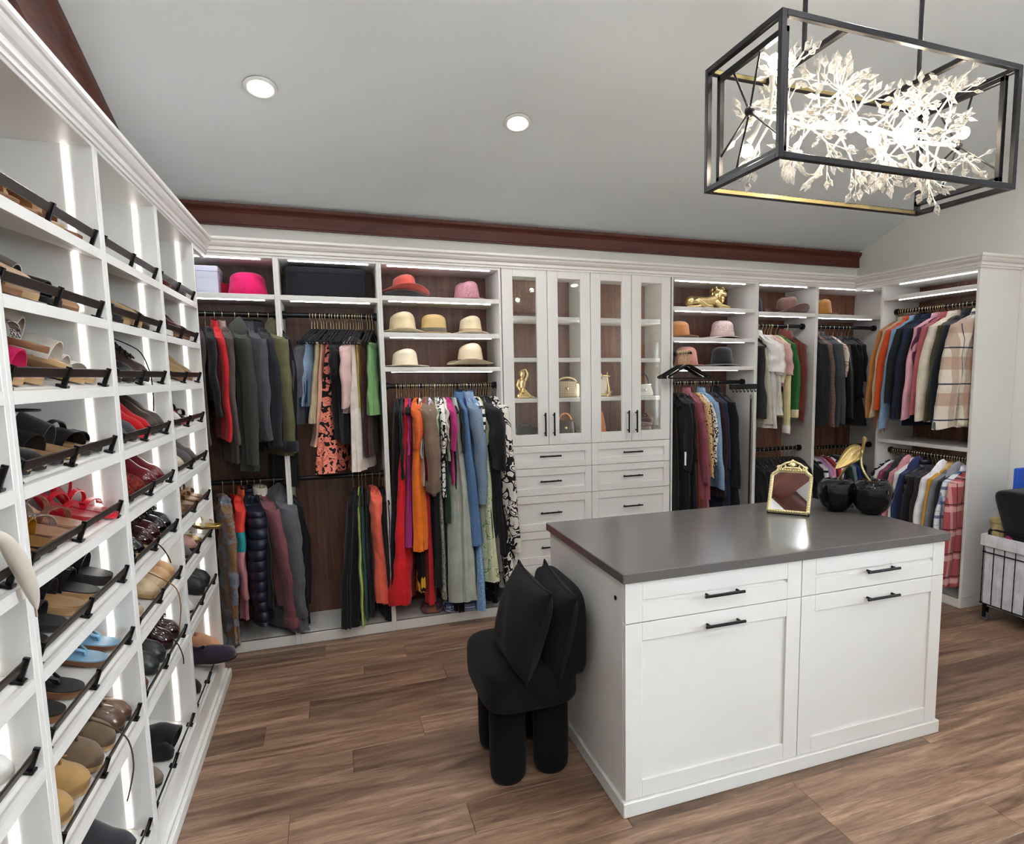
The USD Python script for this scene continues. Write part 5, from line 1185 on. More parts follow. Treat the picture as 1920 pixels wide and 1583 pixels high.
shoe(2, 4, -1.49, 'rust red pleated flat, front of two', 'loafer', printed('rustpleat', [(0, '#6d2018')], 22.0), sole=M_SOLEDK)
shoe(2, 4, -1.33, 'burgundy patent ankle boot, rear of two', 'boot', LT('#6e1a24', .2, .7), sole=M_SOLEDK, h=.06, H=.03)
shoe(2, 4, -1.21, 'burgundy patent ankle boot, front of two', 'boot', LT('#6e1a24', .2, .7), sole=M_SOLEDK, h=.06, H=.03)
shoe(2, 5, -1.69, 'rear black patent brogue with a tan welt', 'lace', LT('#17181d', .15, .8), sole=M_SOLETAN, laces=plain('dark_lace', '#2a1c18', .8))
shoe(2, 5, -1.58, 'front black patent brogue with a tan welt', 'lace', LT('#17181d', .15, .8), sole=M_SOLETAN, laces=plain('dark_lace', '#2a1c18', .8))
shoe(2, 5, -1.46, 'oxblood patent brogue with a trailing lace', 'lace', LT('#371318', .15, .8), sole=M_SOLETAN, laces=plain('dark_lace', '#2a1c18', .8), hh=(.07, .066, .06, .07, .06, .05, .034), tail=[(-.05, -.04, .06), (.03, -.06, .03), (.08, -.05, -.03)])
shoe(2, 5, -1.35, 'oxblood patent brogue, front of two', 'lace', LT('#371318', .15, .8), sole=M_SOLETAN, laces=plain('dark_lace', '#2a1c18', .8), hh=(.07, .066, .06, .07, .06, .05, .034))
shoe(2, 5, -1.25, 'black patent lace-up shoe, rear of two', 'lace', LT('#101014', .12, .9), sole=M_SOLEDK, laces=plain('black_lace', '#131316', .7), hh=(.07, .066, .06, .07, .06, .05, .034))
shoe(2, 5, -1.165, 'black patent lace-up shoe beside the light strip', 'lace', LT('#101014', .12, .9), sole=M_SOLEDK, w=.038, laces=plain('black_lace', '#131316', .7), hh=(.07, .066, .06, .07, .06, .05, .034))
shoe(2, 6, -1.66, 'striped canvas slip-on', 'loafer', plaid('canvas', '#c9b79a', [(0, .03, 0, .012, '#7d735f', .9)]), sole=M_SOLEWH)
shoe(2, 6, -1.43, 'pale beige leather lace-up, rear of two', 'lace', LT('#cbb18c', .4), sole=M_SOLETAN, laces=LACETAN)
shoe(2, 6, -1.34, 'pale beige leather lace-up with a dangling lace', 'lace', LT('#cbb18c', .4), sole=M_SOLETAN, laces=LACETAN, tail=[(-.04, -.03, .06), (.04, -.04, .03), (.08, -.035, -.06), (.09, -.03, -.14)])
shoe(2, 6, -1.25, 'nude peach suede shoe, rear of two', 'lace', SUEDE('#cda276'), sole=M_SOLETAN, laces=LACETAN)
shoe(2, 6, -1.165, 'nude peach suede shoe beside the light strip', 'loafer', SUEDE('#cda276'), sole=M_SOLETAN, w=.038)
shoe(2, 7, -1.69, 'mid-brown leather shoe with a thick black sole', 'loafer', LT('#6d4a34', .4), sole=M_SOLEDK, ts=.02)
shoe(2, 7, -1.53, 'dark grey-green leather loafer, rear of two', 'loafer', LT('#2b2e2d', .4), sole=M_SOLEDK, w=.046, hh=(.07, .066, .056, .068, .062, .052, .036))
shoe(2, 7, -1.42, 'dark grey-green leather loafer, front of two', 'loafer', LT('#2b2e2d', .4), sole=M_SOLEDK, w=.046, hh=(.07, .066, .056, .068, .062, .052, .036))
shoe(2, 7, -1.29, 'glossy oxblood lace-up boot, rear of two', 'boot', LT('#2f1216', .12, .9), sole=M_SOLEDK, ts=.022, h=.08, laces=plain('dark_lace', '#2a1c18', .8), tail=[(-.04, -.05, .08), (.03, -.06, .03), (.06, -.05, -.04)])
shoe(2, 7, -1.18, 'glossy oxblood lace-up boot beside the light strip', 'boot', LT('#2f1216', .12, .9), sole=M_SOLEDK, ts=.022, h=.08, laces=plain('dark_lace', '#2a1c18', .8))
shoe(2, 8, -1.70, 'taupe suede clog, rear of two', 'loafer', SUEDE('#77685a'), sole=M_SOLEDK, w=.045, open=.42)
shoe(2, 8, -1.60, 'taupe suede clog, front of two', 'loafer', SUEDE('#77685a'), sole=M_SOLEDK, w=.045, open=.42)
shoe(2, 8, -1.42, 'tall black suede boot standing upright', 'tallboot', SUEDE('#121114'), sole=M_SOLEDK, h=.24, slouch=.8, H=.03, pointy=.3)
shoe(2, 8, -1.16, 'tall black suede boot lying on its side', 'tallboot', SUEDE('#121114'), sole=M_SOLEDK, h=.27, slouch=.9, H=.02, pointy=.3, pitch=0.001, roll=107.7, yaw=90, x=-.335, dz=.05)
# furthest rack
shoe(3, 0, -.80, 'dark red fringed bootie', 'boot', SUEDE('#5a1f1c'), sole=M_SOLEBR, h=.05)
shoe(3, 0, -.62, 'aubergine brown loafer', 'loafer', LT('#3a2326', .4), sole=M_SOLEDK)
shoe(3, 0, -.47, 'taupe and black slip-on', 'loafer', SUEDE('#4f4540'), sole=M_SOLEDK)
shoe(3, 1, -.82, 'white canvas pump', 'flat', cloth('#d8d4cc'), sole=M_SOLEWH)
shoe(3, 1, -.60, 'dark burgundy pull-on boot, rear of two', 'boot', LT('#4a1f1e', .35, .2), sole=M_SOLEBR, h=.10)
shoe(3, 1, -.45, 'dark burgundy pull-on boot, front of two', 'boot', LT('#4a1f1e', .35, .2), sole=M_SOLEBR, h=.10)
shoe(3, 2, -.62, 'sand suede ankle boot, rear of two', 'boot', SUEDE('#a5875f'), sole=M_SOLEBR, h=.08, H=.03)
shoe(3, 2, -.46, 'sand suede ankle boot, front of two', 'boot', SUEDE('#a5875f'), sole=M_SOLEBR, h=.08, H=.03)
shoe(3, 3, -.80, 'white and black spectator pump', 'pump', LT('#d8d4cd', .4), H=.06, sole=M_SOLEDK, pointy=.5)
shoe(3, 3, -.66, 'red satin peep-toe heel', 'strappy', LT('#b01f30', .3), H=.07, sole=LT('#b01f30', .3), inn=LT('#8d2030', .4))
shoe(3, 3, -.50, 'black patent slingback', 'strappy', BLK, H=.05, sole=BLK, inn=LT('#2a2426', .4))
shoe(3, 4, -.82, 'cream leather clog', 'loafer', LT('#d5cab0', .4), sole=M_SOLETAN)
shoe(3, 4, -.66, 'grey suede chukka boot, rear of two', 'boot', SUEDE('#5f5b59'), sole=M_SOLEDK, h=.05)
shoe(3, 4, -.54, 'grey suede chukka boot, front of two', 'boot', SUEDE('#5f5b59'), sole=M_SOLEDK, h=.05)
shoe(3, 4, -.43, 'caramel leather strapped shoe', 'strappy', LT('#a5683a', .35), sole=M_SOLEBR, inn=LT('#b98252'), H=.03)
shoe(3, 5, -.80, 'bronze mesh flat', 'flat', plain('bronze_leather', '#7d6038', .35, .6), sole=M_SOLEBR)
shoe(3, 5, -.66, 'bronze strappy flat', 'strappy', plain('bronze_leather', '#7d6038', .35, .6), sole=M_SOLEBR, inn=LT('#8d6a42'))
shoe(3, 5, -.53, 'light brown fisherman sandal, rear of two', 'strappy', LT('#8d6638', .45), sole=M_SOLEBR, inn=LT('#a57c4a'))
shoe(3, 5, -.43, 'light brown fisherman sandal, front of two', 'strappy', LT('#8d6638', .45), sole=M_SOLEBR, inn=LT('#a57c4a'))
shoe(3, 6, -.84, 'grey felt slipper', 'loafer', SUEDE('#6b6668'), sole=M_SOLEDK)
shoe(3, 6, -.70, 'dusty pink slipper with a round toe', 'loafer', SUEDE('#b98d84'), sole=M_SOLEDK, w=.046)
shoe(3, 6, -.55, 'gold heel with white straps, rear of two', 'strappy', LT('#d9d2c2', .4), H=.07, sole=plain('bronze_leather', '#7d6038', .35, .6), inn=GOLDM, mh=BLK)
shoe(3, 6, -.43, 'gold heel with white straps jutting over the fence', 'strappy', LT('#d9d2c2', .4), H=.07, sole=plain('bronze_leather', '#7d6038', .35, .6), inn=GOLDM, mh=BLK, x=.05, dz=.07, pitch=4)
shoe(3, 7, -.86, 'black and white sneaker', 'lace', LT('#dcd9d3', .5), sole=M_SOLEDK, laces=M_HANGWHITE)
shoe(3, 7, -.58, 'black chunky boot, rear of two', 'boot', LT('#232225', .45), sole=M_SOLEDK, ts=.03, h=.05)
shoe(3, 7, -.45, 'black chunky boot, front of two', 'boot', LT('#232225', .45), sole=M_SOLEDK, ts=.03, h=.05)
shoe(3, 8, -.84, 'black suede slipper', 'loafer', SUEDE('#17161a'), sole=M_SOLEDK)
shoe(3, 8, -.58, 'violet felt slipper jutting out over the base', 'loafer', SUEDE('#332838'), sole=M_SOLEDK, w=.05, x=.09, dz=.08, pitch=-4, hh=(.07, .07, .06, .075, .068, .055, .04), yaw=-6)
shoe(3, 8, -.45, 'peach knitted slipper under the light strip', 'loafer', cloth('#d39c78', 120, .95, .3), sole=SUEDE('#2b2430'), w=.05, x=.0, dz=.03, hh=(.08, .08, .07, .085, .075, .06, .042))
# nearest rack, only its right end shows
shoe(0, 4, -2.62, 'pale leather sandal under the feather trim', 'slide', LT('#cfc3b4'), sole=M_SOLETAN)
shoe(0, 5, -2.70, 'grey-beige ballet flat', 'flat', LT('#b5a89c'), sole=M_SOLETAN)
shoe(0, 6, -2.66, 'white round-toed sneaker', 'lace', LT('#dedcd6', .5), sole=M_SOLEWH, laces=M_HANGWHITE, w=.047)
t_ = thing('feather_trim', 'pale cream feather strap drooping over the edge of the nearest shoe rack', 'feather', (-.01, -2.64, 1.31))
def soft(p, n=22):
    q = np.linspace(0, 1, len(p)); return PchipInterpolator(q, np.asarray(p, float))(np.linspace(0, 1, n))
obj('quill', tube(soft([(0, -.05, .03), (.015, -.01, .0), (.03, .01, -.07), (.036, .02, -.17)]), .0025, 6), LT('#9a8f80'), t_, True)
obj('vane', tube(soft([(0, -.06, .03), (.012, -.03, .01), (.024, .0, -.05), (.034, .014, -.11), (.037, .02, -.155)]), soft([[.004], [.012], [.017], [.013], [.002]])[:, 0], 12), cloth('#bdb3a5', 200, .95, .5, wr=.1), t_, True)

# ------------------------------------------------------------------ hats
def hat(desc, loc, m, crown=(.085, .105, .105), brim=.05, brim_curl=.010, pinch=.018, band=None, taper=.86, rotz=0, dip=.012, flop=0.0, name='hat', roty=0, seed=1, beads=None, tiny=None):
    t = thing('hat', desc, 'hat', loc, rotz, 'hats on the shelves', roty)
    rx, ry, h = crown
    n = 44
    a = np.arange(n) * 2 * np.pi / n
    g = noise1(seed)
    rings = []
    R = lambda kx, ky, z: np.stack([rx * kx * np.cos(a), ry * ky * np.sin(a), np.full(n, z) if np.ndim(z) == 0 else z], 1)
    # straight side, rounded shoulder, then the crease sunk into the top and the pinch at the front (+x)
    h = h * 1.14
    prof = [(1 - (1 - taper) * s * .8, .62 * s) for s in np.linspace(0, 1, 8)]
    k1 = prof[-1][0]
    prof += [(k1 * math.cos(q) ** .62, .62 + .38 * math.sin(q)) for q in np.linspace(.18, 1.5, 11)]
    for k, z in prof:
        up = max(0.0, (z - .45) / .55)
        r = R(k, k, np.full(n, .004 + h * z))
        if pinch:
            X = r[:, 0] / rx; Y = r[:, 1] / ry
            r[:, 2] -= up * (2.0 * dip * np.exp(-(Y / .30) ** 2) * (.6 + .4 * X) + .016 * np.clip(-X, 0, 1) - .010 * np.clip(X, 0, 1))
            r[:, 1] *= 1 - up * 8.0 * pinch * np.clip(X, 0, 1) ** 1.2
        rings.append(r)
    obj('crown', loft(rings), m, t, True)
    br = []
    bw = brim
    for s in np.linspace(0, 1, 8):
        z = np.full(n, .004 + .0 * s) + brim_curl * s ** 2 * (np.abs(np.sin(a)) ** 2) * 1.6 - flop * s ** 1.5 + .004 * s * g(3.0) + (.006 * s * np.sin(3 * a + seed) if flop else 0)
        br.append(np.stack([(rx + bw * s) * np.cos(a), (ry + bw * s) * np.sin(a), z], 1))
    lo = [r + np.array([0, 0, -.0035]) for r in br[::-1]]
    lift = max(0.0, flop) + .001
    bm = loft(br + lo, cap=False)
    obj('brim', (bm[0], np.vstack([bm[1]])), m, t, True)
    if band:
        kk = 1.015
        obj('band', loft([np.stack([rx * kk * k * np.cos(a), ry * kk * k * np.sin(a), np.full(n, z)], 1) for k, z in ((.99, .006), (1.0, .008), (1 - (1 - taper) * .30, .034), (.97 - (1 - taper) * .3, .036))]), band, t, True)
    if beads:
        for i in range(9):
            q = -2.6 + i * .28
            obj('bead', ball((rx * 1.03 * math.cos(q), ry * 1.03 * math.sin(q), .018), .007, 7, 10), beads, t, True)
    return t
FELT = lambda c: cloth(c, 260, .95, .4, wr=0)
STRAW = lambda c: mat('straw_' + c.lstrip('#'), {'tc': ('texture_coordinate', {}), 'v': ('voronoi_texture', {'scale': 260.0}), 'r': ('rgb_ramp', {'ramp': [(0, tuple(np.array(lin(c)) * 1.05)), (1, tuple(np.array(lin(c)) * .72))]}), 'b': ('bump', {'strength': .4, 'distance': .001}), 'p': ('principled_bsdf', {'roughness': .85})},
                      [('tc.object', 'v.vector'), ('v.distance', 'r.fac'), ('r.color', 'p.base_color'), ('v.distance', 'b.height'), ('b.normal', 'p.normal')])
Z0, Z1, Z2 = 2.118, 1.897, 1.685
hat('hot pink bucket hat with stitched ribbing on the coat corner shelf', (.185, .17, 2.100 + .004), cloth('#e0206b', 200, wr=.1), (.105, .11, .115), .035, 0, 0, cloth('#d01a60', 200), .86, dip=0)
hat('crimson straw cloche behind the hot pink bucket hat', (.035, .27, 2.100 + .004), cloth('#a81733', 160), (.075, .08, .07), .025, 0, 0, None, .8, dip=0)
hat('coral red wide-brimmed hat with a beaded band', (1.075, .16, Z0 + .030), FELT('#cf5a4d'), (.078, .095, .105), .078, .030, .012, None, .84, rotz=8, beads=M_GOLD)
hat('dark grey felt hat lying under the coral red one', (1.060, .17, Z0 + .006), FELT('#3a383d'), (.080, .098, .03), .072, .018, 0, None, .9, dip=.004)
hat('dusty pink mottled felt fedora at the right of the top hat shelf', (1.470, .15, Z0 + .004), printed('pinkmottle', [(0, '#b98590'), (.5, '#c89aa2'), (.56, '#a8717e')], 90.0), (.082, .095, .105), .035, .004, .016, None, .84, rotz=20)
hat('cream felt fedora at the left of the middle hat shelf', (1.055, .16, Z1 + .004), FELT('#d8c7a2'), (.086, .10, .118), .060, .014, .016, FELT('#cbb992'), .86)
hat('small straw cap with a grey braided band', (1.250, .15, Z1 + .004), STRAW('#d3b47c'), (.082, .09, .105), .03, .002, 0, cloth('#6f6a5f', 90), .92, dip=0)
hat('cream fedora with a tan band at the right of the middle shelf', (1.490, .16, Z1 + .004), FELT('#e0d0ae'), (.076, .09, .105), .05, .010, .014, FELT('#b99b7b'), .86)
hat('plain ivory wide-brimmed hat on the lowest hat shelf', (1.062, .16, Z2 + .004), FELT('#e4d8bc'), (.082, .098, .10), .068, .006, .014, None, .88)
hat('ivory panama hat with a broad black ribbon', (1.482, .15, Z2 + .016), STRAW('#e6d4b4'), (.088, .105, .125), .066, .016, .018, plain('black_ribbon', '#141316', .6), .82, flop=-.006)
Z0, Z1, Z2 = 2.115, 1.895, 1.685
hat('caramel felt hat at the left of the middle shelf beside the glass cabinet', (3.055, .16, Z1 + .004), FELT('#b9814f'), (.085, .10, .105), .065, .008, 0, None, .86, dip=.004)
hat('pale mauve woven sun hat with a wide sloping brim', (3.440, .16, Z1 + .018), printed('mauveweave', [(0, '#c6b0ab'), (.5, '#b39a97'), (.56, '#d3c1bb')], 70.0), (.090, .10, .105), .078, 0, 0, FELT('#c9b3ae'), .86, dip=.002, flop=.014)
hat('dusty terracotta felt hat behind the spare hangers', (3.130, .17, Z2 + .004), FELT('#b0786a'), (.088, .10, .125), .05, .006, 0, FELT('#a56d60'), .84, dip=.004)
hat('black felt cloche on the lowest shelf beside the glass cabinet', (3.440, .16, Z2 + .016), FELT('#18171b'), (.086, .098, .115), .066, 0, 0, None, .84, dip=.003, flop=.012)
hat('dusky brown cowboy hat with a metal studded band', (4.035, .15, 2.098 + .004), FELT('#7d5c52'), (.082, .10, .118), .078, .040, .018, LT('#6a4638'), .84, rotz=12, beads=SILVER)
hat('navy felt hat tucked behind the cowboy hat', (3.775, .24, 2.098 + .004), FELT('#22242f'), (.070, .085, .11), .03, 0, 0, None, .86, dip=.004)
hat('mustard tan felt hat in the right corner', (4.375, .15, 2.095 + .004), FELT('#a9763c'), (.082, .095, .112), .045, .004, .010, None, .84)

# ------------------------------------------------------------------ boxes and ornaments on the shelves
t_ = thing('storage_box', 'pale grey-blue cardboard box beside the hot pink hat', 'box', (-.015, .20, 2.101))
obj('body', box(-.055, .055, -.10, .10, 0, .155, .002), plain('grey_card', '#b9bcca', .7), t_)
obj('lid', box(-.058, .058, -.103, .103, .128, .160, .003), plain('grey_card', '#b9bcca', .7), t_)
t_ = thing('storage_box', 'black fabric storage box filling the top shelf of the second wardrobe', 'box', (.620, .22, 2.101))
obj('body', box(-.225, .215, -.13, .13, 0, .165, .006), cloth('#15161c', 500, wr=0), t_)
obj('lid', box(-.228, .218, -.133, .133, .14, .178, .006), cloth('#191a20', 500, wr=0), t_)

def sculpt(bones, rounds=2, edge=.006, iters=8):
    """One continuous skin: hulls of spheres at joint pairs, united and smoothed."""
    import manifold3d as m3
    parts = []
    for (p, r), (q, s) in bones:
        A = m3.Manifold.sphere(r, 14).translate(list(map(float, p))); B = m3.Manifold.sphere(s, 14).translate(list(map(float, q)))
        parts.append((A + B).hull())
    u = m3.Manifold.batch_boolean(parts, m3.OpType.Add).refine_to_length(edge)
    k = u.to_mesh()
    tm = trimesh.Trimesh(k.vert_properties[:, :3], k.tri_verts, process=True)
    trimesh.smoothing.filter_taubin(tm, iterations=iters)
    return np.array(tm.vertices), np.array(tm.faces)

# a gold seated figure with one arm over its head
t_ = thing('statuette', 'small gold seated nude figurine with an arm raised behind its head', 'statuette', (1.835, .16, 1.471), 0)
J = lambda p, r: (p, r)
fig = sculpt([(J((0, 0, .028), .026), J((0, 0, .062), .020)), (J((0, 0, .062), .020), J((.003, -.002, .110), .025)), (J((.003, -.002, .110), .025), J((0, 0, .126), .014)), (J((0, 0, .126), .012), J((0, -.004, .146), .010)), (J((0, -.006, .160), .019), J((.002, -.004, .176), .018)),
              (J((-.022, 0, .122), .011), J((-.036, -.01, .085), .009)), (J((-.036, -.01, .085), .009), J((-.020, -.040, .050), .007)), (J((-.020, -.040, .050), .007), J((-.008, -.052, .044), .007)),
              (J((.024, 0, .124), .011), J((.044, 0, .165), .009)), (J((.044, 0, .165), .009), J((.030, .004, .198), .007)), (J((.030, .004, .198), .007), J((.004, .006, .190), .008)),
              (J((-.012, -.006, .026), .021), J((-.006, -.058, .062), .016)), (J((-.006, -.058, .062), .016), J((.040, -.070, .016), .010)), (J((.040, -.070, .016), .010), J((.058, -.084, .010), .008)),
              (J((.014, -.004, .022), .021), J((-.036, -.050, .018), .015)), (J((-.036, -.050, .018), .015), J((.020, -.078, .012), .010))], edge=.005)
obj('body', fig, M_GOLD, t_, True)
obj('hair', ball((0, .006, .172), (.021, .020, .022), 9, 14), M_GOLD, t_, True)

# gold reclining lion
t_ = thing('lion_sculpture', 'gold sculpture of a reclining lion with a thick mane', 'sculpture', (3.285, .15, 2.1155), 0)
lion = sculpt([(J((-.13, 0, .05), .048), J((0, 0, .055), .042)), (J((0, 0, .055), .042), J((.09, 0, .075), .046)), (J((-.13, .02, .045), .045), J((-.10, -.055, .05), .030)), (J((-.10, -.055, .05), .030), J((-.03, -.065, .016), .016)), (J((-.03, -.065, .016), .016), J((.01, -.066, .014), .014)),
               (J((.08, -.03, .05), .026), J((.10, -.055, .022), .018)), (J((.10, -.055, .022), .018), J((.165, -.060, .015), .014)), (J((.08, .03, .05), .026), J((.16, .035, .016), .016)),
               (J((.10, 0, .10), .048), J((.115, -.01, .130), .040)), (J((.125, -.030, .120), .024), J((.135, -.052, .110), .017)), (J((-.165, .02, .03), .012), J((-.175, -.03, .014), .009)), (J((-.175, -.03, .014), .009), J((-.12, -.085, .012), .008)), (J((-.12, -.085, .012), .008), J((-.10, -.088, .014), .012))], edge=.007)
obj('body', lion, M_GOLD, t_, True)
rg = np.random.default_rng(5)
mane = []
for i in range(46):
    q = rg.uniform(0, 2 * np.pi); zz = rg.uniform(.055, .165); rr_ = .050 + .006 * rg.uniform()
    c = np.array([.098 + rr_ * .8 * math.cos(q), .004 + rr_ * math.sin(q), zz])
    if c[1] < -.035 and .10 < c[2] < .15 and c[0] > .10: continue
    mane.append(tube([c, c + [.004, -.004, -.012], c + [.0, .004, -.026], c + [.006, -.002, -.036]], [.008, .011, .008, .002], 6))
obj('mane', join(*mane), M_GOLD, t_, True)
obj('face', join(ball((.136, -.058, .112), (.012, .010, .008), 8, 10), ball((.118, -.052, .134), (.005, .004, .004), 6, 8), ball((.142, -.046, .134), (.005, .004, .004), 6, 8), ball((.137, -.066, .118), (.006, .005, .004), 6, 8)), M_GOLD, t_, True)
for s in (-1, 1):
    obj('ear', ball((.112 + s * .028, -.012, .166), (.010, .006, .012), 7, 10), M_GOLD, t_, True)

# bags in the glass cabinets
def bag_body(w, d, h, taper=.85, n=28, puff=.18):
    a = np.arange(n) * 2 * np.pi / n
    sg = lambda x, e: np.sign(x) * np.abs(x) ** e
    rings = []
    for s in np.linspace(0, 1, 12):
        k = (1 - (1 - taper) * s) * (1 + puff * math.sin(math.pi * s) * .4) * (.9 + .1 * min(1, s * 6))
        kd = (1 - .72 * s ** 1.6) * (1 + puff * math.sin(math.pi * s))
        rings.append(np.stack([w / 2 * k * sg(np.cos(a), .45), d / 2 * kd * sg(np.sin(a), .6), np.full(n, h * s)], 1))
    return loft(rings)
def handle_arc(w, z0, hgt, r=.005, y=0.0, n=15):
    a = np.linspace(0, np.pi, n)
    return tube(np.stack([w / 2 * np.cos(a), np.full(n, y), z0 + hgt * np.sin(a)], 1), r, 8)
ZC2, ZC1 = 1.4705, 1.1905
def bag(desc, loc, size, m, trim, rotz=0, handle=None, clasp=None, flap=False, taper=.85, zip_=None, corner=None):
    t = thing('handbag', desc, 'handbag', loc, rotz, 'handbags in the glass cabinets')
    w, d, h = size
    obj('body', bag_body(w, d, h, taper), m, t, True)
    if flap: obj('flap', pillow_box(-w * .46, w * .46, -d * .56, -d * .30, h * .42, h * .98, .5), trim, t, True)
    if handle: obj('handle', handle_arc(handle[0], h * .92, handle[1], handle[2]), trim, t, True)
    if clasp: obj('clasp', ball((0, -d * .5, h * .55), (.010, .006, .010), 8, 10), clasp, t, True)
    if zip_: obj('zip', box(-w * .42, w * .42, -.004, .004, h - .004, h + .004, .001), zip_, t)
    if corner:
        for s in (-1, 1): obj('side_gusset', pillow_box(s * w * .5 - .016, s * w * .5 + .012, -d * .42, d * .42, 0, h * .86, .5, 10, 20), corner, t, True)
    return t
M_DIAMOND = mat('diamond_canvas', {'tc': ('texture_coordinate', {}), 'mp': ('mapping', {'rotation': (0, math.pi / 4, 0), 'scale': (1, 0, 1)}), 'c': ('checker_texture', {'scale': 120.0, 'color1': lin('#a3937a'), 'color2': lin('#6e5a45')}), 'p': ('principled_bsdf', {'roughness': .5})}, [('tc.object', 'mp.vector'), ('mp.vector', 'c.vector'), ('c.color', 'p.base_color')])
bag('beige diamond-patterned canvas bag with gold hardware', (2.165, .16, ZC2), (.15, .07, .115), M_DIAMOND, LT('#b9a17c', .4), -14, (.13, .035, .006), M_GOLD, corner=LT('#e2d4b4', .4))
bag('silver sequinned frame bag with a dark ring handle', (2.760, .15, ZC2), (.15, .08, .085), GLIT, plain('gunmetal', '#4a474a', .3, .9), 0, (.085, .085, .004), SILVER, taper=.7, zip_=SILVER)
bag('glossy black bag lying at the bottom of the left glass cabinet', (1.850, .17, ZC1), (.19, .10, .085), LT('#14141a', .18, .6), LT('#14141a', .18, .6), 8, (.11, .03, .007), M_GOLD, True)
bag('dark brown bag with tan leather handles', (2.150, .17, ZC1), (.15, .09, .12), LT('#2e2320', .4), LT('#b4703c', .4), -10, (.09, .055, .007), M_GOLD)
bag('tall tan leather bag leaning at the left of the right cabinet', (2.405, .18, ZC1), (.13, .08, .17), LT('#a8683a', .4), LT('#8d5530', .4), 10, (.08, .03, .006), None, taper=.6)
bag('wine brown slouchy bag with a buckle', (2.755, .17, ZC1), (.17, .09, .13), LT('#47221f', .4), LT('#3a1a18', .4), -8, (.10, .04, .008), SILVER, True, taper=.6)
t_ = thing('folded_scarf', 'rose patterned scarf folded at the foot of the wine brown bag', 'scarf', (2.80, .08, ZC1))
obj('cloth', pillow_box(-.055, .055, -.03, .03, 0, .022, .6), printed('rosescarf', [(0, '#8d4a50'), (.48, '#d8b0a8'), (.56, '#7a3a44')], 40.0), t_, True)
t_ = thing('leather_pouch', 'flat tan leather pouch in front of the tall tan bag', 'pouch', (2.46, .09, ZC1))
obj('body', pillow_box(-.07, .07, -.04, .04, 0, .03, .5), LT('#b98258', .45), t_, True)
t_ = thing('gold_keyring', 'gold ring charm lying beside the glossy black bag', 'charm', (1.757, .09, ZC1))
obj('ring', tube([(.016 * math.cos(q), 0, .022 + .016 * math.sin(q)) for q in np.linspace(0, 2 * np.pi, 20)], .005, 8), M_GOLD, t_, True)
t_ = thing('starfish_frame', 'gold picture frame trimmed with starfish and twigs', 'picture frame', (2.445, .15, ZC2), 25, roty=0)
for s in (-1, 1):
    obj('frame_bar', tube([(s * .045, 0, .0), (s * .048, -.004, .07), (s * .044, .01, .15), (s * .05, .012, .175)], .006, 8), M_GOLD, t_, True)
for z_ in (.012, .150):
    obj('frame_bar', tube([(-.065, .0, z_), (0, -.003, z_ + .004), (.065, .002, z_ - .002)], .006, 8), M_GOLD, t_, True)
obj('picture', box(-.04, .04, .004, .008, .015, .148), plain('pale_print', '#cfc8bd', .4), t_)
for cx, cz, rr_ in ((.045, .03, .034), (-.04, .145, .024)):
    obj('starfish', join(*[tube([(cx, -.008, cz), (cx + rr_ * math.cos(q) * .6, -.011, cz + rr_ * math.sin(q) * .6), (cx + rr_ * math.cos(q), -.007, cz + rr_ * math.sin(q))], [.009, .006, .002], 8) for q in [k_ * 2 * np.pi / 5 + .3 for k_ in range(5)]]), M_GOLD, t_, True)

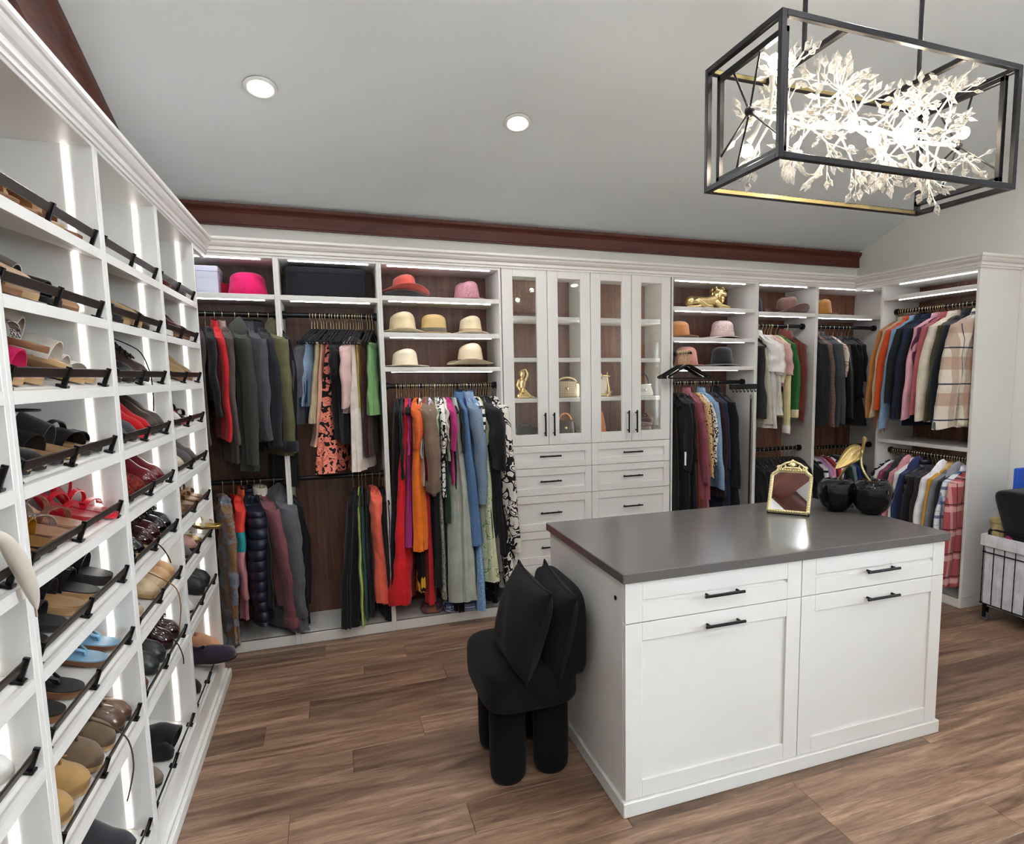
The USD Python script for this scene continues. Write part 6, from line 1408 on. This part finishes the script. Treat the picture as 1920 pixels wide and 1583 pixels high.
# ------------------------------------------------------------------ black chair with bolster legs, and its cushions
M_CHAIR = cloth('#0a0b10', 400, .95, .03, wr=0)
M_CUSH = cloth('#0f0f12', 700, .92, .03, wr=.12)
ch = thing('lounge_chair', 'black upholstered chair with thick round bolster legs beside the island', 'chair', (1.30, -1.62, 0))
for x_, y_ in ((-.095, -.178), (.090, -.168), (-.085, .09), (.105, .10)):
    obj('leg', lathe([(.001, 0), (.058, .002), (.070, .020), (.0735, .06), (.0735, .27), (.070, .315), (.055, .335), (.001, .338)], 28, c=(x_, y_, 0)), M_CHAIR, ch, True)
obj('seat', pillow_box(-.205, .185, -.325, .19, .315, .520, .42, 20, 44), M_CHAIR, ch, True)
obj('backrest', pillow_box(.112, .212, -.325, .17, .42, .790, .42, 18, 36), M_CHAIR, ch, True)
def cushion(desc, loc, rz, rx, ry, w=.40, th=.13):
    t = thing('cushion', desc, 'cushion', loc, rz, 'black cushions on the chair', ry, rx)
    n = 26
    g = np.linspace(-1, 1, n)
    X_, Y_ = np.meshgrid(g, g, indexing='ij')
    d = (1 - np.abs(X_) ** 2.6) * (1 - np.abs(Y_) ** 2.6)
    pin = 1 - .10 * (1 - np.abs(X_) ** 2) * np.abs(Y_) ** 4
    pin2 = 1 - .10 * (1 - np.abs(Y_) ** 2) * np.abs(X_) ** 4
    q = th / 2 * np.clip(d, 0, 1) ** .55 + .004 * np.sin(7 * X_ + 3 * Y_) * d
    v, f = [], []
    for s in (1, -1):
        v.append(np.stack([w / 2 * X_ * pin2, s * q, w / 2 * Y_ * pin], -1).reshape(-1, 3))
    i, j = np.meshgrid(np.arange(n - 1), np.arange(n - 1), indexing='ij')
    a_, b_, c_, d_ = (i * n + j).ravel(), ((i + 1) * n + j).ravel(), ((i + 1) * n + j + 1).ravel(), (i * n + j + 1).ravel()
    f0 = np.vstack([np.stack([a_, c_, b_], 1), np.stack([a_, d_, c_], 1)])
    obj('cover', (np.vstack(v), np.vstack([f0, f0[:, ::-1] + n * n])), M_CUSH, t, True)
    e = np.concatenate([np.stack([g, -np.ones(n)], 1), np.stack([np.ones(n), g], 1)[1:], np.stack([g[::-1], np.ones(n)], 1)[1:], np.stack([-np.ones(n), g[::-1]], 1)[1:-1]])
    px, pz = e[:, 0], e[:, 1]
    obj('piping', tube(np.stack([w / 2 * px * (1 - .10 * (1 - pz ** 2) * np.abs(px) ** 4), 0 * px, w / 2 * pz * (1 - .10 * (1 - px ** 2) * np.abs(pz) ** 4)], 1), .004, 6), M_CUSH, t, True)
    return t
cushion('black square cushion standing on its corner at the front of the black chair', (1.268, -1.83, .668), -86, -15, 5, .37, .15)
cushion('black square cushion behind, leaning on the back of the black chair', (1.398, -1.80, .640), -88, -9, 8, .37, .13)

# ------------------------------------------------------------------ on the worktop: mirror and cherries
mir = thing('tabletop_mirror', 'small mirror in an ornate gold frame on an easel stand', 'mirror', (2.690, -1.630, .931), -49.0, None, 0, -24.0)
MW, MH = .104, .225
def prof_bar(p, q, w=.017, th=.016):
    p, q = np.array(p, float), np.array(q, float)
    d = (q - p) / np.linalg.norm(q - p); nrm = np.array([-d[2], 0, d[0]])
    return loft([[c + nrm * a_ + np.array([0, b_, 0]) for a_, b_ in ((-w / 2, 0), (-w / 2, -th * .5), (0, -th), (w / 2, -th * .5), (w / 2, 0))] for c in (p, q)])
pts = [(-MW + .008, 0, .012), (-MW + .008, 0, MH - .025), (-MW + .040, 0, MH), (MW - .040, 0, MH), (MW - .008, 0, MH - .025), (MW - .008, 0, .012)]
M_ORN = plain('old_gold', '#e3d5a6', .38, .85)
obj('frame', join(*[prof_bar(pts[i], pts[i + 1]) for i in range(5)], prof_bar(pts[5], pts[0])), M_ORN, mir)
beads = []
for i in range(6):
    p_, q_ = np.array(pts[i]), np.array(pts[(i + 1) % 6])
    k_ = max(2, int(np.linalg.norm(q_ - p_) / .0125))
    for j in range(k_):
        c = p_ + (q_ - p_) * (j + .5) / k_
        beads.append(ball((c[0], -.014, c[2]), (.0050, .005, .0056), 6, 8))
obj('beading', join(*beads), M_ORN, mir, True)
orn = []
for s in (-1, 1):
    for r0, cx, cz in ((.013, .062, MH + .012), (.011, .040, MH + .020), (.012, .018, MH + .034)):
        q = np.linspace(0, 5.2, 18)
        orn.append(tube(np.stack([s * (cx + r0 * (1 - q / 8) * np.cos(q)), np.full(18, -.012), cz + r0 * (1 - q / 8) * np.sin(q)], 1), .0036, 6))
    orn.append(tube([(s * .078, -.010, MH - .006), (s * .064, -.012, MH + .016), (s * .036, -.012, MH + .036), (0, -.012, MH + .048)], [.003, .006, .006, .007], 8))
    orn.append(tube([(s * .05, -.012, MH + .006), (s * .025, -.012, MH + .014), (0, -.012, MH + .012)], [.004, .006, .006], 8))
orn.append(ball((0, -.013, MH + .030), (.016, .007, .012), 8, 14))
orn.append(ball((0, -.013, MH + .052), (.008, .005, .006), 8, 10))
obj('ornament', join(*orn), M_ORN, mir, True)
obj('mirror_glass', extrude([(p[0], p[2]) for p in pts], (-.004, -.001), 'y'), plain('mirror_silver', '#eef0ee', .01, 1.0), mir)
obj('backing', extrude([(p[0] * .99, p[2]) for p in pts], (0.0, .005), 'y'), plain('mirror_back', '#1a1615', .6), mir)
obj('easel_leg', join(tube([(.03, .006, .17), (.055, .055, .06), (.075, .085, .018)], .003, 6), tube([(.045, .085, .016), (.105, .085, .018)], .004, 8)), M_ORN, mir, True)
obj('foot', box(-MW, MW, -.006, .008, -.0, .008, .002), plain('mirror_back', '#1a1615', .6), mir)

M_GLOSS = mat('black_gloss', {'p': ('principled_bsdf', {'base_color': (.002, .002, .003), 'roughness': .04, 'specular_ior_level': .32})})
M_BRASS = plain('brushed_brass', '#a8905e', .30, 1.0)
M_PEARL = plain('pale_brass', '#c9b98a', .22, 1.0)
chy = thing('cherry_sculpture', 'pair of big glossy black cherries joined by brass stems and a leaf', 'sculpture', (2.992, -1.70, .930))
cher = [(.001, .000), (.030, .000), (.050, .006), (.076, .030), (.092, .066), (.096, .096), (.088, .124), (.068, .142), (.044, .146), (.024, .138), (.010, .126), (.001, .122)]
CA, CB = (-.012, .055, 0), (.093, -.075, 0)
obj('cherry', lathe([(r * 1.01, z * 1.14) for r, z in cher], 48, c=CA), M_GLOSS, chy, True)
obj('cherry', lathe([(r * 1.05, z * 1.18) for r, z in cher], 48, c=CB), M_GLOSS, chy, True)
JT = np.array([.062, -.03, .318])
def bez(p, c1, c2, q, n=18):
    s = np.linspace(0, 1, n)[:, None]
    return (1 - s) ** 3 * np.array(p) + 3 * s * (1 - s) ** 2 * np.array(c1) + 3 * s * s * (1 - s) * np.array(c2) + s ** 3 * np.array(q)
obj('stem', tube(bez((CB[0], CB[1], .143), (.060, -.065, .19), (.030, -.035, .23), JT), np.linspace(.0085, .0062, 18), 10), M_PEARL, chy, True)
obj('stem', tube(bez((CA[0], CA[1], .138), (-.005, .04, .20), (.020, .0, .26), JT - [.004, 0, .01]), np.linspace(.0075, .005, 18), 10), M_BRASS, chy, True)
obj('stem_top', tube([JT - [0, 0, .02], JT + [.004, -.002, .03], JT + [.012, -.004, .058], JT + [.014, -.005, .060]], [.007, .008, .013, .011], 12), M_BRASS, chy, True)
ls = np.linspace(0, 1, 22)
mid = bez(JT + [-.004, 0, .004], (.01, -.045, .335), (-.04, -.05, .275), (-.105, -.035, .235), 22)
lw = .040 * np.sin(np.pi * np.clip(ls * .97 + .015, 0, 1)) ** .8
tg = np.gradient(mid, axis=0); tg /= np.linalg.norm(tg, axis=1, keepdims=True)
face = np.array([-.60, -.78, .20])            # the side the leaf turns to the room
rings = []
for c, t1, w_, s in zip(mid, tg, lw, ls):
    up = np.cross(t1, face); up /= np.linalg.norm(up); nb = np.cross(up, t1); b_ = .012 * math.sin(math.pi * s)
    rings.append([c + up * w_ + nb * b_, c + up * w_ * .5 + nb * b_ * .4, c, c - up * w_ * .5 + nb * b_ * .4, c - up * w_ + nb * b_, c - up * w_ * .5 + nb * (b_ * .4 - .003), c - nb * .003, c + up * w_ * .5 + nb * (b_ * .4 - .003)])
obj('leaf', loft(rings), M_BRASS, chy, True)
obj('leaf_vein', tube(mid[1:-1], .0026, 6), M_PEARL, chy, True)

# ------------------------------------------------------------------ laundry cart at the right edge
HX0, HX1, HY0, HY1 = 4.535, 4.935, -2.02, -1.285
cart = thing('laundry_cart', 'black wire laundry cart on castors with a white canvas liner', 'laundry cart', (0, 0, 0))
wires = []
for z_ in (.115, .46, .545):
    obj('wire_ring', tube([(HX0, HY0, z_), (HX0, HY1, z_), (HX1, HY1, z_), (HX1, HY0, z_), (HX0, HY0, z_)], .0042, 6), M_BLACKMETAL, cart)
for k_ in range(11):
    y_ = HY1 - .005 - k_ * (HY1 - HY0 - .01) / 10
    for x_ in (HX0, HX1):
        obj('wire', tube([(x_, y_, .112), (x_, y_, .33), (x_, y_, .55)], .0032, 6), M_BLACKMETAL, cart)
for k_ in range(1, 6):
    x_ = HX0 + k_ * (HX1 - HX0) / 6
    for y_ in (HY0, HY1):
        obj('wire', tube([(x_, y_, .112), (x_, y_, .33), (x_, y_, .55)], .0032, 6), M_BLACKMETAL, cart)
lin_r = []
def rr(x0, x1, y0, y1, z, n=12, e=0.0, seed=0):
    p = []
    g = noise1(seed)
    for k_ in range(4 * n):
        s = (k_ % n) / n; side = k_ // n
        x, y = [(x0 + (x1 - x0) * s, y0), (x1, y0 + (y1 - y0) * s), (x1 - (x1 - x0) * s, y1), (x0, y1 - (y1 - y0) * s)][side]
        o = e * g(k_ * .7)
        p.append((x + (o if side in (1, 3) else 0), y + (o if side in (0, 2) else 0), z + e * .6 * g(k_ * .45 + 3)))
    return p
i_ = .010
obj('liner', loft([rr(HX0 + i_, HX1 - i_, HY0 + i_, HY1 - i_, z_, 14, e_, sd_) for z_, e_, sd_ in ((.100, .010, 3), (.16, .004, 4), (.30, .005, 5), (.45, .003, 6), (.56, .001, 7), (.566, .0, 7))]), cloth('#d8d8dd', 500), cart, 60)
obj('liner_cuff', loft([rr(HX0 - o, HX1 + o, HY0 - o, HY1 + o, z_, 14, .002, 9) for o, z_ in ((.006, .50), (.012, .505), (.012, .572), (.004, .580), (-.012, .576), (-.012, .54))]), cloth('#dedee2', 500), cart, 60)
for y_ in (HY1 - .03,):
    obj('push_handle', tube([(HX0 + .01, y_, .55), (HX0 + .01, y_, .60), (HX0 + .03, y_ - .0, .615), (HX1 - .03, y_, .615), (HX1 - .01, y_, .60), (HX1 - .01, y_, .55)], .008, 10), M_BLACKMETAL, cart, True)
for sx in (HX0 + .02, HX1 - .02):
    obj('side_rail', tube([(sx, HY1 - .02, .60), (sx, HY1 - .06, .612), (sx, HY0 + .06, .612), (sx, HY0 + .02, .60)], .006, 8), M_BLACKMETAL, cart, True)
for x_ in (HX0 + .02, HX1 - .02):
    for y_ in (HY0 + .03, HY1 - .03):
        cs = obj('castor', join(cyl((x_ - .011, y_, .028), (x_ + .011, y_, .028), .028, 20)), plain('castor_grey', '#55565a', .4), cart, 40)
        obj('fork', join(box(x_ - .016, x_ - .012, y_ - .012, y_ + .012, .022, .08), box(x_ + .012, x_ + .016, y_ - .012, y_ + .012, .022, .08), box(x_ - .016, x_ + .016, y_ - .014, y_ + .014, .076, .11)), M_BLACKMETAL, cs)
bv, bf = pillow_box(4.60, 4.90, -1.98, -1.37, .42, .90, .26, 18, 40)
bv[:, 0] -= .50 * np.clip(bv[:, 2] - .55, 0, 1) * np.clip((4.85 - bv[:, 0]) / .2, 0, 1)
tag(obj('laundry_bag', (bv, bf), cloth('#0f1013', 500, wr=.2), smooth=True), 'big black soft storage bag standing in the laundry cart', 'bag')
tag(obj('rolled_towel', lathe([(.001, 0), (.038, .0), (.042, .03), (.042, .14), (.049, .145), (.049, .165), (.040, .172), (.02, .165), (.001, .168)], 26, c=(4.592, -1.338, .515)), cloth('#a99a6a', 160), smooth=40), 'khaki yellow cylinder pouch in the laundry cart nearest the wardrobe', 'pouch')
tag(obj('rolled_cloth', lathe([(.001, 0), (.042, .0), (.046, .03), (.046, .15), (.042, .162), (.02, .155), (.001, .158)], 26, c=(4.625, -1.425, .515)), cloth('#b8357f', 160), smooth=40), 'bright magenta rolled cloth in the laundry cart', 'rolled cloth')
tag(obj('foam_board', box(4.745, 4.87, -1.335, -1.305, .12, 1.0, .006), plain('blue_foam', '#1f56c4', .6)), 'bright blue foam board standing upright in the laundry cart behind the bag', 'board')
tag(obj('power_cord', tube([(4.59, -1.08, .075), (4.60, -1.115, .08), (4.61, -1.16, .10), (4.66, -1.20, .16), (4.70, -1.235, .20), (4.75, -1.26, .18)], .003, 6), plain('grey_cord', '#9a9890', .6)), 'thin grey power cord trailing from the corner wardrobe to the laundry cart', 'cord')
# little heaps at the foot of the packed dresses
tag(obj('folded_scarf', furry(pillow_box(1.09, 1.23, .03, .15, .0635, .12, .7), .02, 4, 22), M_PAISP, smooth=True), 'plum paisley scarf crumpled on the floor of the packed dress wardrobe', 'scarf')
tag(obj('folded_scarf', furry(pillow_box(1.24, 1.35, -.012, .14, .0635, .125, .6), .016, 8, 24), M_PAISB, smooth=True), 'blue and white paisley cloth bundled under the long black dress', 'scarf')
tag(obj('folded_towel', furry(pillow_box(1.36, 1.475, -.012, .16, .0635, .115, .4), .006, 9, 24), plaid('bluestripe_towel', '#a9bbd8', [(2, .02, 0, .006, '#3a5596', .9)]), smooth=True), 'blue striped towel folded at the foot of the pale blue lace dress', 'towel')

# ------------------------------------------------------------------ the chandelier over the island
CX, CY, CZ = 2.318, -2.4285, 2.25
LX, LY, LZ = .954 / 2, .391 / 2, .381
chd = thing('chandelier', 'black open-box chandelier with white branches, crystal leaves and glowing bulbs', 'chandelier', (CX, CY, CZ))
M_FR = plain('black_iron', '#19181b', .35, .5)
M_FRIN = plain('brass_inside', '#8d7c55', .35, .9)
bw = .018
def bar(p, q):
    p, q = np.array(p, float), np.array(q, float)
    lo, hi = np.minimum(p, q) - bw / 2, np.maximum(p, q) + bw / 2
    return box(lo[0], hi[0], lo[1], hi[1], lo[2], hi[2], .0015)
corners = [(sx, sy) for sx in (-1, 1) for sy in (-1, 1)]
for sx, sy in corners:
    obj('frame_bar', bar((sx * LX, sy * LY, 0), (sx * LX, sy * LY, LZ)), M_FR, chd)
for z_ in (0, LZ):
    for s in (-1, 1):
        b_ = obj('frame_bar', bar((-LX + bw, s * LY, z_), (LX - bw, s * LY, z_)), M_FR, chd)
        obj('brass_lining', box(-LX + bw, LX - bw, s * (LY - bw / 2) - .0015, s * (LY - bw / 2) + .0015, z_ - .006, z_ + .006), M_FRIN, b_)
        obj('frame_bar', bar((s * LX, -LY + bw, z_), (s * LX, LY - bw, z_)), M_FR, chd)
for s in (-1, 1):        # doubled end frames with spokes to the hub
    xi = s * (LX - .030)
    e_ = obj('end_frame', join(bar((xi, -LY + .028, .028), (xi, LY - .028, .028)), bar((xi, -LY + .028, LZ - .028), (xi, LY - .028, LZ - .028)), bar((xi, -LY + .028, .028), (xi, -LY + .028, LZ - .028)), bar((xi, LY - .028, .028), (xi, LY - .028, LZ - .028))), M_FR, chd)
    h_ = (xi, 0, LZ * .50)
    obj('hub', join(ball((h_[0], 0, h_[2]), .016, 10, 16)), M_FR, chd, True)
    for dy, dz in ((-LY + .03, .06), (LY - .03, .10), (-.05, LZ - .03), (.07, .03), (LY * .5, LZ - .03)):
        obj('spoke', cyl(h_, (xi, dy, dz), .0035, 8), M_FR, chd, True)
ztop = ceil_z(CY) - CZ
for sx in (-.245, .245):
    obj('cross_bar', bar((sx, -LY + bw, LZ), (sx, LY - bw, LZ)), M_FR, chd)
    obj('hanging_rod', cyl((sx, 0, LZ), (sx, 0, ztop + .05), .008, 12), M_FR, chd, True)
M_BRANCH = plain('white_enamel', '#e6dfd0', .4)
M_CRYST = mat('crystal', {'p': ('principled_bsdf', {'base_color': (.97, .95, .92), 'roughness': .03, 'ior': 1.55, 'transmission_weight': .85, 'specular_ior_level': .6})})
def gem(c, d, L=.034, w=.009):
    d = np.array(d, float); d /= np.linalg.norm(d)
    a_ = np.cross(d, [0.3, .2, 1.0]); a_ /= np.linalg.norm(a_) + 1e-9; b_ = np.cross(d, a_)
    c = np.array(c, float)
    mids = [c + d * L * .45 + (a_ * math.cos(q) * w + b_ * math.sin(q) * w * .55) for q in np.arange(6) * np.pi / 3]
    v = np.array([c, *mids, c + d * L])
    f = []
    for k_ in range(6):
        f += [[0, 1 + (k_ + 1) % 6, 1 + k_], [7, 1 + k_, 1 + (k_ + 1) % 6]]
    return v, np.array(f)
rg = np.random.default_rng(21)
obj('spine', tube([(-LX + .03, 0, LZ * .5), (-.2, .012, LZ * .47), (.05, -.012, LZ * .52), (.25, .01, LZ * .48), (LX - .03, 0, LZ * .5)], .0075, 10), M_BRANCH, chd, True)
nb = 42
for i in range(nb):
    x0 = -.40 + .80 * (i + rg.uniform(0, .8)) / nb
    az = i * 2.4 + rg.uniform(-.3, .3)
    dirv = np.array([rg.uniform(-.75, .75) + x0 * .5, math.cos(az) * .9, math.sin(az) * 1.0 + .05]); dirv /= np.linalg.norm(dirv)
    Lb = rg.uniform(.14, .19) * (.80 if abs(dirv[1]) > .7 else 1.0)
    p0 = np.array([x0, 0, LZ * .5]); p1 = p0 + dirv * Lb * .5 + [0, 0, .012]; p2 = p0 + dirv * Lb
    geo = [tube(bez(p0, p0 + dirv * Lb * .3, p1, p2, 8), np.linspace(.0048, .0022, 8), 6)]
    tips = [(p2, dirv)]
    for k_ in range(6):
        s = rg.uniform(.40, .95)
        b0 = p0 + dirv * Lb * s
        d2 = dirv + rg.normal(0, .62, 3); d2 /= np.linalg.norm(d2)
        b1 = b0 + d2 * rg.uniform(.035, .075)
        geo.append(tube([b0, (b0 + b1) / 2 + rg.normal(0, .005, 3), b1], [.0024, .002, .0016], 5))
        tips.append((b1, d2))
        if rg.uniform() < .7:
            d3 = d2 + rg.normal(0, .6, 3); d3 /= np.linalg.norm(d3)
            b2 = b0 + (b1 - b0) * .6; b3 = b2 + d3 * .03
            geo.append(tube([b2, (b2 + b3) / 2, b3], [.0018, .0016, .0014], 5)); tips.append((b3, d3))
    br_ = obj('branch', join(*geo), M_BRANCH, chd, True)
    for c, d in tips:
        obj('crystal_leaf', gem(c, d, rg.uniform(.034, .048), rg.uniform(.010, .014)), M_CRYST, br_)
for i, (x_, y_, z_) in enumerate(((-.40, -.06, LZ * .5 + .13), (-.42, .05, LZ * .5 - .10), (-.20, -.07, LZ * .5 - .01), (-.06, -.02, LZ * .5 + .0), (-.02, -.08, LZ * .5 - .06), (.14, -.06, LZ * .5 - .03), (.26, .05, LZ * .5 + .06), (.40, -.06, LZ * .5 + .02))):
    xb = x_ * .93
    hol = obj('lamp_holder', tube([(xb, 0, LZ * .5), (xb + (x_ - xb) * .5, y_ * .5, (z_ + LZ * .5) / 2), (x_, y_ * .8, LZ * .5 + (z_ - LZ * .5) * .75)], [.006, .006, .011], 10), M_BRANCH, chd, True)
    obj('bulb', ball((x_, y_, z_), .021, 12, 18), M_BULB, hol, True)
